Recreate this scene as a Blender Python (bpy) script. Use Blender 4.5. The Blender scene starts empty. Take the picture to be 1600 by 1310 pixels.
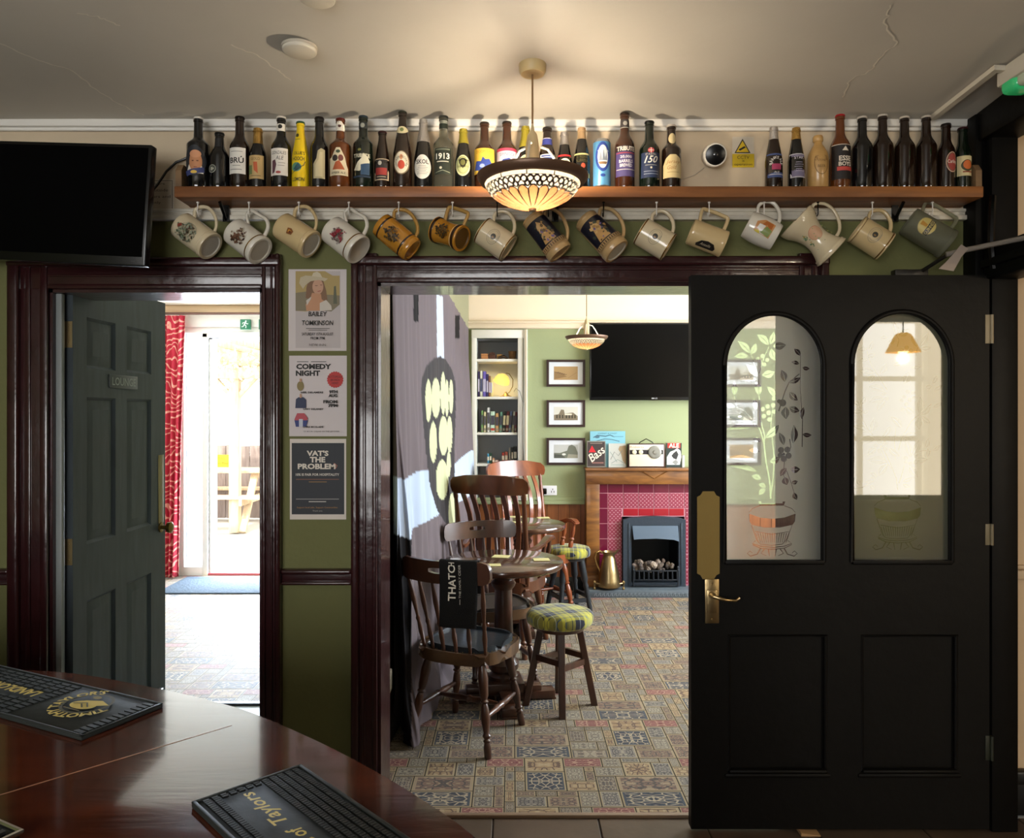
import bpy, bmesh, math, random
from math import pi, sin, cos, radians as rad
from mathutils import Vector, Matrix
from mathutils.geometry import delaunay_2d_cdt, tessellate_polygon
random.seed(7)
SC = bpy.context.scene
COL = SC.collection
# ------------------------------------------------------------------ camera, world, light, exposure
F = 1200.0; CX = 800.0; HY = 645.0; CH = 1.51
cam_d = bpy.data.cameras.new('camera'); cam = bpy.data.objects.new('camera', cam_d); COL.objects.link(cam)
cam.location = (0, 0, CH); cam.rotation_euler = (pi/2, 0, 0)
cam_d.sensor_width = 36; cam_d.lens = 27; cam_d.shift_y = -10/1600; cam_d.clip_start = 0.02
SC.camera = cam
SC.view_settings.view_transform = 'Standard'; SC.view_settings.look = 'None'
SC.view_settings.gamma = 1; SC.view_settings.use_curve_mapping = False
SC.view_settings.exposure = 0.0
SC.cycles.max_bounces = 10; SC.cycles.transmission_bounces = 10; SC.cycles.transparent_max_bounces = 12
SC.cycles.sample_clamp_indirect = 6; SC.cycles.use_denoising = True
world = bpy.data.worlds.new('sky'); SC.world = world; world.use_nodes = True
bg = world.node_tree.nodes['Background']; bg.inputs[0].default_value = (0.93, 0.97, 1.0, 1); bg.inputs[1].default_value = 5.0
def lamp(name, kind, loc, energy, color=(1,1,1), rot=(0,0,0), size=None, size_y=None, radius=None, spread=None):
    d = bpy.data.lights.new(name, kind); o = bpy.data.objects.new(name, d); COL.objects.link(o)
    o.location = loc; o.rotation_euler = rot; d.energy = energy; d.color = color
    if kind == 'AREA':
        d.shape = 'RECTANGLE'; d.size = size; d.size_y = size_y or size
        if spread: d.spread = spread
    if radius is not None: d.shadow_soft_size = radius
    return o
WARM = (1, .80, .55); DAY = (.86, .93, 1.0)
sun = lamp('sun', 'SUN', (0, 0, 8), 5.0, (1, .95, .87), (rad(38), rad(-20), rad(25))); sun.data.angle = rad(1)
# daylight through room windows; bar window and second snug lamp are added fill
lamp('snug_daylight_and_fill', 'AREA', (3.10, 4.75, 1.65), 185, DAY, (0, rad(90), 0), 1.5, 1.9)
lamp('snug_daylight_and_fill', 'AREA', (2.15, 3.16, 1.75), 14, DAY, (rad(90), 0, pi), 1.0, 1.1)  # extra fill lamp; this wall has no window
lamp('daylight_garden_door', 'AREA', (-2.55, 7.35, 1.15), 400, (.72, .84, 1), (rad(-90), 0, 0), 1.5, 2.1)
lamp('daylight_lounge_window', 'AREA', (-4.45, 5.4, 1.5), 14, DAY, (0, rad(-90), 0), 1.3, 1.8)
lamp('bar_fill_light', 'AREA', (-1.2, -2.0, 1.65), 68, (1, .97, .93), (rad(90), 0, 0), 2.4, 1.3)  # fill for the bar, from an added window behind the camera
lamp('daylight_passage_window', 'AREA', (3.72, -2.0, 1.55), 34, (1, .84, .58), (rad(90), 0, 0), 1.0, 1.7)
# ------------------------------------------------------------------ helpers
def P(px, py, Y): return Vector(((px-CX)/F*Y, Y, CH-(py-HY)/F*Y))
def XZ(px, py, Y): return (px-CX)/F*Y, CH-(py-HY)/F*Y
def lin(h):
    h = h.lstrip('#'); c = [int(h[i:i+2], 16)/255 for i in (0, 2, 4)]
    return tuple(x/12.92 if x <= .04045 else ((x+.055)/1.055)**2.4 for x in c) + (1,)
_m = {}
def mat(col='808080', rough=.5, metal=0, spec=.5, coat=0, bump=0, bscale=40, var=0, vscale=6, emit=None, estr=0, trans=0, ior=1.45, alpha=1, stretch=None, sheen=0, dark=None):
    key = (col, rough, metal, spec, coat, bump, bscale, var, vscale, emit, estr, trans, ior, alpha, stretch, sheen, dark)
    if key in _m: return _m[key]
    m = bpy.data.materials.new('paint_'+col); m.use_nodes = True; _m[key] = m
    nt = m.node_tree; N = nt.nodes; L = nt.links; b = N['Principled BSDF']
    c = lin(col); b.inputs['Base Color'].default_value = c
    b.inputs['Roughness'].default_value = rough; b.inputs['Metallic'].default_value = metal
    b.inputs['Specular IOR Level'].default_value = spec; b.inputs['Coat Weight'].default_value = coat
    b.inputs['Coat Roughness'].default_value = .08
    b.inputs['Transmission Weight'].default_value = trans; b.inputs['IOR'].default_value = ior; b.inputs['Alpha'].default_value = alpha
    if sheen: b.inputs['Sheen Weight'].default_value = sheen
    if emit: b.inputs['Emission Color'].default_value = lin(emit); b.inputs['Emission Strength'].default_value = estr
    m.diffuse_color = c
    if var or bump:
        tc = N.new('ShaderNodeTexCoord'); mp = N.new('ShaderNodeMapping'); L.new(tc.outputs['Object'], mp.inputs[0])
        if stretch: mp.inputs['Scale'].default_value = stretch
    if var:
        n = N.new('ShaderNodeTexNoise'); n.inputs['Scale'].default_value = vscale; n.inputs['Detail'].default_value = 5; n.inputs['Roughness'].default_value = .6
        L.new(mp.outputs[0], n.inputs[0])
        r = N.new('ShaderNodeValToRGB'); L.new(n.outputs[0], r.inputs[0])
        d = lin(dark) if dark else tuple(x*(1-var) for x in c[:3])+(1,)
        u = c if dark else tuple(min(1, x*(1+var)) for x in c[:3])+(1,)
        r.color_ramp.elements[0].color = d; r.color_ramp.elements[0].position = .32
        r.color_ramp.elements[1].color = u; r.color_ramp.elements[1].position = .68
        L.new(r.outputs[0], b.inputs['Base Color'])
    if bump:
        n2 = N.new('ShaderNodeTexNoise'); n2.inputs['Scale'].default_value = bscale; n2.inputs['Detail'].default_value = 4
        L.new(mp.outputs[0], n2.inputs[0])
        bp = N.new('ShaderNodeBump'); bp.inputs['Strength'].default_value = bump; bp.inputs['Distance'].default_value = .01
        L.new(n2.outputs[0], bp.inputs['Height']); L.new(bp.outputs[0], b.inputs['Normal'])
    return m
class MB:
    def __init__(s): s.b = bmesh.new(); s.mi = 0
    def _new(s, vs, fs, mi=None, M=None):
        mi = s.mi if mi is None else mi
        V = [s.b.verts.new(M @ Vector(v) if M else v) for v in vs]
        out = []
        for f in fs:
            try:
                q = s.b.faces.new([V[i] for i in f]); q.material_index = mi; out.append(q)
            except ValueError: pass
        return V, out
    def box(s, x0, x1, y0, y1, z0, z1, mi=None, bev=0, M=None, seg=2):
        x0, x1 = sorted((x0, x1)); y0, y1 = sorted((y0, y1)); z0, z1 = sorted((z0, z1))
        vs = [(x, y, z) for x in (x0, x1) for y in (y0, y1) for z in (z0, z1)]
        fs = [(0,1,3,2), (4,6,7,5), (0,4,5,1), (2,3,7,6), (0,2,6,4), (1,5,7,3)]
        V, Fc = s._new(vs, fs, mi, M)
        if bev:
            es = {e for f in Fc for e in f.edges}
            r = bmesh.ops.bevel(s.b, geom=list(es), offset=min(bev, .49*min(x1-x0, y1-y0, z1-z0)), segments=seg, affect='EDGES', profile=.5)
            if mi is not None or s.mi:
                for f in r['faces']: f.material_index = s.mi if mi is None else mi
        return s
    def lathe(s, prof, n=24, M=None, mi=None, mis=None, cap=True, sx=1, sy=1, a0=0, a1=2*pi):
        full = abs(a1-a0-2*pi) < 1e-6
        k = n if full else n+1
        vs = []
        for r, z in prof:
            for i in range(k):
                a = a0+(a1-a0)*i/n; vs.append((r*cos(a)*sx, r*sin(a)*sy, z))
        V = [s.b.verts.new(M @ Vector(v) if M else v) for v in vs]
        m0 = s.mi if mi is None else mi
        for j in range(len(prof)-1):
            for i in range(n):
                a, b_ = j*k+i, j*k+(i+1) % k
                try:
                    f = s.b.faces.new([V[a], V[b_], V[b_+k], V[a+k]]); f.material_index = mis[j] if mis else m0
                except ValueError: pass
        if cap and full:
            for j, rev in ((0, True), (len(prof)-1, False)):
                if prof[j][0] > 1e-5:
                    ring = [V[j*k+i] for i in range(n)]
                    if rev: ring.reverse()
                    try:
                        f = s.b.faces.new(ring); f.material_index = (mis[min(j, len(mis)-1)] if mis else m0)
                    except ValueError: pass
        return s
    def cyl(s, p0, p1, r0, r1=None, n=12, mi=None):
        p0, p1 = Vector(p0), Vector(p1); r1 = r0 if r1 is None else r1
        return s.turned(p0, p1, [(0, r0), (1, r1)], n, mi)
    def turned(s, p0, p1, prof, n=12, mi=None):          # prof: (t along, radius)
        p0, p1 = Vector(p0), Vector(p1); d = p1-p0
        M = Matrix.Translation(p0) @ d.to_track_quat('Z', 'Y').to_matrix().to_4x4()
        return s.lathe([(r, t*d.length) for t, r in prof], n, M, mi)
    def tube(s, pts, r, n=8, mi=None, closed=False, sy=1):
        pts = [Vector(p) for p in pts]; k = len(pts); mi = s.mi if mi is None else mi
        rr = r if isinstance(r, (list, tuple)) else [r]*k
        rings = []; prev = None
        for i, p in enumerate(pts):
            if closed: t = pts[(i+1) % k]-pts[i-1]
            else: t = pts[min(i+1, k-1)]-pts[max(i-1, 0)]
            t.normalize()
            if prev is None:
                u = t.orthogonal().normalized()
            else:
                u = (prev-t*prev.dot(t)).normalized()
            prev = u; w = t.cross(u)
            rings.append([s.b.verts.new(p+(u*cos(2*pi*j/n)+w*sin(2*pi*j/n)*sy)*rr[i]) for j in range(n)])
        m = k if closed else k-1
        for i in range(m):
            A, B = rings[i], rings[(i+1) % k]
            for j in range(n):
                try: f = s.b.faces.new([A[j], A[(j+1) % n], B[(j+1) % n], B[j]]); f.material_index = mi
                except ValueError: pass
        if not closed:
            for R, rev in ((rings[0], 1), (rings[-1], 0)):
                f = s.b.faces.new(R[::-1] if rev else R); f.material_index = mi
        return s
    def strip(s, path, w, h, mi=None, up=(0, 0, 1)):     # rectangular section swept on a path; w sideways, h along up
        up = Vector(up); mi = s.mi if mi is None else mi; rings = []; k = len(path); path = [Vector(p) for p in path]
        for i, p in enumerate(path):
            t = (path[min(i+1, k-1)]-path[max(i-1, 0)]).normalized(); sd = t.cross(up).normalized()
            ww = w[i] if isinstance(w, (list, tuple)) else w; hh = h[i] if isinstance(h, (list, tuple)) else h
            u2 = sd.cross(t).normalized()
            rings.append([s.b.verts.new(p+sd*a*ww/2+u2*b_*hh/2) for a, b_ in ((-1,-1),(1,-1),(1,1),(-1,1))])
        for i in range(k-1):
            for j in range(4):
                f = s.b.faces.new([rings[i][j], rings[i][(j+1) % 4], rings[i+1][(j+1) % 4], rings[i+1][j]]); f.material_index = mi
        for R, rev in ((rings[0], 1), (rings[-1], 0)):
            f = s.b.faces.new(R[::-1] if rev else R); f.material_index = mi
        return s
    def sphere(s, c, r, n=12, mi=None, sc=(1,1,1)):
        prof = [(r*sin(pi*i/(n//2+2)), -r*cos(pi*i/(n//2+2))) for i in range(n//2+3)]
        prof[0] = (1e-6, prof[0][1]); prof[-1] = (1e-6, prof[-1][1])
        return s.lathe(prof, n, Matrix.Translation(c) @ Matrix.Diagonal((*sc, 1)), mi, cap=False)
    def plate(s, outer, holes, d0, d1, axis='Y', mi=None):   # outline with holes in (u,v), extruded d0..d1 along axis
        mi = s.mi if mi is None else mi
        vs, es, k = [], [], 0; loops = [outer]+holes
        for lp in loops:
            n = len(lp); vs += [Vector(p) for p in lp]; es += [(k+i, k+(i+1) % n) for i in range(n)]; k += n
        v2, e2, f2, *_ = delaunay_2d_cdt(vs, es, [], 0, 1e-6)
        def inp(p, lp):
            c = False; n = len(lp); j = n-1
            for i in range(n):
                if (lp[i][1] > p[1]) != (lp[j][1] > p[1]) and p[0] < (lp[j][0]-lp[i][0])*(p[1]-lp[i][1])/(lp[j][1]-lp[i][1])+lp[i][0]: c = not c
                j = i
            return c
        def mp(p, d): return (p[0], d, p[1]) if axis == 'Y' else ((p[0], p[1], d) if axis == 'Z' else (d, p[0], p[1]))
        A = [s.b.verts.new(mp(p, d0)) for p in v2]; B = [s.b.verts.new(mp(p, d1)) for p in v2]
        for f in f2:
            c = sum((v2[i] for i in f), Vector((0, 0)))/len(f)
            if not inp(c, outer) or any(inp(c, h) for h in holes): continue
            q = s.b.faces.new([A[i] for i in f]); q.material_index = mi
            q = s.b.faces.new([B[i] for i in reversed(f)]); q.material_index = mi
        k = 0
        for lp in loops:
            n = len(lp)
            W = [(s.b.verts.new(mp(p, d0)), s.b.verts.new(mp(p, d1))) for p in lp]
            for i in range(n):
                q = s.b.faces.new([W[i][0], W[(i+1) % n][0], W[(i+1) % n][1], W[i][1]]); q.material_index = mi
        bmesh.ops.remove_doubles(s.b, verts=s.b.verts, dist=1e-6)
        return s
    def build(s, name, mats, parent=None, smooth=35):
        bmesh.ops.recalc_face_normals(s.b, faces=s.b.faces)
        me = bpy.data.meshes.new(name); s.b.to_mesh(me); s.b.free()
        for m in (mats if isinstance(mats, (list, tuple)) else [mats]): me.materials.append(m)
        if smooth:
            me.polygons.foreach_set('use_smooth', [True]*len(me.polygons)); me.set_sharp_from_angle(angle=rad(smooth))
        o = bpy.data.objects.new(name, me); COL.objects.link(o)
        if parent is not None: o.parent = parent
        return o
def tag(o, label=None, cat=None, group=None, kind=None):
    if label: o['label'] = label
    if cat: o['category'] = cat
    if group: o['group'] = group
    if kind: o['kind'] = kind
    return o
def thing(name, label, cat, loc=(0,0,0), rz=0, group=None):
    o = bpy.data.objects.new(name, None); COL.objects.link(o); o.empty_display_size = .05
    o.location = loc; o.rotation_euler = (0, 0, rz); return tag(o, label, cat, group)
def struct(o): o['kind'] = 'structure'; return o
def copy_tree(o, parent=None):
    c = o.copy(); COL.objects.link(c); c.parent = parent
    for ch in list(o.children): copy_tree(ch, c)
    return c
def arr(pts): return [tuple(p) for p in pts]
# ---- flat artwork: shapes in 2D, mapped onto a plane, a cylinder or a cloth; every shape a thin layer above the last
_txt = {}
def text_polys(s, bold=0, shear=0):
    k = (s, bold, shear)
    if k not in _txt:
        cu = bpy.data.curves.new('lettering', 'FONT'); cu.body = s; cu.resolution_u = 2; cu.offset = bold; cu.shear = shear
        o = bpy.data.objects.new('lettering', cu); COL.objects.link(o)
        dg = bpy.context.evaluated_depsgraph_get(); me = o.evaluated_get(dg).to_mesh()
        vs = [(v.co.x, v.co.y) for v in me.vertices]; fs = [tuple(p.vertices) for p in me.polygons]
        o.evaluated_get(dg).to_mesh_clear(); bpy.data.objects.remove(o); bpy.data.curves.remove(cu)
        _txt[k] = (vs, fs)
    return _txt[k]
def ell(cx, cy, rx, ry, n=28): return [(cx+rx*cos(2*pi*i/n), cy+ry*sin(2*pi*i/n)) for i in range(n)]
def flat(o=(0,0,0), ux=(1,0,0), uy=(0,0,1), nrm=(0,-1,0), th=.0003):
    o, ux, uy, nrm = map(Vector, (o, ux, uy, nrm))
    return lambda x, y, k: o+ux*x+uy*y+nrm*(k*th)
def art(name, shapes, mapper, parent=None, cut=None, rough=.55, metal=0, smooth=None, coat=0, flip=False):
    """shapes: ('R',x0,y0,x1,y1,col) ('E',cx,cy,rx,ry,col) ('P',pts,col) ('O',cx,cy,rx,ry,t,col) ('T',text,cx,cy,h,col,{w,bold,shear,rot}) ('A',text,cx,cy,r,h,mid_deg,col,{})
       ('L',pts,width,col).  flip: y runs downwards (pixel-like)"""
    b = bmesh.new(); mats = []; sg = -1 if flip else 1
    def mid(c):
        m = c if not isinstance(c, str) else mat(c, rough, metal, coat=coat)
        if m not in mats: mats.append(m)
        return mats.index(m)
    lay = b.verts.layers.float.new('lay')
    def add(vs, fs, c, k):
        V = []
        for p in vs:
            v = b.verts.new((p[0], p[1], 0)); v[lay] = k; V.append(v)
        for f in fs:
            try: q = b.faces.new([V[i] for i in f]); q.material_index = mid(c)
            except ValueError: pass
    for k, s in enumerate(shapes, 1):
        t = s[0]
        if t == 'R': _, x0, y0, x1, y1, c = s; add([(x0,y0),(x1,y0),(x1,y1),(x0,y1)], [(0,1,2,3)], c, k)
        elif t == 'E': _, cx, cy, rx, ry, c = s; add(ell(cx,cy,rx,ry), [tuple(range(28))], c, k)
        elif t == 'P':
            pts = s[1]; tr = tessellate_polygon([[Vector((p[0], p[1], 0)) for p in pts]]); add(pts, tr, s[2], k)
        elif t == 'O':
            _, cx, cy, rx, ry, w, c = s; n = 28; A = ell(cx,cy,rx,ry,n)+ell(cx,cy,rx-w,ry-w,n)
            add(A, [(i, (i+1) % n, n+(i+1) % n, n+i) for i in range(n)], c, k)
        elif t == 'L':
            _, pts, w, c = s; vs = []; n = len(pts)
            for i, p in enumerate(pts):
                a, d = pts[max(i-1, 0)], pts[min(i+1, n-1)]; dx, dy = d[0]-a[0], d[1]-a[1]; q = math.hypot(dx, dy) or 1
                vs += [(p[0]-dy/q*w/2, p[1]+dx/q*w/2), (p[0]+dy/q*w/2, p[1]-dx/q*w/2)]
            add(vs, [(2*i, 2*i+1, 2*i+3, 2*i+2) for i in range(n-1)], c, k)
        elif t in 'TA':
            if t == 'T': _, st, cx, cy, h, c = s[:6]; o = s[6] if len(s) > 6 else {}
            else: _, st, cx, cy, R, h, mid_a, c = s[:8]; o = s[8] if len(s) > 8 else {}
            vs, fs = text_polys(st, o.get('bold', 0), o.get('shear', 0))
            if not vs: continue
            x0 = min(v[0] for v in vs); x1 = max(v[0] for v in vs); y0 = min(v[1] for v in vs); y1 = max(v[1] for v in vs)
            sc = h/(y1-y0); w = (x1-x0)*sc; sx = sc*(o['w']/w if o.get('w') else 1)
            loc = [((v[0]-(x0+x1)/2)*sx, (v[1]-(y0+y1)/2)*sc) for v in vs]
            if t == 'T':
                ro = rad(o.get('rot', 0)); loc = [(cx+(x*cos(ro)-y*sin(ro)), cy+sg*(x*sin(ro)+y*cos(ro))) for x, y in loc]
            else:
                q = []
                for x, y in loc:
                    if o.get('under'): a = rad(mid_a)+x/R; rr = R-y
                    else: a = rad(mid_a)-x/R; rr = R+y
                    q.append((cx+rr*cos(a), cy+sg*rr*sin(a)))
                loc = q
            add(loc, fs, c, k)
    if cut:
        x0 = min(v.co.x for v in b.verts); x1 = max(v.co.x for v in b.verts); x = math.floor(x0/cut)*cut
        while x < x1:
            x += cut
            bmesh.ops.bisect_plane(b, geom=b.verts[:]+b.edges[:]+b.faces[:], plane_co=(x, 0, 0), plane_no=(1, 0, 0), dist=1e-7)
    for v in b.verts: v.co = mapper(v.co.x, v.co.y, v[lay])
    b.normal_update()
    me = bpy.data.meshes.new(name); b.to_mesh(me); b.free()
    for m in mats: me.materials.append(m)
    if smooth: me.polygons.foreach_set('use_smooth', [True]*len(me.polygons))
    o = bpy.data.objects.new(name, me); COL.objects.link(o)
    if parent is not None: o.parent = parent
    return o
# ---- shared materials
def wood(name, c1, c2, rough=.35, scale=(1, 1, 1), coat=0, dist=6, wscale=3.0):
    m = bpy.data.materials.new(name); m.use_nodes = True; nt = m.node_tree; N = nt.nodes; L = nt.links; b = N['Principled BSDF']
    tc = N.new('ShaderNodeTexCoord'); mp = N.new('ShaderNodeMapping'); mp.inputs['Scale'].default_value = scale; L.new(tc.outputs['Object'], mp.inputs[0])
    n = N.new('ShaderNodeTexNoise'); n.inputs['Scale'].default_value = wscale; n.inputs['Detail'].default_value = 8; n.inputs['Distortion'].default_value = dist*.15; L.new(mp.outputs[0], n.inputs[0])
    r = N.new('ShaderNodeValToRGB'); r.color_ramp.elements[0].color = lin(c1); r.color_ramp.elements[0].position = .3; r.color_ramp.elements[1].color = lin(c2); r.color_ramp.elements[1].position = .7
    L.new(n.outputs[0], r.inputs[0]); L.new(r.outputs[0], b.inputs['Base Color'])
    b.inputs['Roughness'].default_value = rough; b.inputs['Coat Weight'].default_value = coat; b.inputs['Coat Roughness'].default_value = .06
    bp = N.new('ShaderNodeBump'); bp.inputs['Strength'].default_value = .15; bp.inputs['Distance'].default_value = .004; L.new(n.outputs[0], bp.inputs['Height']); L.new(bp.outputs[0], b.inputs['Normal'])
    m.diffuse_color = lin(c2); return m
M_burg = mat('2e1214', .28, coat=.5, bump=.25, bscale=25, var=.25, vscale=12)
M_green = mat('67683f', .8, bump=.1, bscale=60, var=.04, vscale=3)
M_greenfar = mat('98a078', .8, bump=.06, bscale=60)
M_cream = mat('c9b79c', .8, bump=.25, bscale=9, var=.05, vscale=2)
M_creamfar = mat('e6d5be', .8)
M_white = mat('e6e2da', .5); M_rail = mat('cfc8b8', .5, bump=.2, bscale=14, var=.1, vscale=8)
M_black = mat('0b0b0c', .38, bump=.12, bscale=30); M_blk = mat('060607', .25); M_blackdoor = mat('0b0a09', .5, spec=.18, bump=.15, bscale=22, var=.15, vscale=5)
M_brass = mat('a8926a', .32, metal=1, bump=.08, bscale=60); M_oldbrass = mat('6f5d30', .42, metal=1, bump=.3, bscale=50)
M_chrome = mat('d8d8d8', .15, metal=1); M_steel = mat('8a8a8a', .35, metal=1)
W_dark = wood('dark_oak', '2c1a12', '553322', .32, (3, 3, .8), .35)
W_seat = wood('seat_oak', '3c2a1c', '66492e', .35, (2, 6, 2), .3)
W_red = wood('warm_beech', '6a3018', '9a5128', .3, (3, 3, .8), .4)
W_mid = wood('brown_beech', '40210f', '63361b', .3, (3, 3, .8), .4)
W_table = wood('table_top', '38211a', '5c3a28', .2, (1, 8, 1), .6)
W_mantel = wood('mantel_oak', '5c3412', '8e5c24', .45, (1.5, 6, 6), .1)
W_shelf = wood('shelf_pine', '6a3f20', '965f30', .5, (1, 8, 8))
W_panel = wood('wainscot', '74401c', '94572a', .5, (8, 8, 1))
W_bar = wood('bar_mahogany', '34140a', '602a12', .12, (.8, 4, 1), .8, 9)
W_out = wood('garden_timber', 'b39a78', 'cdb594', .7, (6, 6, 1))
# ------------------------------------------------------------------ structure
YW, YB = 2.88, 3.07; S = F/YW
def wx(px): return (px-CX)/S
def wz(py): return CH-(py-HY)/S
LX0, LX1, MX0, MX1, HL, HM = wx(80), wx(412), wx(591), wx(1245), wz(453), wz(443)
ZR0, ZR1 = wz(346), wz(328)
def wall_xz(mb, x0, x1, z0, z1, holes, y0, y1, mi=0):
    mb.plate([(x0,z0),(x1,z0),(x1,z1),(x0,z1)], [[(a,c),(b,c),(b,d),(a,d)] for a, b, c, d in holes], y0, y1, mi=mi)
m = MB()
e = .0005
for (a, b, c, d, k) in ((-3.2, LX0, 0, HL, 0), (LX1, MX0, 0, HL, 0), (MX1, 1.82, 0, HL, 0), (-3.2, MX0, HL, ZR0, 0), (MX1, 1.82, HL, ZR0, 0), (MX0, MX1, HM, ZR0, 0), (-3.2, 1.82, ZR0, 2.75, 1)):
    m.box(a, b, YW, YB, c, d, k)
struct(m.build('wall_back', [M_green, M_cream], smooth=0))
m = MB()
for a, b, c, d in ((-3.2, 1.70, 0, 0), (0, 0, 0, 0)):
    if b > a:
        m.box(a, b, YW-.028, YW, ZR0, ZR0+.018, bev=.004); m.box(a, b, YW-.016, YW, ZR0+.016, ZR1, bev=.004); m.box(a, b, YW-.022, YW, ZR1-.012, ZR1, bev=.004)
struct(m.build('trim_1', M_rail))
m = MB(); m.box(-3.2, 1.70, YW-.03, YW, 2.574, 2.612, bev=.008); m.box(-3.2, 1.70, YW-.016, YW, 2.563, 2.576, bev=.003)
struct(m.build('trim_2', M_white))
# ceiling of the bar: rises gently towards the camera
def ceil_z(y): return 2.598+(YW-y)*.058 if y > .8 else 2.598+(YW-.8)*.058
b = bmesh.new(); G = {}
nx, ny = 70, 60
for i in range(nx+1):
    for j in range(ny+1):
        x = -3.4+8.0*i/nx; y = -2.4+5.35*j/ny
        z = ceil_z(y)+.006*sin(x*2.1+y*1.3)+.004*sin(x*5.2-y*3.1)
        if y > 2.5: z = ceil_z(y)+(z-ceil_z(y))*max(0, (2.9-y)/.4)
        G[i, j] = b.verts.new((x, y, z))
for i in range(nx):
    for j in range(ny): b.faces.new([G[i,j], G[i,j+1], G[i+1,j+1], G[i+1,j]])
M_ceil = mat('c2bcb0', .55, bump=.35, bscale=3.5, var=.04, vscale=2)
me = bpy.data.meshes.new('ceiling'); b.to_mesh(me); b.free(); me.materials.append(M_ceil)
me.polygons.foreach_set('use_smooth', [True]*len(me.polygons))
o = bpy.data.objects.new('ceiling', me); COL.objects.link(o); struct(o)
mod = o.modifiers.new('thickness', 'SOLIDIFY'); mod.thickness = .1; mod.offset = -1
mod.use_rim = True
def crack(name, pts, w, label):
    mm = MB(); q = []
    for i in range(len(pts)-1):
        for t in range(6):
            a = Vector(pts[i]).lerp(Vector(pts[i+1]), t/6); q.append((a.x+random.uniform(-.006,.006), a.y+random.uniform(-.006,.006)))
    q.append(pts[-1])
    for i in range(len(q)-1):
        (x0,y0),(x1,y1) = q[i], q[i+1]
        d = Vector((x1-x0, y1-y0)); nn = Vector((-d.y, d.x)).normalized()*w*random.uniform(.5, 1)
        def z(x, y):
            zz = ceil_z(y)+.006*sin(x*2.1+y*1.3)+.004*sin(x*5.2-y*3.1)
            return (ceil_z(y)+(zz-ceil_z(y))*max(0, (2.9-y)/.4) if y > 2.5 else zz)-.0016
        mm._new([(x0-nn.x, y0-nn.y, z(x0,y0)), (x0+nn.x, y0+nn.y, z(x0,y0)), (x1+nn.x, y1+nn.y, z(x1,y1)), (x1-nn.x, y1-nn.y, z(x1,y1))], [(0,1,2,3)])
    struct(mm.build(name, mat('dcd5c6', .7), smooth=0))
def cpt(px, py):   # point on the ceiling seen at a pixel
    Y = 2.5
    for _ in range(30): Y = (ceil_z(Y)-CH)*F/(HY-py)
    return ((px-CX)/F*Y, Y)
crack('trim_3', [cpt(*p) for p in ((0,66),(60,92),(118,112),(150,140),(190,165),(225,180))], .0034, '')
crack('trim_4', [cpt(*p) for p in ((1392,0),(1382,30),(1400,62),(1382,80),(1362,105),(1330,120),(1316,150))], .003, '')
crack('trim_5', [cpt(*p) for p in ((118,18),(150,25),(188,40))], .003, '')
crack('trim_6', [cpt(*p) for p in ((360,74),(400,88),(430,110),(455,128))], .003, '')
# floors
M_tile = mat('55463a', .4, bump=.2, bscale=12, var=.3, vscale=3); M_grout = mat('2c2019', .8)
m = MB(); m.box(-3.2, 5, -2.4, 2.862, -.1, -.004, 1)
for i in range(-8, 14):
    for j in range(0, 10):
        x0 = i*.39-.07+(.12 if j % 2 else 0); y0 = 2.862-(j+1)*.39
        m.box(x0+.003, x0+.387, y0+.003, y0+.387, -.01, 0, 0, bev=.002, seg=1)
struct(m.build('floor', [M_tile, M_grout]))
m = MB(); m.box(MX0-.02, MX1+.02, 2.857, 2.88, -.002, .012, bev=.004)
struct(m.build('trim_7', mat('8a7460', .4)))
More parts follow.
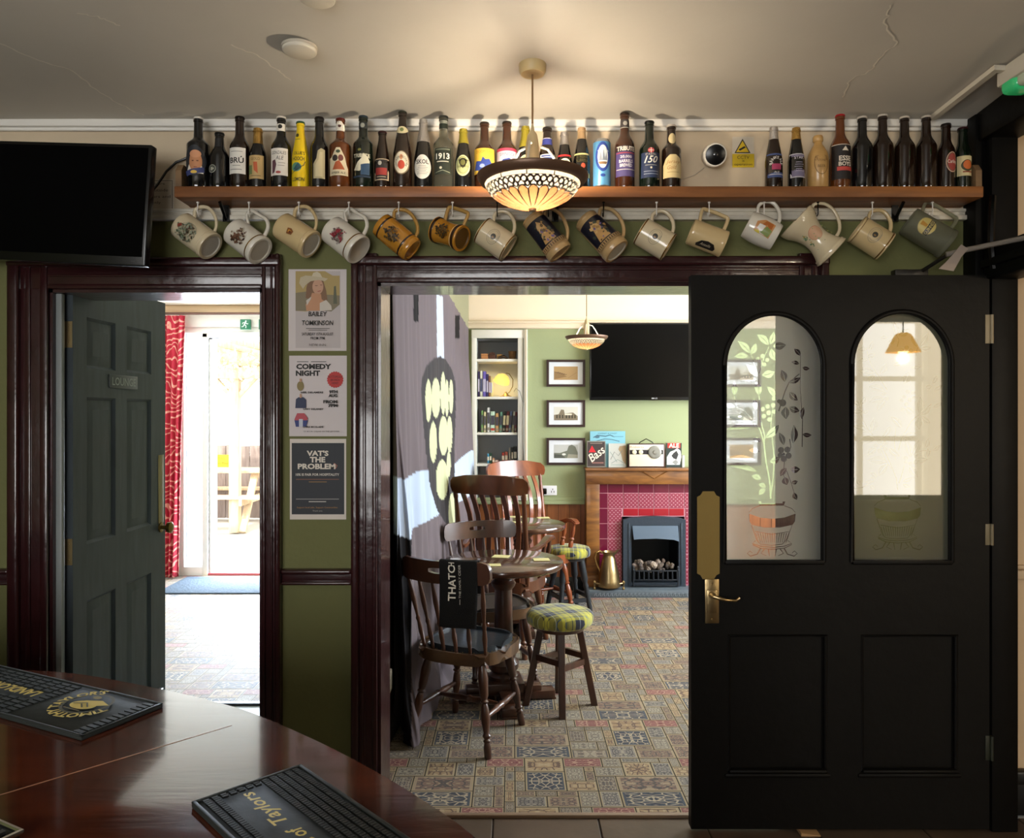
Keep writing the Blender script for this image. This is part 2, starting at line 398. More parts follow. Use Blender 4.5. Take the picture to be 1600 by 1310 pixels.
# carpet woven in patchwork rectangles
def carpet_mat(name, base, fig, fig2, sc=5.5):
    m = bpy.data.materials.new(name); m.use_nodes = True; nt = m.node_tree; N = nt.nodes; L = nt.links; bs = N['Principled BSDF']
    bs.inputs['Roughness'].default_value = .8; bs.inputs['Specular IOR Level'].default_value = .3; bs.inputs['Sheen Weight'].default_value = .15
    uv = N.new('ShaderNodeUVMap'); uv.uv_map = 'uv'; sep = N.new('ShaderNodeSeparateXYZ'); L.new(uv.outputs[0], sep.inputs[0])
    def mth(op, a, b_=None):
        n = N.new('ShaderNodeMath'); n.operation = op
        for i, v in enumerate((a, b_)):
            if v is None: continue
            if isinstance(v, (int, float)): n.inputs[i].default_value = v
            else: L.new(v, n.inputs[i])
        return n.outputs[0]
    fu = mth('ABSOLUTE', mth('SUBTRACT', mth('FRACT', sep.outputs[0]), .5)); fv = mth('ABSOLUTE', mth('SUBTRACT', mth('FRACT', sep.outputs[1]), .5))
    cell = mth('ADD', mth('MULTIPLY', mth('FLOOR', sep.outputs[0]), 7.13), mth('MULTIPLY', mth('FLOOR', sep.outputs[1]), 3.71))
    cb = N.new('ShaderNodeCombineXYZ'); L.new(fu, cb.inputs[0]); L.new(fv, cb.inputs[1]); L.new(cell, cb.inputs[2])
    n = N.new('ShaderNodeTexVoronoi'); n.feature = 'DISTANCE_TO_EDGE'; n.inputs['Scale'].default_value = sc; n.inputs['Randomness'].default_value = .9; L.new(cb.outputs[0], n.inputs['Vector'])
    line = mth('LESS_THAN', n.outputs['Distance'], .075)
    n2 = N.new('ShaderNodeTexNoise'); n2.inputs['Scale'].default_value = sc*1.5; n2.inputs['Detail'].default_value = 1; L.new(cb.outputs[0], n2.inputs['Vector'])
    blob = mth('GREATER_THAN', n2.outputs[0], .56)
    edge = mth('GREATER_THAN', mth('MAXIMUM', fu, fv), .455)
    def mix(f, a, b_):
        x = N.new('ShaderNodeMix'); x.data_type = 'RGBA'; L.new(f, x.inputs[0])
        for i, v in ((6, a), (7, b_)):
            if isinstance(v, tuple): x.inputs[i].default_value = v
            else: L.new(v, x.inputs[i])
        return x.outputs[2]
    c = mix(line, mix(blob, lin(base), lin(fig2)), lin(fig)); c = mix(edge, c, lin(fig2))
    L.new(c, bs.inputs['Base Color'])
    n3 = N.new('ShaderNodeTexNoise'); n3.inputs['Scale'].default_value = 900; tc = N.new('ShaderNodeTexCoord'); L.new(tc.outputs['Object'], n3.inputs['Vector'])
    bp = N.new('ShaderNodeBump'); bp.inputs['Strength'].default_value = .5; bp.inputs['Distance'].default_value = .002; L.new(n3.outputs[0], bp.inputs['Height']); L.new(bp.outputs[0], bs.inputs['Normal'])
    m.diffuse_color = lin(base); return m
CM = [mat('998a70', .95, spec=.1), mat('33302f', .95, spec=.1), carpet_mat('weave_navy', '171d2c', '9a8c74', '2a323c'), carpet_mat('weave_red', '63201f', '9c7862', '74403a'),
      carpet_mat('weave_gold', '8c7350', '553c28', '9c8866', 4), carpet_mat('weave_brown', '5c4c3e', '8f836e', '463f38'), carpet_mat('weave_grey', '706860', '3c3733', '8b8270'),
      carpet_mat('weave_light', '8f8672', '544b40', '776c5c'), carpet_mat('weave_rust', '6c5140', '3c322b', '8c795e')]
CM2 = []
for q in CM:                                         # lounge copy with gloss raised to bring out the sky's glare
    q2 = q.copy(); bs_ = q2.node_tree.nodes['Principled BSDF']; bs_.inputs['Specular IOR Level'].default_value = .45; bs_.inputs['Roughness'].default_value = .62; CM2.append(q2)
U = .0415
def carpet(x0, x1, y0, y1, inside, name, mats=None):
    T = 20; grid = {}; rects = []
    def put(x, y, w, h, k):
        cells = [((x+i) % T, (y+j) % T) for i in range(w) for j in range(h)]
        if any(c in grid for c in cells): return False
        for c in cells: grid[c] = 1
        rects.append((x % T, y % T, w, h, k)); return True
    for ox, oy in ((0, 0), (10, 10)):
        put(ox, oy, 6, 3, 2); put(ox+1, oy-3, 4, 3, 4); put(ox-3, oy-2, 4, 2, 3); put(ox+5, oy-2, 4, 2, 3); put(ox+1, oy-7, 4, 4, 2); put(ox, oy+3, 6, 3, 8)
    r = random.Random(3)
    for y in range(T):
        for x in range(T):
            if (x, y) in grid: continue
            opts = [(4,2),(3,2),(2,3),(3,3),(2,2)]; r.shuffle(opts)
            for w, h in opts+[(2,1),(1,2),(1,1)]:
                if put(x, y, w, h, r.choice((5,5,6,6,7,7,8,4))): break
    b = bmesh.new(); uvl = b.loops.layers.uv.new('uv')
    def quad(a, c, d, e_, z, k, uvs=None):
        f = b.faces.new([b.verts.new((a, d, z)), b.verts.new((c, d, z)), b.verts.new((c, e_, z)), b.verts.new((a, e_, z))]); f.material_index = k
        if uvs:
            for l, q in zip(f.loops, ((0,0),(1,0),(1,1),(0,1))): l[uvl].uv = (uvs[0]+.001+q[0]*uvs[2]*.998, uvs[1]+.001+q[1]*uvs[3]*.998)
    PW = T*U
    i0, i1 = int(math.floor(x0/PW))-1, int(math.ceil(x1/PW))+1; j0, j1 = int(math.floor(y0/PW))-1, int(math.ceil(y1/PW))+1
    for i in range(i0, i1):
        for j in range(j0, j1):
            for n_, (x, y, w, h, k) in enumerate(rects):
                a, d = i*PW+x*U+.012, j*PW+y*U+.02; c, e_ = a+w*U, d+h*U
                A, C, D, E = max(a, x0), min(c, x1), max(d, y0), min(e_, y1)
                if C-A < .004 or E-D < .004 or not inside((A+C)/2, (D+E)/2): continue
                quad(A, C, D, E, .006, 1)
                g = .0022
                if C-A > 2*g+.002 and E-D > 2*g+.002: quad(A+g, C-g, D+g, E-g, .0064, 0)
                g = .0062 if w*h > 4 else .005
                if k == 2: g = .009
                a2, c2, d2, e2 = a+g, c-g, d+g, e_-g
                A, C, D, E = max(a2, x0), min(c2, x1), max(d2, y0), min(e2, y1)
                if C-A < .002 or E-D < .002: continue
                u0, v0 = (A-a2)/(c2-a2), (D-d2)/(e2-d2); su, sv = (C-A)/(c2-a2), (E-D)/(e2-d2)
                quad(A, C, D, E, .0068, k, (n_*1.0+u0, (i*7+j*3) % 11+v0, su, sv))
    bmesh.ops.recalc_face_normals(b, faces=b.faces)
    for f in b.faces:
        if f.normal.z < 0: f.normal_flip()
    me = bpy.data.meshes.new(name); b.to_mesh(me); b.free()
    for q in (mats or CM): me.materials.append(q)
    o = bpy.data.objects.new(name, me); COL.objects.link(o); return o
def lwall(y): return -.60+(y-3.07)*.0682
o = carpet(-.75, 3.15, 2.878, 6.75, lambda x, y: x > lwall(y)-.04 and not (y < 3.05 and (x < MX0 or x > MX1)), 'carpet')
tag(o, 'patchwork patterned carpet in beige, navy and red under the tables before the fireplace', 'carpet')
o = carpet(-4.55, -.78, 3.98, 7.08, lambda x, y: True, 'carpet', CM2); o.location.z = .001
tag(o, 'patterned carpet leading to the bright garden door', 'carpet')
m = MB(); m.box(-4.6, 3.2, 2.862, 7.3, -.12, .0)
struct(m.build('floor_lounge', mat('9aa0a6', .5)))
m = MB(); m.box(-3.6, -.8, 3.95, 3.985, 0, .012, bev=.003); struct(m.build('trim_8', mat('2a2c30', .4, metal=.6)))
# snug (back room) walls
YF = 6.5; SF = F/YF
def fx(px): return (px-CX)/SF
def fz(py): return CH-(py-HY)/SF
ZP = fz(514); ZD = fz(786); ZCF = 2.50
def alcove(x0, x1): return (x0, x1, fz(770), fz(529))
A1 = alcove(fx(745), fx(809)); A2 = alcove(fx(1233), fx(1297))
m = MB()
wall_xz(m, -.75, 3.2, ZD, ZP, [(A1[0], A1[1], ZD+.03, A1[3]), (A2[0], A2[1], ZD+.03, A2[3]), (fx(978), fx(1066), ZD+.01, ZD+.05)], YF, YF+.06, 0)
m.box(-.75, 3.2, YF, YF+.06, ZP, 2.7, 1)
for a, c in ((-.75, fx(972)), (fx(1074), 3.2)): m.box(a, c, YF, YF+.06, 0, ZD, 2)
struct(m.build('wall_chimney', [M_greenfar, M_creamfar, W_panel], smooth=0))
m = MB(); m.box(-.9, 3.3, YF+.40, YF+.46, 0, 2.8); struct(m.build('wall_chimney_rear', mat('9a9ca0', .8)))
m = MB()
n = 0; x = -.37
while x < 3.1:
    if not fx(914) < x < fx(1128): m.box(x, x+.004, YF-.002, YF, .1, ZD, bev=0)
    x += .095
struct(m.build('trim_9', mat('4a2610', .6), smooth=0))
m = MB()
for a, c in ((-.38, fx(913)), (fx(1130), 3.1)): m.box(a, c, YF-.03, YF, ZD-.01, ZD+.015, bev=.004); m.box(a, c, YF-.016, YF, ZD+.013, ZD+.045, bev=.004)
struct(m.build('trim_10', M_greenfar))
m = MB()
for a, c in ((-.38, fx(913)), (fx(1130), 3.1)): m.box(a, c, YF-.02, YF, 0, .12, bev=.004)
struct(m.build('baseboard_chimney', mat('14181a', .5)))
m = MB(); m.box(-.4, 3.2, YF-.03, YF, ZP, ZP+.05, bev=.01); m.box(-.4, 3.2, YF-.045, YF, ZP+.045, ZP+.062, bev=.005); struct(m.build('trim_11', M_creamfar))
m = MB()
V = [(lwall(3.07)-.12, 3.07), (lwall(3.07), 3.07), (lwall(6.9), 6.9), (lwall(6.9)-.12, 6.9)]
m._new([(x, y, z) for z in (0, 2.7) for x, y in V], [(0,1,2,3), (4,5,6,7), (0,1,5,4), (1,2,6,5), (2,3,7,6), (3,0,4,7)])
struct(m.build('wall_partition', mat('8f8d70', .8)))
m = MB()
m._new([(lwall(3.07), 3.08, z) for z in (.0, 1.0)]+[(lwall(6.49), 6.49, z) for z in (0, 1.0)]+[(lwall(3.07)+.02, 3.08, z) for z in (.0, 1.0)]+[(lwall(6.49)+.02, 6.49, z) for z in (0, 1.0)],
       [(4,5,7,6), (1,5,7,3), (0,4,5,1), (2,3,7,6)])
struct(m.build('baseboard_partition', mat('120e0d', .5)))
m = MB(); m.box(-4.65, 3.25, YB, 7.0, ZCF, ZCF+.1); m.box(-4.65, -.6, 7.0, 7.35, ZCF, ZCF+.1); struct(m.build('ceiling_lounge', mat('f0ead8', .8)))
# snug right wall with a window
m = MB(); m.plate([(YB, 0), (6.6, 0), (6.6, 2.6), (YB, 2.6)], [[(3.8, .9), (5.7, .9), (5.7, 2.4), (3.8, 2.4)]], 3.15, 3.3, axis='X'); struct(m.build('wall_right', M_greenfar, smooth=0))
m = MB()
for y in (3.8, 4.4, 5.05, 5.66): m.box(3.2, 3.25, y, y+.04, .9, 2.4)
for z in (.9, 1.6, 2.36): m.box(3.2, 3.25, 3.8, 5.7, z, z+.04)
struct(m.build('window_1', M_white, smooth=0))
m = MB(); m.box(1.70, 3.2, 3.02, 3.07, 0, 2.7); m.box(-3.2, MX0-.02, 3.068, 3.075, 0, HL); 
# lounge (left room)
YL = 7.1
def lx(px): return (px-CX)/F*YL
def lz(py): return CH-(py-HY)/F*YL
mm = MB()
D0, D1 = lx(326), lx(326)+1.0
wall_xz(mm, -4.6, -.6, 0, 2.6, [(lx(287), D0-.05, .08, lz(520)), (D0, D1, .001, lz(528))], YL, YL+.2)
struct(mm.build('wall_garden', mat('f4f1ea', .8), smooth=0)); m.b.free()
m = MB(); m.plate([(YB, 0), (7.3, 0), (7.3, 2.6), (YB, 2.6)], [[(4.6, .8), (6.2, .8), (6.2, 2.2), (4.6, 2.2)]], -4.7, -4.55, axis='X'); struct(m.build('wall_left', mat('ece4d2', .8), smooth=0))
m = MB()
for y in (4.6, 5.38, 6.16): m.box(-4.66, -4.62, y, y+.04, .8, 2.2)
for z in (.8, 1.5, 2.16): m.box(-4.66, -4.62, 4.6, 6.2, z, z+.04)
struct(m.build('window_2', M_white, smooth=0))
m = MB(); m.box(-4.55, -.8, YL-.03, YL, lz(490), lz(478), bev=.008); m.box(-4.55, -.8, YL-.06, YL, lz(478), lz(471), bev=.008)
struct(m.build('trim_12', mat('c8ad88', .5)))
m = MB()
for a, c in ((D0-.05, D0), (D1, D1+.05)): m.box(a, c, YL-.03, YL+.1, 0, lz(521), bev=.006)
m.box(D0-.05, D1+.05, YL-.03, YL+.1, lz(528), lz(519), bev=.006); m.box(-3.05, D1+.1, YL-.04, YL, lz(512), lz(492), bev=.006); m.box(D0+.0, D0+.018, YL+.01, YL+.04, 0, lz(530))
struct(m.build('door_1_frame', M_white))
m = MB(); m.box(lx(287), D0-.05, YL+.06, YL+.075, .08, lz(520)); struct(m.build('window_3', mat('f4f8ff', .6, trans=.8, ior=1.1), smooth=0))
m = MB(); m.box(D0, D1, YL-.02, YL+.2, 0, .03, bev=.005); struct(m.build('trim_13', mat('b2535a', .6)))
# bar room shell
m = MB(); m.box(-3.35, -3.2, -2.4, 2.9, 0, 2.75); struct(m.build('wall_bar_left', M_green, smooth=0))
def arear():
    m = MB(); wall_xz(m, -3.3, 5.1, 0, 2.8, [(-2.4, 0.0, 1.0, 2.3), (3.25, 4.2, .62, 2.47)], -2.35, -2.2); struct(m.build('wall_rear', mat('d8c7a4', .8), smooth=0))
    m = MB()
    for x in (3.25, 3.52, 4.12): m.box(x, x+.05, -2.30, -2.26, .62, 2.47)
    for z in (.62, 1.22, 1.83, 2.42): m.box(3.25, 4.2, -2.30, -2.26, z, z+.05)
    struct(m.build('window_4', mat('8d8a84', .5), smooth=0))
    m = MB()
    for x in (-2.4, -1.6, -.84, -.05): m.box(x, x+.05, -2.30, -2.26, 1.0, 2.3)
    for z in (1.0, 1.6, 2.25): m.box(-2.4, 0, -2.30, -2.26, z, z+.05)
    struct(m.build('window_fill', M_white, smooth=0))  # unseen rear window, added for the bar's fill light
arear()
m = MB(); m.box(4.6, 4.75, -2.4, 3.0, 0, 2.8); struct(m.build('wall_passage_side', mat('cdb58e', .8), smooth=0))
m = MB(); m.box(1.82, 4.7, YW+.02, YW+.14, 0, 2.8); struct(m.build('wall_passage', mat('c3ab8c', .8, bump=.1, bscale=10), smooth=0))
m = MB(); m.box(1.82, 4.6, YW-.02, YW+.02, wz(905), wz(890), bev=.008); m.box(1.82, 4.6, YW, YW+.02, wz(890), wz(884), bev=.004); struct(m.build('trim_14', mat('bda688', .6)))
m = MB(); m.box(1.82, 4.6, YW-.01, YW+.02, 0, .16, bev=.008); m.box(1.82, 4.6, YW-.02, YW+.02, .12, .17, bev=.008); struct(m.build('baseboard_passage', M_black))
# black partition frame running towards the camera (hinge post, header, transom rail)
m = MB()
m.box(1.725, 1.82, 2.76, 2.90, 0, 2.60, bev=.004); m.box(1.69, 1.73, 2.80, 2.88, 0, 2.60, bev=.004)
m.box(1.70, 1.83, .9, 2.88, 2.50, 2.74, bev=.006); m.box(1.705, 1.83, .9, 2.78, 1.99, 2.11, bev=.01); m.box(1.69, 1.84, .9, 2.78, 2.03, 2.06, bev=.008)
m.box(1.71, 1.82, .9, 1.05, 0, 2.6, bev=.004)
struct(m.build('door_2_frame', M_blackdoor))
m = MB(); m.box(1.74, 1.80, -2.2, .9, 0, 2.75); struct(m.build('wall_screen', mat('1a1512', .5), smooth=0))
# architraves of the two doorways
def casing(name, x0, x1, zt, wl, wr, wt, top):
    m = MB()
    def jamb(a, b_, z0, z1, side):
        w = b_-a; o_ = -1 if side < 0 else 1
        m.box(a, b_, YW-.02, YW+.001, z0, z1, bev=.003)
        q = (a, a+w*.3) if side < 0 else (b_-w*.3, b_)
        m.box(q[0], q[1], YW-.042, YW, z0, z1, bev=.010, seg=3)
        q2 = (b_-w*.2, b_) if side < 0 else (a, a+w*.2)
        m.box(q2[0], q2[1], YW-.028, YW, z0, z1, bev=.006)
        c = (a+b_)/2; m.box(c-w*.06, c+w*.06, YW-.027, YW, z0, z1, bev=.003)
    jamb(x0-wl, x0, 0, zt+wt, -1); jamb(x1, x1+wr, 0, zt+wt, 1)
    m.box(x0-wl-.001, x1+wr+.001, YW-.0215, YW+.001, zt, top+.001, bev=.003); m.box(x0-wl-.002, x1+wr+.002, YW-.045, YW, top-.035, top, bev=.010, seg=3)
    m.box(x0, x1, YW-.028, YW, zt, zt+.018, bev=.005); m.box(x0, x1, YW-.026, YW, zt+.045, zt+.055, bev=.003)
    # lining
    m.box(x0-.001, x0+.012, YW-.01, YB+.01, 0, zt); m.box(x1-.012, x1+.001, YW-.01, YB+.01, 0, zt); m.box(x0, x1, YW-.01, YB+.01, zt-.012, zt+.001)
    return struct(m.build(name, M_burg))
casing('door_3_frame', LX0, LX1, HL, wx(80)-wx(20), wx(442)-wx(412), .13, wz(405))
casing('door_4_frame', MX0, MX1, HM, wx(591)-wx(551), wx(1290)-wx(1245), .11, wz(403))
m = MB(); m.box(LX0+.012, LX0+.034, YW+.008, YW+.03, 0, HL-.013, bev=.002)
struct(m.build('trim_15', mat('7f8484', .4, bump=.2)))
for i, (a, c) in enumerate(((-3.2, wx(20)), (wx(442), wx(551)))):
    m = MB(); z0, z1 = wz(913), wz(888)
    m.box(a, c, YW-.016, YW, z0, z1, bev=.003); m.box(a, c, YW-.032, YW, z1-.02, z1, bev=.008, seg=3); m.box(a, c, YW-.026, YW, z0, z0+.014, bev=.006, seg=3)
    struct(m.build('trim_%d' % (16+i), M_burg))
# ------------------------------------------------------------------ the two door leaves (hinged, swung open)
def leaf_panelled():
    D = thing('panelled_door', 'dark grey six-panelled door standing open on the left, with brass knob and finger plate', 'door')
    D.location = (-1.675, 2.93, .008); W, H, T = .78, 2.03, .038
    def z(v, px): return v
    cols = [(.095, .315), (.41, .635)]; rows = [(.2, .76), (.982, 1.563), (1.678, 1.879)]
    holes = [[(a,c),(b_,c),(b_,d),(a,d)] for a, b_ in cols for c, d in rows]
    m = MB(); m.plate([(0,0),(W,0),(W,H),(0,H)], holes, 0, T, axis='Y'); m.build('frame', MD, D)
    for a, b_ in cols:
        for c, d in rows:
            m = MB(); y0 = .010
            def ring(i, y): return [(a+i, y, c+i), (b_-i, y, c+i), (b_-i, y, d-i), (a+i, y, d-i)]
            rs = ring(0, .0)+ring(.012, .012)+ring(.012, .012)+ring(.05, .004)+ring(.05, .004)
            fs = [(k*4+j, k*4+(j+1) % 4, k*4+4+(j+1) % 4, k*4+4+j) for k in range(4) for j in range(4)]+[(16,17,18,19)]
            m._new(rs, fs)
            rs = [(x, T-y, z_) for x, y, z_ in rs]; m._new(rs, fs); m.build('panel', MD, D, smooth=20)
    m = MB(); m.box(W-.075, W-.02, -.003, 0, .975, 1.30, bev=.001); m.build('finger_plate', mat('6d6345', .4, metal=1, bump=.2), D)
    k = MB(); k.turned((W-.05, 0, .955), (W-.05, -.06, .955), [(0,.024),(.1,.024),(.12,.009),(.45,.010),(.55,.024),(.85,.027),(1,.012)], 20); k.turned((W-.05, T, .955), (W-.05, T+.06, .955), [(0,.024),(.1,.024),(.12,.009),(.45,.010),(.55,.024),(.85,.027),(1,.012)], 20)
    k.build('knob', M_oldbrass, D)
    m = MB(); m.box(.26, .50, -.004, 0, 1.605, 1.662, bev=.002); pl = m.build('nameplate', mat('252b2e', .4), D)
    art('lettering', [('T', 'LOUNGE', .38, 1.634, .034, mat('6a7170', .3), {'bold': .01, 'w': .2})], flat((0, -.0045, 0)), pl)
    for zz in (1.80, .97):
        m = MB(); m.box(-.003, 0, .002, .030, zz-.05, zz+.05); m.cyl((-.004, .036, zz-.055), (-.004, .036, zz+.055), .006)
        for q in (-.03, .03): m.cyl((-.005, .015, zz+q), (0, .015, zz+q), .004)
        m.build('hinge', M_brass, D)
    m = MB(); m.box(W-.19, W-.06, -.02, 0, .18, .195, bev=.003); m.tube([(W-.09,-.02,.19),(W-.03,-.06,.15),(W-.01,-.08,.13)], .008); m.build('kick_stop', M_steel, D)
    D.rotation_euler = (0, 0, rad(90)); return D
MD = wood('grey_paint', '2f363a', '3a4247', .55, (8, 8, 1.2), 0, 4); MD.node_tree.nodes['Principled BSDF'].inputs['Specular IOR Level'].default_value = .25
leaf_panelled()
# black glazed door: front face at YD
YD = 2.76; SD = F/YD
def dx(px): return (px-CX)/SD
def dz(py): return CH-(py-HY)/SD
def arch(x0, x1, z0, z1, n=24):       # z1 = crown
    r = (x1-x0)/2; cx = (x0+x1)/2; zc = z1-r*1.05
    return [(x0, z0), (x1, z0)]+[(cx+r*cos(pi*i/n), zc+r*1.05*sin(pi*i/n)) for i in range(n+1)]
D = thing('glazed_door', 'black door with two arched etched-glass panes, swung open at the right', 'door')
x0, x1, z0, z1 = dx(1080), dx(1546), .012, dz(430)
pane = [(dx(1132), dx(1287), dz(877), dz(490)), (dx(1331), dx(1487), dz(877), dz(487))]
low = [(dx(1137), dx(1293), dz(1208), dz(992)), (dx(1345), dx(1497), dz(1208), dz(992))]
m = MB(); m.plate([(x0,z0),(x1,z0),(x1,z1),(x0,z1)], [arch(*p) for p in pane]+[[(a,c),(b_,c),(b_,d),(a,d)] for a, b_, c, d in low], YD, YD+.042)
m.build('frame', M_blackdoor, D, smooth=20)
for a, b_, c, d in low:
    m = MB(); m.box(a-.001, b_+.001, YD+.014, YD+.03, c, d)
    def bead(pts, r=.007): m.tube(pts, r, 8)
    bead([(a+.005,YD+.006,c+.005),(a+.005,YD+.006,d-.005),(b_-.005,YD+.006,d-.005),(b_-.005,YD+.006,c+.005)], .008)
    m.box(a+.004, b_-.004, YD-.012, YD+.014, c, c+.014, bev=.005); m.box(a-.01, b_+.01, YD-.006, YD+.012, c-.018, c-.002, bev=.005)
    m.build('panel', M_blackdoor, D)
for q in pane:
    m = MB(); A = arch(*q, n=32)
    A = A+[A[0]]
    cxm = (q[0]+q[1])/2
    m.tube([(x, YD-.002, z) for x, z in A[:-1]], .009, 10, closed=True); m.tube([(x, YD+.012, z) for x, z in A[:-1]], .007, 8, closed=True)
    m.box(q[0], q[1], YD-.012, YD+.01, q[2]-.012, q[2]+.004, bev=.004)
    m.build('glazing_bead', M_blackdoor, D)
# etched motif; coordinates in photo pixels
def leaf(x1, y1, x2, y2, w, bend=.12):
    dx_, dy_ = x2-x1, y2-y1; L_ = math.hypot(dx_, dy_); ux, uy = dx_/L_, dy_/L_; nx_, ny_ = -uy, ux
    prof = [(0,0),(.12,.42),(.3,.86),(.48,1),(.66,.86),(.84,.45),(1,0)]
    def pt(t, s_): off = s_*w/2+bend*L_*sin(pi*t)*.5; return (x1+ux*t*L_+nx_*off, y1+uy*t*L_+ny_*off)
    full = [pt(t, s_) for t, s_ in prof]+[pt(t, -s_) for t, s_ in prof[-2:0:-1]]
    v = [pt(t, h) for t, h in ((.06,.05),(.5,.09),(.9,.02))]+[pt(t, -h) for t, h in ((.9,.02),(.5,.09),(.06,.05))]
    return full, v
def stem(pts, w):
    a, b_ = [], []; n = len(pts)
    for i, p in enumerate(pts):
        u, v = pts[max(i-1,0)], pts[min(i+1,n-1)]; d = math.hypot(v[0]-u[0], v[1]-u[1]) or 1; nx_, ny_ = -(v[1]-u[1])/d, (v[0]-u[0])/d
        k = w*(1-.5*i/max(1,n-1))/2; a.append((p[0]+nx_*k, p[1]+ny_*k)); b_.append((p[0]-nx_*k, p[1]-ny_*k))
    return a+b_[::-1]
LEFT = dict(ox=1120, oy=480, s=575/180, leaves=[(176,228,116,168,34),(180,234,206,178,30),(168,244,98,244,30),(270,186,212,134,36),(276,184,296,120,32),(290,190,358,186,38),(282,204,304,266,34),(238,338,300,322,40),(213,345,158,285,36),(208,362,120,358,26),(222,440,206,372,36),(306,452,262,396,30),(352,372,334,312,34),(370,376,432,350,26),(374,424,416,466,34),(374,500,426,520,34),(356,498,358,560,42),(252,655,322,588,38),(182,578,60,548,30),(346,690,322,628,30),(392,682,396,590,36),(276,776,326,752,34),(360,806,328,848,28),(380,812,428,812,34),(350,852,362,892,36),(384,882,416,872,22),(214,596,60,612,30),(232,862,184,846,28),(254,910,220,942,26),(256,904,218,886,24),(212,824,58,790,28),(204,768,62,752,24),(224,724,170,716,26),(430,240,398,206,24),(424,282,384,272,20),(440,300,476,306,20),(446,500,436,560,24),(440,636,486,640,22),(396,930,412,966,26),(95,440,96,372,30),(100,500,48,490,22),(204,512,196,456,26),(232,672,190,660,26)],
    berries=[(240,243,13),(262,262,12),(248,284,12),(228,270,11),(215,256,11),(296,456,13),(264,496,13),(292,490,13),(240,510,13),(270,528,14),(298,522,12),(246,545,13),(274,562,13),(340,478,20),(322,470,12),(332,716,17),(364,714,17),(370,744,17),(346,760,17),(328,742,15),(346,736,8)],
    stems=[([(280,958),(276,880),(256,770),(246,680),(226,610),(196,580)],9),([(246,690),(250,640),(226,560),(222,440),(216,340),(184,240)],6),([(278,960),(292,860),(298,760),(288,660),(280,600),(292,480)],6),([(222,330),(246,250),(272,192)],5),([(320,520),(352,420),(372,376),(424,332)],7),([(376,660),(382,700),(350,760),(344,840),(360,880)],6),([(360,820),(384,884),(398,932)],4),([(186,560),(150,520),(110,500),(95,440)],4),([(438,700),(440,560),(428,400),(430,240)],4)],
    pot=(288,))
RIGHT = dict(ox=1310, oy=480, s=607/190, leaves=[(168,214,186,168,26),(160,244,200,232,28),(156,208,114,212,22),(160,262,112,268,22),(198,328,112,318,36),(222,334,256,280,32),(196,336,168,382,32),(248,420,166,396,38),(246,458,166,476,40),(248,466,208,520,36),(120,490,88,470,28),(122,488,150,446,26),(134,522,88,524,26),(138,530,164,516,20),(176,628,86,594,34),(180,626,196,552,40),(196,662,116,672,40),(240,654,274,594,30),(206,706,160,742,34),(262,776,162,768,42),(262,786,216,850,40),(206,850,172,830,20),(200,858,176,852,16),(122,890,104,866,24),(148,878,186,872,18),(178,890,192,916,20),(332,606,276,546,36),(338,650,404,630,38),(420,532,426,446,36),(428,540,478,498,26),(436,548,476,580,28),(424,548,420,612,34),(372,744,350,660,36),(386,742,420,664,36),(400,760,462,762,32),(372,790,412,852,40),(336,876,386,852,22),(338,886,374,902,22),(268,706,322,748,34),(316,140,372,104,34),(306,140,292,70,36),(300,150,266,190,26),(258,150,226,150,22),(410,196,380,140,32),(424,194,464,128,30),(428,204,480,198,24),(344,382,366,320,44),(454,400,484,394,24),(332,280,290,290,22),(378,300,430,296,20),(352,500,396,534,36),(488,382,510,340,22),(496,414,536,390,22),(492,500,530,478,20),(490,720,526,690,20),(452,706,466,656,24),(462,752,464,708,20)],
    berries=[(242,432,12),(254,458,11),(232,460,11),(332,212,13),(358,200,13),(378,214,12),(350,230,12),(362,422,13),(390,428,13),(344,448,13),(372,464,13),(392,452,12),(332,466,12),(356,486,13),(338,512,13),(220,674,14),(246,684,14),(200,694,12),(248,710,14),(222,720,14),(230,698,9),(376,738,13),(400,746,13),(352,756,13),(402,776,13),(376,784,13),(352,776,11)],
    stems=[([(312,916),(306,860),(282,800),(256,740),(244,722)],8),([(318,884),(336,830),(346,790)],9),([(284,812),(250,770),(224,700)],4),([(186,640),(150,590),(128,540),(120,486)],5),([(258,412),(226,360),(180,290),(156,216)],6),([(316,716),(330,660),(380,570),(480,486)],7),([(300,760),(296,660),(304,600)],5),([(92,910),(130,906),(186,878),(220,830)],4),([(310,196),(318,160),(306,136)],4),([(404,240),(412,200)],4),([(400,730),(440,718),(480,722)],3)],
    pot=(312,))
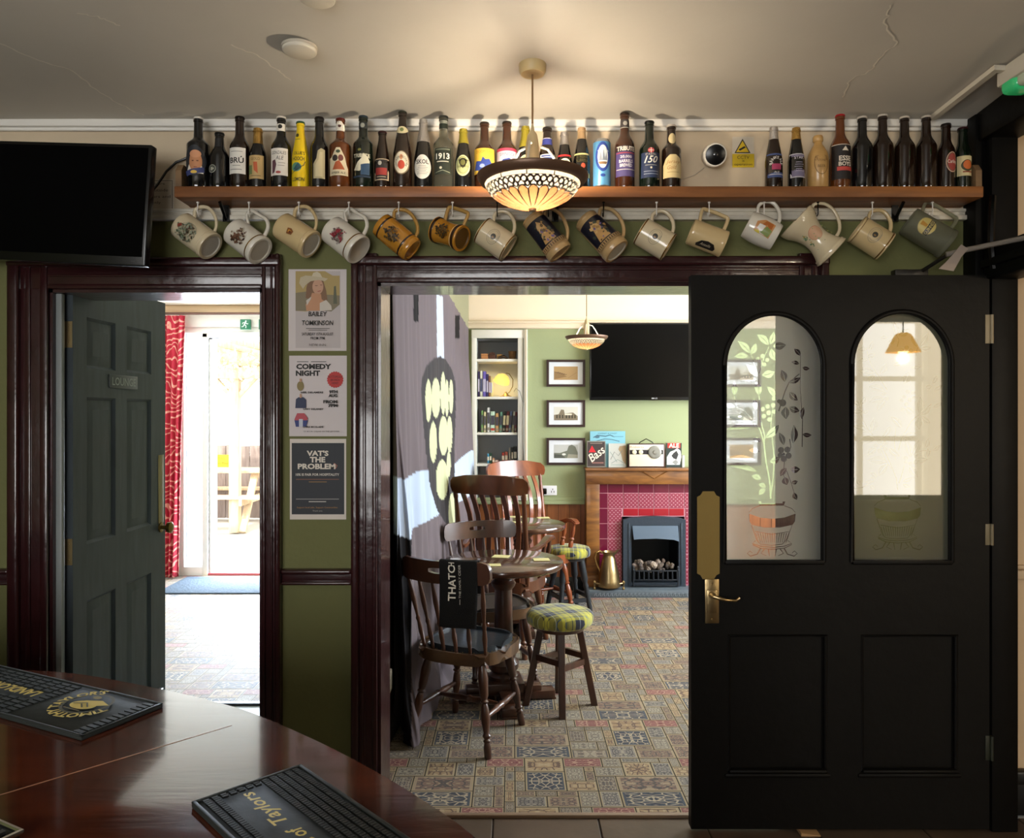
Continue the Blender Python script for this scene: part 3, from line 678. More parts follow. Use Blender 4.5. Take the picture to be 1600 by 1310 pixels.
def etched(spec, q, parent):
    s_, ox, oy = spec['s'], spec['ox'], spec['oy']
    def W(p): return (dx(ox+p[0]/s_), dz(oy+p[1]/s_))
    clear, veins = [], []
    for a in spec['leaves']: f, v = leaf(*a); clear.append([W(p) for p in f]); veins.append([W(p) for p in v])
    for x, y, r in spec['berries']: clear.append([W(p) for p in ell(x, y, r-1.5, r-1.5, 12)])
    for pts, w in spec['stems']: clear.append([W(p) for p in stem(pts, w)])
    c = spec['pot'][0]; yo = 0 if c < 300 else -32
    def L_(pts, w): clear.append([W((p[0], p[1]+yo)) for p in stem(pts, w)])
    L_([(c+70*cos(t), 985+14*sin(t)) for t in [i*pi/16-.1 for i in range(0, 34)]], 8) if 0 else None
    clear.append([W((x, y+yo)) for x, y in [(c-70,975),(c+65,975),(c+58,996),(c-64,996)]]); veins.append([W((x, y+yo)) for x, y in [(c-56,972),(c+52,972),(c+52,984),(c-56,984)]])
    clear.append([W((x, y+yo)) for x, y in [(c-118,1036),(c-60,1056),(c,1062),(c+60,1056),(c+117,1036),(c+114,1075),(c+102,1092),(c+40,1106),(c-40,1106),(c-104,1092),(c-114,1075)]])
    L_([(c-64,996),(c-100,1010),(c-118,1030)], 4); L_([(c+60,996),(c+98,1010),(c+116,1030)], 4)
    L_([(c-104,1094),(c-92,1130),(c-78,1170),(c-60,1190),(c,1196),(c+50,1190),(c+70,1168),(c+86,1130),(c+100,1094)], 4)
    for i in range(15): x = c-84+i*12; L_([(x, 1134), (c+(x-c)*.82, 1182)], 4)
    L_([(c-86,1126),(c,1140),(c+84,1126)], 4)
    for pts in ([(c-84,1172),(c-100,1186),(c-60,1200),(c,1206),(c+60,1200),(c+98,1186),(c+78,1172)], [(c-98,1192),(c-60,1210),(c,1216),(c+60,1210),(c+98,1192)], [(c-60,1212),(c-76,1240),(c-110,1250),(c-126,1236),(c-112,1224),(c-100,1234)], [(c+60,1212),(c+76,1240),(c+110,1250),(c+126,1236),(c+112,1224),(c+100,1234)], [(c-40,1214),(c-56,1236),(c-30,1248)], [(c+40,1214),(c+56,1236),(c+30,1248)], [(c-20,1216),(c-14,1250)], [(c+20,1216),(c+14,1250)]): L_(pts, 5)
    outer = arch(*q, n=24)
    vs, es = [], []
    for lp in [outer]+clear+veins:
        k = len(vs); n = len(lp); vs += [Vector(p) for p in lp]; es += [(k+i, k+(i+1) % n) for i in range(n)]
    v2, e2, f2, *_ = delaunay_2d_cdt(vs, es, [], 0, 1e-5)
    def box_(lp): return (min(p[0] for p in lp), max(p[0] for p in lp), min(p[1] for p in lp), max(p[1] for p in lp))
    bc = [(box_(lp), lp) for lp in clear]; bv = [(box_(lp), lp) for lp in veins]
    def inp(p, lp):
        r = False; n = len(lp); j = n-1
        for i in range(n):
            if (lp[i][1] > p[1]) != (lp[j][1] > p[1]) and p[0] < (lp[j][0]-lp[i][0])*(p[1]-lp[i][1])/(lp[j][1]-lp[i][1])+lp[i][0]: r = not r
            j = i
        return r
    def any_in(p, B): return any(b_[0] <= p[0] <= b_[1] and b_[2] <= p[1] <= b_[3] and inp(p, lp) for b_, lp in B)
    b = bmesh.new(); V = [b.verts.new((p[0], YD+.0235, p[1])) for p in v2]
    for f in f2:
        p = sum((v2[i] for i in f), Vector((0,0)))/len(f)
        if not inp(p, outer): continue
        if any_in(p, bc) and not any_in(p, bv): continue
        try: b.faces.new([V[i] for i in f])
        except ValueError: pass
    me = bpy.data.meshes.new('frosting'); b.to_mesh(me); b.free(); me.materials.append(M_frost)
    o = bpy.data.objects.new('frosting', me); COL.objects.link(o); o.parent = parent
# frosted layer: scatters what is behind and catches light from the front
M_frost = bpy.data.materials.new('acid_etched_glass'); M_frost.use_nodes = True; nt = M_frost.node_tree; N = nt.nodes; L = nt.links
for n_ in list(N): N.remove(n_)
out = N.new('ShaderNodeOutputMaterial'); mx = N.new('ShaderNodeMixShader'); rf = N.new('ShaderNodeBsdfRefraction'); rf.inputs['Roughness'].default_value = .42; rf.inputs['IOR'].default_value = 1.02
tr = N.new('ShaderNodeBsdfTranslucent'); df = N.new('ShaderNodeBsdfDiffuse'); tr.inputs[0].default_value = (.85,.85,.82,1); df.inputs[0].default_value = (.8,.8,.76,1); mx2 = N.new('ShaderNodeMixShader'); mx2.inputs[0].default_value = .86
tp = N.new('ShaderNodeBsdfTransparent'); mx3 = N.new('ShaderNodeMixShader'); mx3.inputs[0].default_value = .70
L.new(df.outputs[0], mx2.inputs[1]); L.new(tr.outputs[0], mx2.inputs[2]); L.new(tp.outputs[0], mx3.inputs[1]); L.new(mx2.outputs[0], mx3.inputs[2]); L.new(mx3.outputs[0], out.inputs[0])
M_glass = bpy.data.materials.new('clear_glass'); M_glass.use_nodes = True; nt = M_glass.node_tree; N = nt.nodes; L = nt.links
for n_ in list(N): N.remove(n_)
out = N.new('ShaderNodeOutputMaterial'); mx = N.new('ShaderNodeMixShader'); fr = N.new('ShaderNodeFresnel'); fr.inputs[0].default_value = 1.75; gl = N.new('ShaderNodeBsdfGlossy'); gl.inputs['Roughness'].default_value = .02; tp = N.new('ShaderNodeBsdfTransparent'); tp.inputs[0].default_value = (.96,.97,.95,1)
L.new(fr.outputs[0], mx.inputs[0]); L.new(tp.outputs[0], mx.inputs[1]); L.new(gl.outputs[0], mx.inputs[2]); L.new(mx.outputs[0], out.inputs[0])
for sp, q in ((LEFT, pane[0]), (RIGHT, pane[1])):
    m = MB(); A = arch(*q, n=24); V = [m.b.verts.new((x, YD+.018, z)) for x, z in A]; m.b.faces.new(V)
    g = m.build('glass_pane', M_glass, D, smooth=0); etched(sp, q, g)
# door furniture
m = MB(); px0, px1, py0, py1 = dx(1089), dx(1124), dz(905), dz(768); w = px1-px0
O = [(px0, py0+.02), (px0+.012, py0+.014), (px0+.02, py0), (px1-.02, py0), (px1-.012, py0+.014), (px1, py0+.02), (px1, py1-.02), (px1-.012, py1-.014), (px1-.02, py1), (px0+.02, py1), (px0+.012, py1-.014), (px0, py1-.02)]
m.plate(O, [], YD-.004, YD); m.build('push_plate', mat('8f7a48', .6, metal=.8, bump=.15, bscale=30), D)
H = None
m = MB(); m.box(dx(1101), dx(1123), YD-.006, YD, dz(974), dz(905), bev=.002); m.box(dx(1104), dx(1120), YD-.008, YD-.004, dz(958), dz(922), bev=.002)
m.cyl((dx(1111), YD-.001, dz(929)), (dx(1111), YD-.022, dz(929)), .012, n=16)
for y in (911, 968): m.cyl((dx(1112), YD-.009, dz(y)), (dx(1112), YD, dz(y)), .004)
h = m.build('latch_plate', M_brass, D)
m = MB(); m.tube([(dx(1111), YD-.02, dz(929)), (dx(1111), YD-.045, dz(929)), (dx(1118), YD-.052, dz(930)), (dx(1130), YD-.05, dz(933)), (dx(1144), YD-.046, dz(934)), (dx(1150), YD-.046, dz(930))], [.007,.007,.0065,.0055,.005,.006], 10); m.build('lever', M_brass, h)
for y0_, y1_, c in ((492, 537, '93866c'), (819, 852, '6f6650'), (1150, 1188, '20241a')):
    m = MB(); m.box(dx(1539), dx(1546), YD-.003, YD, dz(y1_), dz(y0_), bev=.001); m.cyl((x1+.006, YD-.004, dz(y1_)), (x1+.006, YD-.004, dz(y0_)), .006)
    m.build('hinge', mat(c, .5), D)
# overhead door closer with hanging paper tag
T_ = thing('door_closer', 'grey metal door-closer arm running from the black door top to the frame', 'door closer')
m = MB(); m.tube([(P(1478, 398, 2.66))[:], (P(1512, 390, 2.64))[:], (P(1600, 372, 2.56))[:], (1.76, 2.45, 2.10)], .009, 8)
m.build('arm', mat('8a8278', .4, metal=.3), T_)
m = MB(); m.tube([P(1437, 426, 2.78)[:], P(1478, 400, 2.68)[:]], .007, 8); m.box(1.38, 1.50, 2.765, 2.80, dz(430), dz(430)+.022, bev=.003); m.build('fixing_arm', mat('1f1c19', .4), T_)
m = MB(); A = [P(p[0], p[1], 2.63) for p in ((1502,382),(1513,389),(1502,402),(1490,424),(1467,420),(1480,408),(1487,400))]
B = [a+Vector((0, .002, 0)) for a in A]; n = len(A); m._new([*A, *B], [tuple(range(n)), tuple(range(2*n-1, n-1, -1))]+[(i, (i+1) % n, n+(i+1) % n, n+i) for i in range(n)])
tag(m.build('paper_tag', mat('9a8c80', .8)), 'torn pale paper tag hanging from the door-closer arm', 'tag')
m = MB(); m.tube([(1.715, 2.74, 2.28), (1.70, 2.72, 2.24), (1.69, 2.71, 2.12), (1.705, 2.72, 2.02)], .012, 8); tag(m.build('cable', M_blk), 'black cable looping down the dark post beside the door', 'cable')
m = MB(); m.box(1.03, 1.10, 2.735, 2.80, 0, .012); m.b.verts.ensure_lookup_table()
for v in m.b.verts:
    if v.co.x > 1.09: v.co.z *= .25
tag(m.build('door_wedge', mat('a9845c', .7)), 'small wooden wedge on the floor under the black door', 'door wedge')
# ------------------------------------------------------------------ bottle shelf, bottles, hooks, mugs
YS = 2.735; ZSH = 2.278; ZST = 2.317; YBT = 2.782; SB = F/YBT
SHX0, SHX1 = (272-CX)/F*YS, (1537-CX)/F*YS
T_ = thing('bottle_shelf', 'long brown wooden shelf high on the wall carrying the beer bottles', 'shelf')
m = MB(); m.box(SHX0, SHX1, YS, YW-.019, ZSH, ZST, bev=.003); m.box(SHX0, SHX1, YW-.019, YW, ZSH, ZSH+.02); m.build('board', W_shelf, T_)
for x, s_ in ((SHX0, 1), (SHX1, -1)):
    m = MB(); pts = [(YS+.01, ZST), (YW-.02, ZST), (YW-.02, ZST+.085), (YS+.03, ZST+.085), (YS+.01, ZST+.06)]
    m.plate(pts, [], x, x+s_*.022, axis='X'); m.build('end_block', wood('end_block_wood', '5a4430', '7d6140', .7, (4, 4, 4)), T_)
for x in (-1.06, .16, 1.42):
    m = MB(); m.box(x-.012, x+.012, YW-.035, YW-.0285, ZSH-.06, ZSH); m.tube([(x, YW-.03, ZSH-.055), (x, YS+.05, ZSH-.004)], .006); m.build('bracket', M_blk, T_)
def bx(px): return (px-CX)/SB
YBASE = HY-(ZST-CH)*SB                     # pixel row of the shelf top at the bottles' depth
def bz(y): return (YBASE-y)/SB
def glass(col, rough=.08): return mat(col, rough, coat=.6, spec=.6)
G_blk, G_dkb, G_brn, G_grn, G_ylw = glass('0c0c0d'), glass('1c0f08'), glass('3a1c0a'), glass('0a140c'), mat('e3c21a', .2, coat=.6)
G_amb = glass('5a2e10'); G_clear = mat('c8ccc0', .05, trans=.95, ior=1.3)
GOLD = mat('b08a48', .35, metal=.9, bump=.6, bscale=260); SILV = mat('b9b3ad', .35, metal=.85, bump=.5, bscale=260); YGOLD = mat('b7a83c', .35, metal=.6, bump=.3, bscale=200)
def prof(h, R, style, n=10):
    rn = .0148
    if style == 'tall': zs, zn = .56, .76
    elif style == 'slope': zs, zn, rn = .45, .84, .0135
    elif style == 'stub': zs, zn = .54, .80
    elif style == 'round': zs, zn = .60, .73
    else: zs, zn = .50, .80
    p = [(R*.8, 0), (R*.97, .003), (R, .008), (R, h*zs)]
    for i in range(1, n):
        t = i/n; e_ = .5-.5*cos(pi*t) if style != 'slope' else t**.9*(.75+.25*t)
        p.append((R+(rn*1.12-R)*e_, h*(zs+(zn-zs)*t)))
    p += [(rn*1.12, h*zn), (rn, h*.93), (rn*1.14, h*.935), (rn*1.14, h*.955), (rn, h*.96), (rn, h*.985)]
    return p
def bottle(cx, top, w, gl_, cap, style, foil, shapes, label, group=None, neck=None):
    x = bx(cx); R = w/2/SB; h = bz(top)
    B = thing('beer_bottle', label, 'bottle', (x, YBT, ZST), 0, group)
    pr = prof(h, R, style)
    m = MB(); m.lathe(pr, 28); m.build('glass_body', gl_, B, smooth=50)
    def rad_at(z):
        for (r0, z0_), (r1, z1_) in zip(pr, pr[1:]):
            if z0_ <= z <= z1_ and z1_ > z0_: return r0+(r1-r0)*(z-z0_)/(z1_-z0_)
        return pr[-1][0]
    if cap:
        m = MB(); rc = pr[-1][0]+.0022; m.lathe([(rc, h-.0075), (rc+.0009, h-.0065), (rc*.97, h-.001), (rc*.7, h)], 21); m.build('crown_cap', mat(cap, .35, metal=.2), B)
    if foil:
        fm, y1 = foil; z0_ = bz(y1); zs = sorted({z for _, z in pr if z > z0_} | {z0_})
        m = MB(); m.lathe([(rad_at(z)+.0009, z) for z in zs]+[(pr[-1][0]+.001, h-.002), (pr[-1][0]*.8, h)], 24); m.build('foil', fm, B)
    def mapper(u, v, k):
        z = bz(v); r = rad_at(z)+.00045+k*.00022; X = max(-.985*r, min(.985*r, u/SB)); return Vector((X, -math.sqrt(max(0, r*r-X*X)), z))
    if shapes: art('label', shapes, mapper, B, cut=1.6, flip=True, smooth=True)
    if neck: art('neck_label', neck, mapper, B, cut=1.3, flip=True, smooth=True)
    return B
def lab(y0, y1, w, c, txt=(), border=None):
    s = [('R', -w/2, y0, w/2, y1, c)]
    if border: s = [('R', -w/2, y0, w/2, y1, border), ('R', -w/2+1.5, y0+1.5, w/2-1.5, y1-1.5, c)]
    return s+list(txt)
def oval(y0, y1, w, c, txt=(), border=None):
    cy, ry = (y0+y1)/2, (y1-y0)/2
    s = [('E', 0, cy, w/2, ry, border or c)]
    if border: s.append(('E', 0, cy, w/2-1.6, ry-1.6, c))
    return s+list(txt)
def lines(y0, y1, n, w, c): return [('R', -w/2*(.7+.3*((i*7) % 3)/2), y0+(y1-y0)*i/n, w/2*(.7+.3*((i*5) % 3)/2), y0+(y1-y0)*i/n+.8, c) for i in range(n)]
bk = '1d1a18'
face = [('E', 2, 258, 9.5, 17, 'b98058'), ('P', [(-8,262),(-13,276),(13,276),(11,264),(6,270),(-4,270)], 'd8cfc0'), ('E', 2, 246, 8.5, 6, 'c98f68'), ('R', -3, 256, 0, 257.5, '5a3420'), ('R', 4, 256, 7, 257.5, '5a3420'), ('R', 0, 266, 5, 267, '7a3a2c'), ('P', [(-15,272),(14,266),(14,274),(-12,280)], '39406e'), ('E', 0, 274, 5, 2.5, 'd9b44a')]
S_ = []
S_.append((310,184,35,G_blk,'e6e1d8','round',None,[('E',0,256,16,24,'23262c')]+face,'large black bottle with a portrait label, leftmost on the shelf'))
S_.append((343,208,31,G_blk,'1a1a1a','stub',None,[('O',-6,268,6.5,6.5,1.5,'8a8c80'),('E',-6,268,4,4,'5c6058'),('P',[(-8,265),(-2,268),(-8,271)],'aaa99a')],'short black bottle with a small grey round emblem, beside the portrait bottle',None,[('R',-5,218,5,232,'222222'),('L',[(-4,221),(3,220)],1,'b9b9b0'),('L',[(-4,225),(3,224)],1,'b9b9b0'),('L',[(-4,229),(3,228)],1,'b9b9b0')]))
S_.append((374.7,183,31,G_dkb,'1a1412','tall',None,lab(235.5,276,25,'d8d4cc',[('T','BRÚ',0,254,11,bk,{'w':21,'bold':.02}),('R',-9,241,9,242,'8d8a84'),('R',-6,263,6,264,'8d8a84'),('R',-10,269,8,270,'6d6a64')]),'brown bottle with a white label reading BRÚ'))
S_.append((403,201,26,G_blk,None,'stub',(GOLD,226.5),lab(246.5,283,23,'b79a66',[('T','GOLD',0,252,4,'5d4a2c',{'w':14}),('R',-11,262,-5,276,'6b7a4c'),('P',[(-3,257),(3,257),(4,275),(-2,270)],'b4562e'),('R',-8,278,8,279,'6b5a3c')]),'small dark bottle with crinkled gold neck foil and a tan label'))
S_.append((439.6,183,31.5,G_blk,'ded8ce','tall',None,lab(236.5,278.7,26,'dcd6cc',[('T','GONZALES',0,243.5,5,bk,{'w':22,'shear':.2}),('T','ALE',2,251.5,6,bk,{'w':12,'shear':.2}),('P',[(-10,256),(-5,254),(-3,262),(-6,274),(-10,276)],'5b3a44'),('R',0,259,10,259.8,'8a8078'),('R',-1,263,9,263.8,'8a8078'),('E',0,274,4,2,'a04a44')]),'black bottle with white cap, neck band and label, left of the yellow bottle',None,[('R',-7,195.5,7,207,'ded8ce'),('E',0,200,3.4,3.4,bk)]))
S_.append((469.6,191,27,G_ylw,'1c4a2c','slope',None,[('T',"OLLIE'S",1,243,5.5,'3c3a14',{'w':17,'bold':.01}),('T','HOOCH',0,252,6.5,'3c3a14',{'w':18,'bold':.02}),('E',-3,265,8,7,'5a8a6a'),('P',[(-8,268),(0,258),(5,266),(-2,271)],'26505a'),('L',[(-11,275),(8,262),(10,256)],1,'3c3a14'),('T','LEMON',0,284,6,'3c3a14',{'w':18,'bold':.02})],'bright yellow bottle with a green cap',None,[('E',-3,214,2.6,3,'4a4416'),('R',-6,220,2,221,'6a6420')]))
S_.append((499,184,28,G_blk,'1a1412','tall',None,[('P',[(-6,283),(-6,260),(-1,252),(1,240),(6,236),(11,238),(11,283)],'a99e7c'),('P',[(-3,280),(-3,262),(2,254),(4,242),(8,242),(8,280)],'beb28e')],'black bottle with a partly turned cream label, right of the yellow bottle'))
S_.append((532,186,33.5,G_amb,'5a1410','round',None,[('P',[(-14,279),(-14,252),(-10,250),(-7,243),(-3,236),(3,236),(7,244),(10,251),(12,262),(14,268),(14,279)],'d3c6a6'),('E',-5,252,4.5,5,'2c2622'),('E',4,252,4,5,'6d3b34'),('E',0,242,3.4,2.6,'3c4a34'),('P',[(-9,270),(-4,258),(2,256),(7,264),(10,270)],'a5522c'),('T','AMBER ALE',0,275,3.6,bk,{'w':22})],'amber brown bottle with an ornate cream shield label',None,[('P',[(-8,197),(-3,192),(3,192),(8,199),(7,207),(-8,206)],'ddd6c8'),('E',0,199,2.6,2.6,'4a2a20')]))
S_.append((567.6,182,31.5,G_grn,'2c3a44','round',None,[('T','TRIBUTE',0,248,6,'cfc8b2',{'w':25,'bold':.02}),('P',[(-12,270),(-6,258),(0,252),(3,244),(9,249),(12,256),(12,264),(4,266),(-3,272)],'c9c4ae'),('P',[(-1,262),(12,259),(12,278),(-1,278)],'26425e'),('R',-13,279,13,282,'1e3044'),('E',-3,239,3,2,'6d6a34')],'black-green bottle with white lettering, a white bird shape and blue patch',None,[('R',-6.6,193,6.6,203,'23282a'),('E',0,198,3.6,3.6,'8a8d84')]))
S_.append((597.5,206,24.5,G_dkb,'35181a','slope',None,lab(251.5,285,22,'23201f',[('R',-8.5,266,8.5,277,'8e2c26'),('E',-2,258.5,3,3.4,'a8a49a'),('R',-7,279.5,7,280.5,'b8ac94')],'b9a68a'),'small dark bottle with a black and red label in a pale border'))
S_.append((629,175,30,G_dkb,'2a2c22','slope',None,oval(240,277,25,'d7cfb8',[('E',0,262,5.4,7,'b5432c'),('E',0,250,2.6,4,'c98a60'),('A','HACKER PSCHORR',0,258,8.6,3.4,90,'2b2620',{})],'6d5c44'),'tallest dark bottle with a round white label showing a red figure',None,[('E',0,206,9,6,'cfc49c'),('E',0,205.5,3,3,'6f7a4a')]))
S_.append((661.5,187,28.5,G_blk,None,'slope',(SILV,224),oval(246,284,25.5,'d9d5cc',[('T','SKOL',0,257,7,bk,{'w':19,'bold':.02})]+lines(263,278,6,17,'98948c')),'black bottle with silver foil and a white label reading SKOL'))
S_.append((693,182,31.5,G_clear,'2a2c28','round',None,lab(236,277,25,'23291f',[('T','1913',0,249,9.5,'e8e4d8',{'w':21,'bold':.025}),('R',-9,256.5,9,258,'c9c4b2'),('E',-3,267,2,2,'c9c4b2'),('R',-11,237.5,11,239.5,'6d7262'),('L',[(-11,274),(0,271),(11,274)],1,'8a8f7c')]),'clear glass bottle with a dark label reading 1913',None,[('R',-7,195,7,203,'20291f')]))
S_.append((724,202,26.5,G_blk,None,'slope',(YGOLD,226),oval(246,279,22,'a9ad7a',[('E',0,258,4,4.6,'5c5b2c'),('T','GUINNESS',0,264,2.8,'4a4522',{'w':18}),('O',0,262,9,13,.7,'6d7038')],'c9c79c'),'dark bottle with yellow-gold foil and a pale green oval label'))
S_.append((757,192,32,G_brn,'1e1410','tall',None,lab(236.5,276,31,'d3ab3c',[('T','DOOM BAR',0,242,4.5,'b3862a',{'w':25}),('P',[(-15,270),(-12,256),(-5,257),(-2,250),(2,254),(8,253),(13,262),(10,274)],'2b3f86'),('E',-3,264,4,3,'8a98c4')]),'brown bottle with a yellow and blue label behind the lamp rim'))
S_.append((792,191,32,G_brn,'1e1410','tall',None,lab(236.5,276,31,'c8bcc4',[('R',-15.5,236.5,15.5,241,'b43a54'),('T','SPINGO',0,246,5,'41506a',{'w':22}),('P',[(-12,262),(-6,254),(4,252),(12,258),(8,268),(-8,270)],'2c3a80'),('R',9,252,15.5,276,'bd3a5e')]),'brown bottle with a pink, white and blue label behind the lamp'))
S_.append((821,198,28,G_blk,None,'slope',(YGOLD,232),oval(246,279,22,'a9ad7a',[],'c9c79c'),'dark bottle with tall pale gold foil hidden behind the lamp stem'))
S_.append((855,200,26,G_dkb,'1e1a18','stub',None,lab(245,280,22,'32407c',[('R',-9,249,9,250,'d8d4cc'),('T','ALE',0,256,6,'d8d4cc',{'w':14})],'c9c8cc'),'dark bottle with a blue neck label just right of the lamp stem',None,[('R',-8,218,8,229,'343c86'),('E',2,223,3,3,'b9bcd0'),('R',-8,218,8,219,'c9c8cc')]))
S_.append((882,207,25,G_blk,None,'slope',(SILV,228),[('R',-11,245,11,284,'a8282a'),('E',0,261,9.5,10,'d8cdb4'),('T','RED',0,257,4,'5a2a22',{'w':12}),('R',-8,274,8,275,'d8cdb4')],'small dark bottle with silver foil and a red and white label'))
S_.append((909,200,27,G_blk,None,'slope',(mat('c4a47c', .4, metal=.6, bump=.3, bscale=200),219),lab(243,281,24,'b7ad74',[('T','STRONG',0,249,4.5,'5d5630',{'w':18}),('T','SUFFOLK',0,255,4.5,'5d5630',{'w':18}),('E',1,263,3.4,4,'a8442c'),('R',-9,271,9,272,'6d6638')]),'dark bottle with pale gold foil and an olive-yellow label, left of the blue can'))
CAN = (940, 221, 27.5)
S_.append((976,177,31,G_brn,'221812','tall',None,lab(233,280,29,'4b4070',[('R',-14.5,232,14.5,241.5,'2c1a1a'),('T','TRIBUTE',0,237,7,'e3ddd0',{'w':27,'bold':.025}),('R',-14,243,14,244.5,'a03a3c'),('T','20,000',0,250,5,'d9d6da',{'w':18,'bold':.02}),('T','BARRELS',0,256.5,5,'d9d6da',{'w':21,'bold':.02}),('T','BREWED',0,263,5,'d9d6da',{'w':19,'bold':.02}),('R',-14,269,14,270,'c9c4b8')]),'tall brown bottle with a purple label and white lettering, right of the can',None,[('R',-7.5,189,7.5,202,'3f3a3a'),('E',0,195,3.4,3.4,'a8a49c'),('R',-7.5,201,7.5,202.2,'b0aca4')]))
S_.append((1014.6,190,32,G_grn,'0f0f10','tall',None,[('P',[(-14,243),(14,243),(14.5,282),(-14.5,282)],'1f2c4c'),('E',0,240,5,4,'b8484a'),('R',-4,239.5,4,240.5,'e0d8cc'),('R',-.5,236,.5,244,'e0d8cc'),('T','ST AUSTELL',0,246,3,'cfc8b8',{'w':17}),('T','150',0,254,11,'dcd8cc',{'w':21,'shear':.35,'bold':.015}),('R',-9,262.5,9,263.3,'a7a498'),('E',0,267,1.6,1.6,'cfc8b8'),('R',-11,272,11,273,'8890a0'),('R',-11,276,11,277,'8890a0')],'black bottle with a navy label reading 150'))
S_.append((1049,196,30,G_dkb,'c8beb2','round',None,[('P',[(-14,282),(-14,262),(-11,252),(-5,246),(4,246),(11,251),(14,262),(14,282)],'c9b585'),('T','Jersey',0,258,7,'9a6a34',{'w':22,'shear':.3}),('T','Gold',-2,266,6,'9a6a34',{'w':14,'shear':.3}),('R',-9,273,9,274,'a08a5c')],'brown bottle with a cream arched label, left of the wall camera',None,[('E',0,219,5.6,8.5,'cbb98c'),('O',0,219,4.4,6.6,.7,'a08a5c')]))
S_.append((1209,199,27,G_dkb,None,'slope',(SILV,219.5),lab(243.5,281,24,'3c4c7c',[('A','BANKS ALE',0,258,8,4.5,90,'d8d4d0',{'bold':.01}),('R',-7,260,7,269,'a0365a'),('R',-11,276,11,277,'c9c4c8'),('T','ALE',0,273,3,'d8d4d0',{'w':8})]),'dark bottle with silver foil and a blue label, right of the yellow warning sign'))
S_.append((1244,200,26,G_blk,None,'slope',(GOLD,219.5),lab(243.5,281,23,'6d6680',[('T','STAR',0,250,4.5,'c9c4cc',{'w':14})]+lines(257,274,5,14,'a09aac'),'b9b5bc'),'black bottle with gold foil and a grey-mauve label'))
S_.append((1312.5,180,30.5,G_amb,'a8242a','tall',None,[('R',-15,231,15,284,'1a1414'),('R',-15,230,15,231.2,'b8aca0'),('P',[(-3,240),(2,233),(7,240)],'cfc4b4'),('T','ESSE',2,252,8,'d2c8ba',{'w':19,'bold':.03}),('T','BOYS',2,260.5,6.5,'d2c8ba',{'w':20,'bold':.03}),('R',-10,265,15,271,'b5403a')],'brown bottle with a red cap and a black and red label'))
for cx_, top_, lb in ((1347,183,'leftmost'),(1379,180,'second from left'),(1413,183,'third from left'),(1447,182,'rightmost')):
    S_.append((cx_,top_,31,G_dkb if cx_ > 1360 else G_blk,'cfc6ba','tall',None,[],'plain brown bottle without a label, %s of the four plain ones' % lb,'plain unlabelled brown bottles'))
S_.append((1478,194,26,G_dkb,'1a1614','tall',None,[('E',3,257,9.5,16,'c9a08c'),('E',3,257,8,13.5,'8f3a34'),('T','Carling',3,257,7,'e0d6c8',{'w':15}),('O',3,257,8.6,14.6,1,'3c4a34')],'dark bottle with a pink and red oval label, next to last on the right'))
S_.append((1504,200,24,G_grn,'33151a','stub',None,lab(247,278,23,'c3b58a',[('E',1,262,9,9,'3d3b22'),('E',1,261,6.5,7,'c0622c'),('R',-6,271,8,273,'7a2c1c')]),'dark green bottle with cream and orange label, rightmost on the shelf'))
for t in S_: bottle(*(t[:9]), **(dict(group=t[9]) if len(t) > 9 and t[9] else {}), **(dict(neck=t[10]) if len(t) > 10 else {}))
# stoneware bottle
B = thing('stoneware_bottle', 'tan stoneware ginger-beer bottle standing between the foil-topped and red-capped bottles', 'bottle', (bx(1278), YBT, ZST))
h = bz(213); R = 15.7/SB; M_st = mat('b08a52', .4, coat=.4, var=.1, vscale=20)
prs = [(R*.9, 0), (R, .004), (R, h*.58), (R*.93, h*.66), (R*.62, h*.78), (R*.42, h*.83), (R*.38, h*.88), (R*.5, h*.90), (R*.5, h*.97), (R*.42, h)]
m = MB(); m.lathe(prs, 28); m.build('body', M_st, B, smooth=50)
rf_ = lambda z: R if z < h*.58 else R+(R*.62-R)*(z-h*.58)/(h*.2)
def mp_(u, v, k): z = bz(v); r = rf_(z)+.0004; X = max(-.98*r, min(.98*r, u/SB)); return Vector((X, -math.sqrt(r*r-X*X), z))
art('stamp', [('O',0,258,10.5,19,.8,'5d4422'),('A','GINGER BEER',0,252,8,3.6,90,'5d4422',{}),('T','STONE',0,255,3,'5d4422',{'w':12}),('T','BEER',0,264,4,'5d4422',{'w':12})], mp_, B, cut=1.6, flip=True, smooth=True)
# blue can
B = thing('drink_can', 'light blue beer can with a white oval picture of a ship, standing among the bottles', 'can', (bx(CAN[0]), YBT-.008, ZST))
h = bz(CAN[1]); R = CAN[2]/2/SB
m = MB(); m.lathe([(R*.8, 0), (R, .007), (R, h-.012), (R*.86, h-.002), (R*.84, h), (R*.8, h-.003)], 28, mis=[1,0,1,1,1,1]); m.build('can_body', [mat('5f9cc9', .3, metal=.3), mat('b8bcc0', .25, metal=.9)], B, smooth=50)
def mp_(u, v, k): z = bz(v); r = R+.0003+k*.0002; X = max(-.98*r, min(.98*r, u/SB)); return Vector((X, -math.sqrt(r*r-X*X), z))
art('label', [('E',0,250,11,23,'26408c'),('E',0,250,8,18,'d8dcdc'),('P',[(-6,256),(-3,240),(-1,256)],'8a8f98'),('P',[(-1,256),(1,236),(4,256)],'7a8490'),('P',[(3,256),(5,243),(7,256)],'8a8f98'),('P',[(-7,258),(7,258),(5,262),(-5,262)],'8a6a4a'),('A','ALE ALE',0,246,8,3.6,90,'dce0e4',{}),('E',0,279,4,2.4,'26408c')], mp_, B, cut=1.6, flip=True, smooth=True)
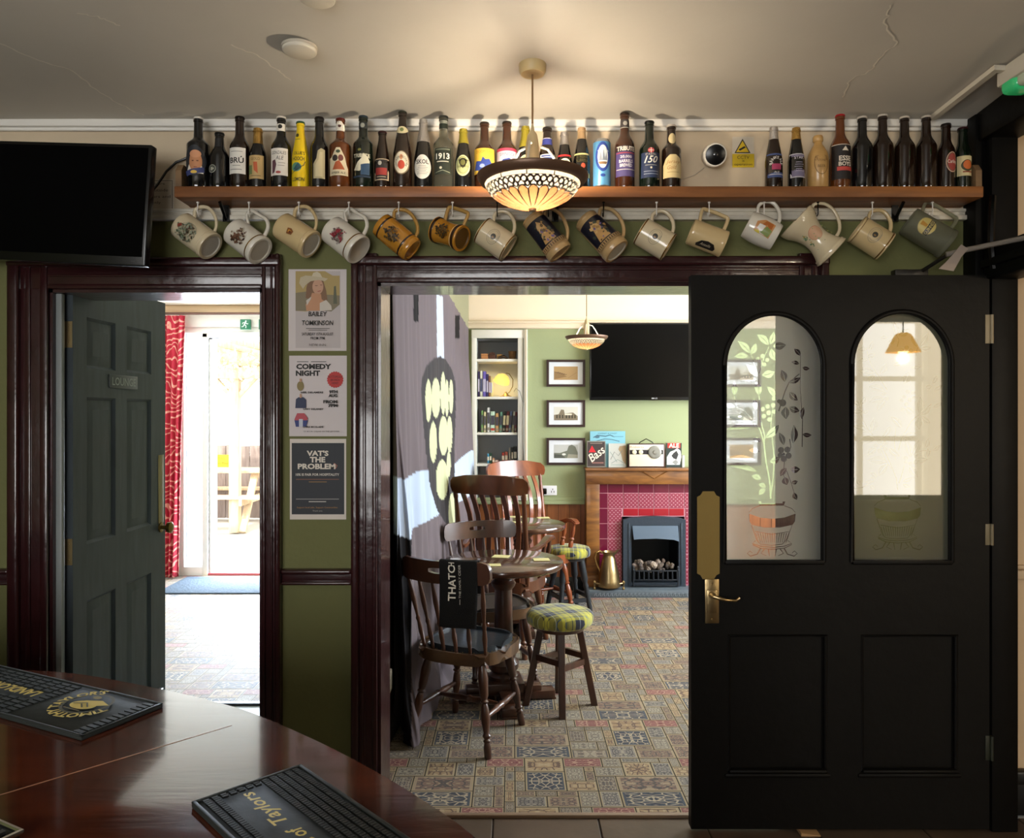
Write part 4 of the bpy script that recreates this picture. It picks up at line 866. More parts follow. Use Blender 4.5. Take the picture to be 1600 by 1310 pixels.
# wall camera and warning sign behind the bottles
C_ = thing('security_camera', 'round white wall camera with black face, between the bottles', 'camera')
c = P(1112, 243, 2.87); c2 = P(1118, 242, 2.80)
m = MB(); m.turned(c+Vector((0, .01, 0)), c2, [(0, .030), (.2, .040), (.9, .043), (1, .040)], 28); m.build('housing', mat('d8d2c8', .35), C_)
d_ = (c2-c).normalized()
m = MB(); m.turned(c2-d_*.002, c2+d_*.003, [(0, .036), (.8, .036), (1, .034)], 28); m.build('face', M_blk, C_)
m = MB(); m.turned(c2+d_*.003, c2+d_*.005, [(0, .010), (1, .006)], 16); m.build('lens', mat('15171a', .05, coat=1), C_)
m = MB(); m.sphere(c2+d_*.003+Vector((.002, 0, .026)), .0035, 8); m.build('indicator', mat('e8e4e0', .3, emit='ffffff', estr=.6), C_)
m = MB(); m.tube([P(1100, 262, 2.872)[:], P(1085, 274, 2.875)[:], P(1062, 282, 2.875)[:], P(1040, 284, 2.875)[:]], .0013, 6); m.build('cable', mat('b8ac9c', .6), C_)
def wp(y=YW): return lambda u, v, k: Vector(((u-CX)/F*y, y-.0006-k*.0004, CH-(v-HY)/F*y))
o = art('warning_sign', [('R',1144,214,1178,240.5,'c9beac'),('P',[(1160,217),(1147.5,239.5),(1172.5,239.5)],bk),('P',[(1160,220.5),(1150,238),(1170,238)],'d6b320'),('P',[(1153.5,234),(1163,228.5),(1165,231),(1156,236)],bk),('R',1144,241,1178,262,'c9ab1c'),('T','CCTV',1161,246.3,5,bk,{'w':19}),('T','is',1161,251.6,4,bk),('T','operation',1161,258,5,bk,{'w':28})], wp(2.8785), None, flip=True)
tag(o, 'yellow triangle CCTV warning sign stuck on the cream wall', 'sign')
o = art('notice', [('R',196,280,272,336,'cfc3b0'),('R',200,282,270,334.2,'6d6558'),('R',201,283,269,333.2,'cbbfab'),('T','Customers are',232,287,4.4,'4a443c',{'w':52}),('T','asked outside',238,297.5,4.4,'4a443c',{'w':50}),('T','hours and',248,307.5,4.4,'4a443c',{'w':38}),('T','quietly',240,317.5,5,'4a443c',{'w':24}),('T','Thank you',232,327.5,5,'4a443c',{'w':34})], wp(2.8785), None, flip=True)
tag(o, 'pale printed notice on the wall, half hidden behind the television', 'notice')
m = MB(); m.tube([(P(231,306,2.76))[:], P(245,290,2.80)[:], P(260,268,2.85)[:], P(275,254,2.865)[:], P(292,247,2.865)[:]], .0045, 8)
tag(m.build('television_cable', M_blk), 'black cable curving from the television to the wall behind the bottles', 'cable')
# hooks and mugs
YM = 2.80; SM = F/YM
HK = [(309,328,0),(389,328,0),(467,326,0),(545,327,0),(623,328,0),(707,328,0),(777,330,1),(857,331,1),(943,330,1),(1026,330,0),(1108,328,0),(1194,328,0),(1278,331,1),(1363,329,0),(1457,327,0)]
mk = ['with the scenic white mug','with the hunting-scene mug','with the crested cream mug','with the red riders mug','with the mustard barrel mug','with the waisted mustard mug','below the lamp, with a plain cream mug','below the lamp, with the slim stein','with the dark and cream stein','with the oval-crest mug beside the stein','with the black-badge mug','with the cottage mug','with the flared jug','with the oval-crest mug near the door','with the frosted glass tankard']
for (px, py, k), w_ in zip(HK, mk):
    x = (px-CX)/SM; z = ZSH
    m = MB(); m.tube([(x, YM, z), (x, YM, z-.022), (x-.001, YM-.004, z-.03), (x, YM+.0, z-.044), (x, YM+.012, z-.05), (x, YM+.020, z-.044), (x, YM+.021, z-.034)], [.0022]*7, 7)
    m.cyl((x, YM, z-.004), (x, YM, z), .005)
    o = m.build('cup_hook', mat('e4dfd6', .3) if not k else M_blk); tag(o, ('black' if k else 'white')+' cup hook under the shelf '+w_, 'hook', 'cup hooks under the bottle shelf')
def mug(name, cx, cy, ang, L_, Dm, body, label, deco, bands=(), shape='straight', handle='round', base=None, yaw=13, rough=.18, cat='mug', hm=None, hs=1.0):
    """axis leans 'ang' degrees below horizontal towards the right; the base end points down-right and a little towards the viewer"""
    l, R = L_/SM, Dm/2/SM
    T_ = thing(name, label, cat)
    a = rad(ang); bd = Vector((cos(a), 0, -sin(a)))                     # base direction
    bd = (Matrix.Rotation(-rad(yaw), 3, 'Z') @ bd).normalized()
    zax = -bd; hx = Vector((sin(a), 0, cos(a))); hx = (hx-zax*hx.dot(zax)).normalized(); yax = zax.cross(hx)
    Mx = Matrix((( hx.x, yax.x, zax.x, 0), (hx.y, yax.y, zax.y, 0), (hx.z, yax.z, zax.z, 0), (0, 0, 0, 1)))
    T_.matrix_world = Matrix.Translation(((cx-CX)/SM, YM, CH-(cy-HY)/SM)) @ Mx
    def rr(t):
        if shape == 'waist': return R*(1-.16*sin(pi*t))
        if shape == 'flare': return R*(1.12-.42*sin(pi*min(1, t*1.15))+ (.10*max(0, t-.7)/.3))
        if shape == 'stein': return R*(1.1-.18*t)
        if shape == 'bulge': return R*(.9+.10*sin(pi*t))
        if shape == 'barrel': return R*(.94+.06*sin(pi*t))
        return R*(1.0-.03*t) if t > .06 else R*1.02
    z = lambda t: -l/2+l*t
    pr = [(.001, z(0)+.004), (rr(0)*.74, z(0)+.004), (rr(0)*.80, z(0)), (rr(0)*.96, z(0)), (rr(0), z(0)+.003)]+[(rr(t), z(t)) for t in [i/12 for i in range(1, 12)]]+[(rr(1), z(1)-.002), (rr(1)-.002, z(1)), (rr(1)-.005, z(1)-.003)]+[(rr(t)-.0055, z(t)) for t in (.9,.7,.5,.3,.12)]+[(.001, z(.08))]
    m = MB(); m.lathe(pr, 36, cap=False, mis=[1, 1]+[0]*(len(pr)-3)); m.build('body', [body, base or body], T_, smooth=50)
    for i, (t, w, c, ex) in enumerate(bands):
        m = MB(); m.lathe([(rr(t)+.0002, z(t-w)), (rr(t)+ex, z(t-w*.8)), (rr(t)+ex, z(t+w*.8)), (rr(t)+.0002, z(t+w))], 36, cap=False); m.build('band', c, T_, smooth=60)
    hm = hm or body; k = R*hs; rt, rb = rr(.82)-.002, rr(.18)-.002
    if handle == 'round': pts = [(rt, z(.85)), (R+k*.45, z(.95)), (R+k*.92, z(.80)), (R+k*1.0, z(.58)), (R+k*.72, z(.34)), (R+k*.3, z(.20)), (rb, z(.16))]
    elif handle == 'thumb': pts = [(rt, z(.80)), (R+k*.35, z(1.02)), (R+k*.8, z(.98)), (R+k*.85, z(.72)), (R+k*.9, z(.45)), (R+k*.55, z(.25)), (rb, z(.18))]
    else: pts = [(rt, z(.86)), (R+k*.8, z(.92)), (R+k*.95, z(.8)), (R+k*.95, z(.3)), (R+k*.8, z(.16)), (rb, z(.16))]
    q = []
    for i in range(len(pts)-1):
        p0, p1, p2, p3 = [Vector(pts[max(0, min(len(pts)-1, j))]) for j in (i-1, i, i+1, i+2)]
        for s_ in (0, .34, .67):
            q.append(.5*((2*p1)+(p2-p0)*s_+(2*p0-5*p1+4*p2-p3)*s_*s_+(3*p1-p0-3*p2+p3)*s_**3))
    q.append(Vector(pts[-1]))
    m = MB(); m.tube([(v.x, 0, v.y) for v in q], .0058, 10, sy=1.25); m.build('handle', hm, T_, smooth=60)
    # decoration faces the viewer: local direction of the camera side
    vd = Mx.to_3x3().inverted() @ Vector((0, -1, -.12)); th0 = math.atan2(vd.y, vd.x)
    sg = 1
    def mp(u, v, kk):       # u across the body (px), v along the axis towards the rim (px)
        t = min(1, max(0, (v/SM+l/2)/l)); r = rr(t)+.0005+kk*.00025; th = th0+(u/SM)/r
        return Vector((r*cos(th), r*sin(th), v/SM))
    if deco: art('decoration', deco, mp, T_, cut=1.6, rough=.3, smooth=True)
    return T_
# in decoration space: +v points to the rim (up-left in the photo), +u to the handle side or away from it; R90 turns words along the axis
def crest(): return [('O',0,0,13,9.5,.6,'7d786a'),('O',0,0,10,7,.5,'8d887a'),('E',0,0,4.5,4.2,'3c3a34'),('E',-1,0,1.4,2,'8a6a3a'),('R',-6,-8.2,6,-7.6,'7d786a')]
def blot(seed, n, rx, ry, cols, s0=1.2, s1=3.5):
    r = random.Random(seed); o = []
    for _ in range(n):
        a = r.uniform(0, 2*pi); q = r.random()**.6; w = r.uniform(s0, s1)
        cx_, cy_ = rx*q*cos(a), ry*q*sin(a); c = r.choice(cols)
        o.append(('P', [(cx_+w*cos(2*pi*i/6)*r.uniform(.4, 1.2), cy_+w*sin(2*pi*i/6)*r.uniform(.4, 1.2)) for i in range(6)], c))
    return o
CR = mat('cfc0a0', .16, coat=.6); CR2 = mat('c9b183', .16, coat=.6); WH = mat('d6d0c2', .15, coat=.6); MU = mat('b07a28', .25, coat=.5); GD = mat('7a5a24', .3, metal=.7); BRN = mat('2c1a0e', .3, coat=.5); UNG = mat('b9b2a2', .6); ST = mat('b89a6c', .3, coat=.4); NAVY = '141726'
mug('mug', 307, 369, 35, 62, 46, CR, 'cream mug with a round green woodland scene, leftmost in the hanging row', [('O',0,2,16,16,.7,'8a8f7c')]+blot(1, 130, 15, 15, ['5d6a52','7d8472','8a8f7c','5a4438','a09a84'], 1, 3)+[('P',[(6,4),(9,8),(4,12),(0,9)],'7a3a2c')], [(.12,.02,CR,.0012)], base=UNG)
mug('mug', 387, 377, 36, 58, 47, WH, 'cream tankard with a brown hunting scene and thumb-rest handle', blot(2, 70, 14, 12, ['5a3c2c','6d4c3a','8a7a68','3c2c24'], 1, 3.2), [(.16,.018,GD,.0008),(.08,.05,WH,.0015)], handle='thumb', base=UNG, yaw=18)
mug('mug', 464, 368, 33, 60, 46, CR2, 'plain cream mug with one tiny brown shield crest', [('P',[(-5,4),(4,6),(6,0),(3,-6),(-3,-5)],'7a4a24'),('P',[(-2,3),(3,3),(2,-3)],'c08a3a'),('E',0,-1,1.6,2,'5a2a20')], [(.1,.02,CR2,.001)], base=UNG, yaw=15)
mug('mug', 540, 375, 37, 60, 48, WH, 'white tankard with red-coated riders and thumb-rest handle', blot(3, 60, 14, 11, ['9a8f8a','7a6a64','5a4a48','8a3440'], 1, 3)+blot(4, 16, 8, 7, ['9a2c3a','7a2430'], 1.5, 3), [(.17,.018,GD,.0008),(.08,.05,WH,.0015)], handle='thumb', base=UNG, yaw=19)
mug('mug', 620, 371, 40, 66, 42, MU, 'mustard yellow barrel mug with two dark bands', blot(5, 90, 12, 14, ['3c2c18','5a4420','2c2414','7a5c2c'], 1, 3), [(.86,.022,BRN,.0006),(.20,.022,BRN,.0006),(.08,.06,MU,.0016)], shape='barrel', yaw=8, hm=mat('a8803c', .3, coat=.5))
mug('mug', 702, 366, 22, 52, 42, MU, 'mustard waisted mug with dark glazed rim and base', blot(6, 80, 11, 12, ['4a3618','5f4a24','3a2c16'], 1, 3), [(.93,.06,BRN,.001),(.09,.07,BRN,.001),(.2,.01,CR2,.0012)], shape='waist', handle='square', yaw=30, hm=mat('b08a4c', .3, coat=.5), base=mat('5a4018', .4))
mug('mug', 774, 374, 35, 52, 46, CR, 'small cream mug with faint oval crest directly below the lamp', crest(), [(.96,.02,GD,.0006),(.03,.02,GD,.0006)], yaw=6, hs=.95)
def stein_deco(n): return [('R',-26,-18,26,26,NAVY)]+[('P',[(-12,-16),(-6,10),(-2,22),(5,14),(10,-16)],'b8925c'),('E',-1,10,6,8,'c0a070')]+blot(n, 26, 14, 18, ['9a7a48','c8a870','5a4a30','6a5a8a','3c4438'], 1.5, 4)+[('R',-26,-26,26,-19,'a88c60')]+[('R',-26+i*4,-25,-24+i*4,-20,'5a4630') for i in range(13)]
mug('stein', 853, 368, 52, 74, 38, ST, 'slim tan stein with painted figures behind the lamp bowl', stein_deco(7), [(.08,.05,ST,.0014),(.97,.02,ST,.0012)], shape='stein', yaw=10, cat='beer mug')
mug('stein', 939, 368, 47, 76, 41, ST, 'tan stein with a dark navy painted panel, right of the lamp', stein_deco(8), [(.09,.05,ST,.0014),(.95,.03,ST,.0012)], shape='stein', yaw=24, cat='beer mug', base=UNG)
mug('mug', 1023, 374, 32, 52, 46, CR, 'cream mug with faint oval crest and gilt rim, right of the navy stein', crest(), [(.96,.02,GD,.0006),(.03,.02,GD,.0006)], yaw=8, hs=.95)
mug('mug', 1105, 372, 22, 56, 42, CR2, 'cream mug with a black badge near its underside', [('P',[(-10,-12),(-17,-16),(-22,-14),(-22,14),(-17,15),(-10,8),(-8,-2)],'1d1a18'),('T','Ansells',-15,0,5,'b8ac94',{'rot':-90,'shear':.3,'w':17})], [], yaw=4, handle='square')
mug('mug', 1190, 361, 28, 50, 47, WH, 'rounded white mug with a coloured cottage picture', [('P',[(-12,-14),(12,-15),(14,2),(6,13),(-9,12)],'c08a58'),('P',[(2,-12),(12,-12),(12,0),(4,4)],'a8602c'),('P',[(-11,-12),(0,-14),(4,-4),(-8,2)],'7a8a4a'),('P',[(-6,0),(4,-2),(4,8),(-4,9)],'d8d4cc'),('P',[(-11,2),(-6,4),(-7,11),(-10,10)],'c8b43c')], [], shape='bulge', yaw=10)
mug('flared_jug', 1271, 370, 43, 76, 52, CR, 'flared cream jug with a red triangle emblem', [('E',0,3,11,11,'c9a080'),('O',0,3,11,11,1.2,'a85a44'),('P',[(-6,7),(6,7),(0,-5)][::1],'b01c24')]+blot(9, 22, 4, 20, ['8a9a6a','a8a070','6a7a5a'], .8, 2)[:11]+[(s_[0], [(x-17, y) for x, y in s_[1]], s_[2]) for s_ in blot(10, 22, 3, 18, ['5a7a5a','8aa080','a0863a'], .8, 2)]+[(s_[0], [(x+17, y) for x, y in s_[1]], s_[2]) for s_ in blot(11, 22, 3, 16, ['7a8a4a','a09a5a','6a7a5a'], .8, 2)], [(.05,.05,CR,.001)], shape='flare', yaw=6, cat='jug')
mug('mug', 1361, 372, 35, 52, 46, CR2, 'cream mug with faint oval crest hanging above the black door', crest(), [(.97,.03,CR2,.001),(.93,.008,GD,.0014),(.06,.02,GD,.0014),(.03,.03,CR2,.001)], yaw=10, hs=.95)
FG = mat('a8a890', .45, trans=.75, ior=1.2)
mug('tankard', 1450, 364, 35, 70, 46, FG, 'frosted glass tankard with a cream round label', [('E',0,10,14,13,'c9b670'),('P',[(-3,20),(4,20),(2,10),(-2,10)],'b8863a'),('P',[(-13,2),(13,2),(13,9),(-13,9)],'1d1a2a'),('T','GUINNESS',0,5.5,5,'d8c88a',{'w':24,'bold':.01})], [(.06,.05,FG,.001)], yaw=12, handle='square', hs=.9)
# ------------------------------------------------------------------ television on the left
T_ = thing('television', 'large black flat television tilted above the left doorway', 'television')
W_, H_ = .74, .415
Mt = Matrix.Translation(P(231, 321, 2.62)) @ Matrix.Rotation(rad(3.6), 4, 'Y') @ Matrix.Rotation(rad(-6), 4, 'Z')
m = MB(); m.box(-W_, 0, 0, .035, -H_/2, H_/2, bev=.004, M=Mt); m.box(-W_*.8, -.15, .03, .07, -.15, .12, bev=.01, M=Mt); m.build('casing', M_blk, T_)
m = MB(); m.box(-W_+.012, -.010, -.0012, .002, -H_/2+.03, H_/2-.012, M=Mt); m.build('screen', mat('030304', .3, spec=.08), T_, smooth=0)
def tp_(u, v, k): return Mt @ Vector((u, -.0015-k*.0002, v))
art('badge', [('T','TOSHIBA',-.60,-H_/2+.016,.006,'8a8a8a'),('T','SMART TV',-.035,-H_/2+.014,.004,'6a6a6a')], tp_, T_)
m = MB(); m.box(-.9, -.75, 2.70, 2.72, 1.9, 2.3) if 0 else m.box(-1.62, -1.48, 2.68, 2.715, 2.16, 2.36); m.box(-1.58, -1.52, 2.70, YW, 2.22, 2.30); m.build('wall_bracket', M_blk, T_)
# ------------------------------------------------------------------ posters
def poster(name, shapes, label, th=.001):
    return tag(art(name, shapes, wp(2.8795), None, flip=True, rough=.6), label, 'poster')
gr = 'a9a29e'
poster('poster', [('R',451,421,541.5,548.5,'cbc2c0'),('R',462,424,532,544,'b8afae'),('P',[(462,424),(508,424),(520,431),(531,431),(531,476),(518,487),(508,486),(485,486),(478,487),(462,486)],'a8925c'),('P',[(462,458),(485,455),(500,460),(531,462),(531,476),(518,487),(508,486),(485,486),(462,486)],'7d735c'),('P',[(522,448),(525,447),(527,475),(521,475)],'5a5c48'),
 ('P',[(483,436),(505,438),(510,455),(512,470),(500,472),(478,466),(479,450)],'7a5a40'),('E',497,448.5,8.5,12,'bd9378'),('P',[(488,458),(502,460),(503,468),(512,474),(508,486),(479,486),(478,476),(485,468)],'b98866'),('P',[(500,474),(510,469),(518,478),(519,485),(500,486)],'c3bbb0'),('P',[(479,470),(487,464),(486,468),(480,478)],'c3bbb0'),
 ('P',[(468,443),(470,434),(478,431),(492,432),(505,434),(513,436),(508,440),(498,438),(486,440),(478,446),(474,452)],'b9ac90'),('P',[(488,432),(490,427),(496,425),(501,428),(504,434)],'c9bda2'),('L',[(493,447),(497,447)],.8,'5a3a2c'),('L',[(501,446),(504,446)],.8,'5a3a2c'),('L',[(497,456),(502,455)],1,'9a4a44'),
 ('T','BAILEY',497,491,7.4,bk,{'w':29,'bold':.012,'shear':.1}),('T','TOMKINSON',497,505,7.6,bk,{'w':49,'bold':.012,'shear':.1}),('R',479,513.4,516,514.4,'5a5450'),('R',483,516,512,516.9,'5a5450'),('T','SATURDAY 15TH AUGUST',497,522.5,4.6,bk,{'w':49,'bold':.01}),('T','FROM 7PM',497,529,4.2,bk,{'w':22,'bold':.01}),('T','NEW INN',497,539.5,3.6,'6a6460',{'w':26})], 'white gig poster with a hatted woman, topmost of the three posters')
com = [('R',452,556,542,682,'cbc2c2'),('R',464,565,482,566,'3a3634'),('R',486,565,510,566,'3a3634'),('T','COMEDY',490.5,573,8.6,bk,{'w':55,'bold':.05}),('T','NIGHT',481.5,583.5,8.6,bk,{'w':38,'bold':.05}),
 ('P',[(524+(13.2 if i % 2 else 12)*cos(i*pi/20), 593.5+(13.2 if i % 2 else 12)*sin(i*pi/20)) for i in range(40)],'b32f2c'),('T','BOTTOMLESS',524,589,3.6,'3a1412',{'w':21,'rot':0}),('T','BRUNCH',524,594,3.4,'3a1412',{'w':14}),('T','HERE!',524,599,3.2,'3a1412',{'w':10}),
 ('E',470,603.5,5.4,7.6,'857548'),('R',468.5,592,472,597,'b98f72'),('T','NEIL DELAMERE',488,613.5,2.8,bk,{'w':35,'bold':.03}),('P',[(463,624),(467,621),(475,621),(479,625),(479,638),(462,638)],'2c3350'),('R',469,616,472,622,'b98f72'),('T','GARY DELANEY',490,639.5,2.8,bk,{'w':32,'bold':.03}),
 ('P',[(461,655),(465,646),(476,646),(482,654),(480,658),(461,658)],'b04852'),('P',[(461,657),(482,657),(479,667),(463,667)],'2f3a74'),('P',[(468,655),(474,655),(474,667),(468,667)],'b8bcc8'),('T','CHRIS MCGLADE',490,667.3,2.8,bk,{'w':32,'bold':.03}),
 ('T','9TH',521.5,612.5,5,bk,{'w':13,'bold':.05}),('T','AUG',521,618.5,5,bk,{'w':14,'bold':.05}),('T','FROM',517,628,5,bk,{'w':22,'bold':.05}),('T','7PM',521,634,5,bk,{'w':15,'bold':.05}),('T','OR BOOK ONLINE VIA THE QR CODE',503,674.5,2.4,bk,{'w':56})]
poster('poster', com, 'white comedy night poster with a red starburst, middle of the three posters')
poster('poster', [('R',453,686,541,812,'d2c8be'),('R',456,692.5,538,804,'272a30'),('T',"VAT'S",496.5,708.5,8.6,'d6cdc0',{'w':34,'bold':.04}),('T','THE',496.5,718.5,8.6,'d6cdc0',{'w':24,'bold':.04}),('T','PROBLEM',495,729,8.8,'d6cdc0',{'w':59,'bold':.04}),('L',[(522,724),(527,728),(524,733)],1,'b8745c'),
 ('T','10% IS FAIR FOR HOSPITALITY',496.5,741.8,4,'c9c2b8',{'w':68,'bold':.03}),('R',463,748.6,530,749.8,'7a5040'),('R',483,752.6,511,753.8,'8a6a3c'),('R',463,779.4,530,780.6,'8d8a88'),('R',483,783.4,510,784.6,'c9c2b8'),
 ('T','Support local jobs. Support Communities.',496.5,793.3,3.2,'a87a48',{'w':64}),('T','Thank you',496.5,798.6,2.6,'a8a29c',{'w':15})], 'dark navy tax protest poster with pale lettering, lowest of the three posters')
# ------------------------------------------------------------------ pendant lamps
M_lead = mat('2a2019', .4, metal=.6); M_bronze = mat('6b503e', .38, metal=.35, bump=.1)
def lampglass(col, e=1.0):
    m = bpy.data.materials.new('lamp_glass_'+col); m.use_nodes = True; nt = m.node_tree; N = nt.nodes; L = nt.links
    b = N['Principled BSDF']; out = N['Material Output']; b.inputs['Base Color'].default_value = lin(col); b.inputs['Roughness'].default_value = .25
    t = N.new('ShaderNodeBsdfTranslucent'); t.inputs[0].default_value = lin(col); x = N.new('ShaderNodeMixShader'); x.inputs[0].default_value = .75
    L.new(b.outputs[0], x.inputs[1]); L.new(t.outputs[0], x.inputs[2]); L.new(x.outputs[0], out.inputs[0]); m.diffuse_color = lin(col); return m
GWH, GAM, GYL = lampglass('5f5b51'), lampglass('52331f'), lampglass('887448')
def pendant(cx, y_rim, Y, Rr, z_ceil, rose, label, energy, rose_r=.043):
    x = (cx-CX)/F*Y; zr = CH-(y_rim-HY)/F*Y; k = Rr/.175
    T_ = thing('pendant_lamp', label, 'lamp', (x, Y, zr))
    dep = .086*k
    NA, NZ = 528, 84
    b = bmesh.new(); G = {}
    def bowl(s): # s 0 rim -> 1 bottom
        a = s*pi/2*.98; return Rr*.86*cos(a)**1.08 if s < 1 else .001, -.012*k-dep*sin(a)**1.05
    for j in range(NZ+1):
        r, z = bowl(j/NZ)
        for i in range(NA): G[i, j] = b.verts.new((r*cos(2*pi*i/NA), r*sin(2*pi*i/NA), z))
    n = 22; per = NA/n
    for j in range(NZ):
        for i in range(NA):
            s = (j+.5)/NZ; ph = ((i+.5)/per) % 1; d = abs(ph-.5); mi = 0
            wl = .055+.11*s*s
            if s < .17: mi = 3 if s > .15 or (abs(((i+.5)/per/2) % 1-.5) > .5-.02) else 0
            elif s < .47:
                c1 = math.hypot((d-.25)*1.0 if 1 else 0, (s-.245)/.30*1.0)
                c2 = math.hypot(.5-d, (s-.345)/.28)
                e1 = abs(c1-.215) < .055; e2 = abs(c2-.17) < .05
                mi = 3 if (e1 or e2) else 0
                if s > .30 and abs(d-.25) < .03 and c2 > .16: mi = 3
                if s > .36:
                    lim = .37+.10*(d*2)**2
                    if s > lim: mi = 1
                    if abs(s-lim) < .016: mi = 3
                    if s > lim and d > .5-wl*.9: mi = 3
            elif s < .965: mi = 3 if d > .5-wl*.9 else 1
            else: mi = 3
            f = b.faces.new([G[i, j], G[(i+1) % NA, j], G[(i+1) % NA, j+1], G[i, j+1]]); f.material_index = mi; f.smooth = True
    me = bpy.data.meshes.new('glass_bowl'); b.to_mesh(me); b.free()
    for q in (GWH, GAM, GYL, M_lead): me.materials.append(q)
    o = bpy.data.objects.new('glass_bowl', me); COL.objects.link(o); o.parent = T_
    m = MB(); m.lathe([(Rr*.855, -.020*k), (Rr*.93, -.017*k), (Rr, .0), (Rr*.995, .006), (Rr*.93, .004), (Rr*.86, -.008*k), (Rr*.855, -.020*k)], 48, cap=False); m.build('metal_rim', M_bronze, T_, smooth=50)
    m = MB(); m.lathe([(.001, -dep-.020*k), (.012*k, -dep-.018*k), (.012*k, -dep-.010*k), (.001, -dep-.008*k)], 16); m.build('finial', mat('b8a888', .3, metal=.6), T_)
    for a in (.35, .35+2*pi/3, .35+4*pi/3):
        c, s = cos(a), sin(a)
        m = MB(); m.tube([(Rr*.88*c, Rr*.88*s, -.004), (Rr*.62*c, Rr*.62*s, .016*k), (Rr*.42*c, Rr*.42*s, .070*k), (Rr*.30*c, Rr*.30*s, .095*k), (.026*k*c, .026*k*s, .100*k)], .0042*k, 8); m.build('arm', mat('d8d2c4', .3, metal=.3), T_)
    m = MB(); m.lathe([(.022*k, .018*k), (.022*k, .03*k), (.021*k, .100*k), (.020*k, .108*k), (.015*k, .135*k), (.006*k, .148*k), (.003, .17*k)], 20); m.build('lamp_holder', mat('c8b48a', .4), T_, smooth=50)
    m = MB(); m.cyl((0, 0, .09*k), (0, 0, z_ceil-zr), .0032, n=8); m.build('flex', mat('8a6a44', .6), T_)
    if rose: m = MB(); m.lathe([(rose_r*.86, z_ceil-zr-.046), (rose_r, z_ceil-zr-.036), (rose_r*1.03, z_ceil-zr-.004), (rose_r*.98, z_ceil-zr+.012)], 32); m.build('ceiling_rose', mat('cdb684', .4), T_, smooth=50)
    m = MB(); m.sphere((0, 0, -.018*k), .024*k, 14); bl = m.build('bulb', mat('fff3d8', .4, emit='ffecd0', estr=energy/(pi*4*pi*(.024*k)**2)), T_)
    return T_
pendant(832, 278, 2.45, .178, 2.635, True, 'stained-glass bowl pendant lamp hanging in front of the bottle shelf', 21)
pendant(916.5, 527, 5.55, .155, 2.50, True, 'smaller stained-glass pendant lamp in the far room before the television', 13)
# passage wall lamp whose glow is mirrored in the door glass
T_ = thing('wall_lantern', 'warm hanging lamp in the side passage', 'lamp', (2.60, .45, 1.93))
m = MB(); m.lathe([(.03, .11), (.05, .10), (.11, -.02), (.105, -.02), (.045, .095)], 24, cap=False); m.build('shade', mat('e8c070', .5, emit='ffc060', estr=5), T_)
m = MB(); m.sphere((0, 0, .0), .035, 12); m.build('bulb', mat('fff0d0', .4, emit='ffd890', estr=30), T_)
m = MB(); m.cyl((0, 0, .1), (0, 0, .83), .004); m.build('flex', M_blk, T_)
l = lamp('passage_light', 'POINT', (0, 0, 0), 26, WARM, radius=.03); l.parent = T_; l.location = (0, 0, -.06)
# smoke detector covers, trunking, emergency light
def disc(px, py, r, lb):
    x, y = cpt(px, py); z = ceil_z(y)
    T_ = thing('ceiling_disc', lb, 'ceiling fitting', (x, y, z-.014))
    m = MB(); m.lathe([(r*.9, 0), (r*.98, .002), (r, .006), (r, .016)], 32); m.build('cover', mat('cfc8b8', .5), T_, smooth=50)
    m = MB(); m.lathe([(r*1.03, .010), (r*1.04, .012), (r*1.04, .018)], 32); m.build('backplate', mat('b8b0a0', .5), T_)
disc(468, 75, .052, 'white round cover on the ceiling left of the lamp'); disc(496, -7, .048, 'white round ceiling fitting cut by the top edge of the photo')
x0_, y0_ = cpt(1458, 180); x1_, y1_ = cpt(1556, 103)
m = MB(); m.strip([(x0_, y0_, ceil_z(y0_)-.009), (x1_, y1_, ceil_z(y1_)-.009)], .022, .016); xx, yy = x1_, y1_
m.strip([(x1_-.011, y1_, ceil_z(y1_)-.009), (1.60, y1_+.0, ceil_z(y1_)-.012)], .022, .016); tag(m.build('cable_trunking', mat('cfc6b4', .5)), 'white cable trunking crossing the ceiling to the emergency light', 'trunking')
T_ = thing('emergency_light', 'white emergency light unit with green glowing end at the upper right', 'light')
m = MB(); m.box(1.575, 1.70, 2.02, 2.50, 2.565, 2.622, bev=.008); m.build('casing', mat('cfc8ba', .4), T_)
m = MB(); m.box(1.578, 1.66, 2.41, 2.49, 2.532, 2.585, bev=.02, seg=4); m.build('green_lens', mat('3fae74', .2, coat=.5, emit='20d070', estr=.15), T_)
m = MB(); m.box(1.585, 1.69, 2.04, 2.42, 2.535, 2.58, bev=.015, seg=3); m.build('diffuser', mat('c8d0bc', .25, coat=.4), T_)
# ------------------------------------------------------------------ banner on the snug's left wall
D2 = dict(band='b2c0d6', grey='685e62', dark='3c393b', yel='bfc39c', blk='161417', strip='b4bccc')
def inpoly(x, y, lp):
    r = False; n = len(lp); j = n-1
    for i in range(n):
        if (lp[i][1] > y) != (lp[j][1] > y) and x < (lp[j][0]-lp[i][0])*(y-lp[i][1])/(lp[j][1]-lp[i][1])+lp[i][0]: r = not r
        j = i
    return r
HOP = [(688,557),(678,560),(666,572),(659,592),(658,612),(661,660),(666,710),(672,760),(682,795),(694,815),(706,828),(711,826),(711,760),(710,700),(712,640),(712,600),(706,577),(697,563)]
OV = [(669.5,626,4.9,33),(681,622,7,31),(692.5,615,4,33),(698.3,622,3,29),(705,620,3.2,27),(677,691,5.8,32),(693,681.5,7.2,30.6),(702.5,678.6,4.3,28.5),(691,750,9.6,31),(701,726,3,20),(706,800,5.2,29)]
BAND = [(560,742),(603,742),(632,750),(652,736),(674,735),(709,727),(722,714),(734,705),(765,699),(800,698),(800,752),(765,758),(709,790),(689,803),(662,818),(645,826),(642,843),(603,831),(560,829)]
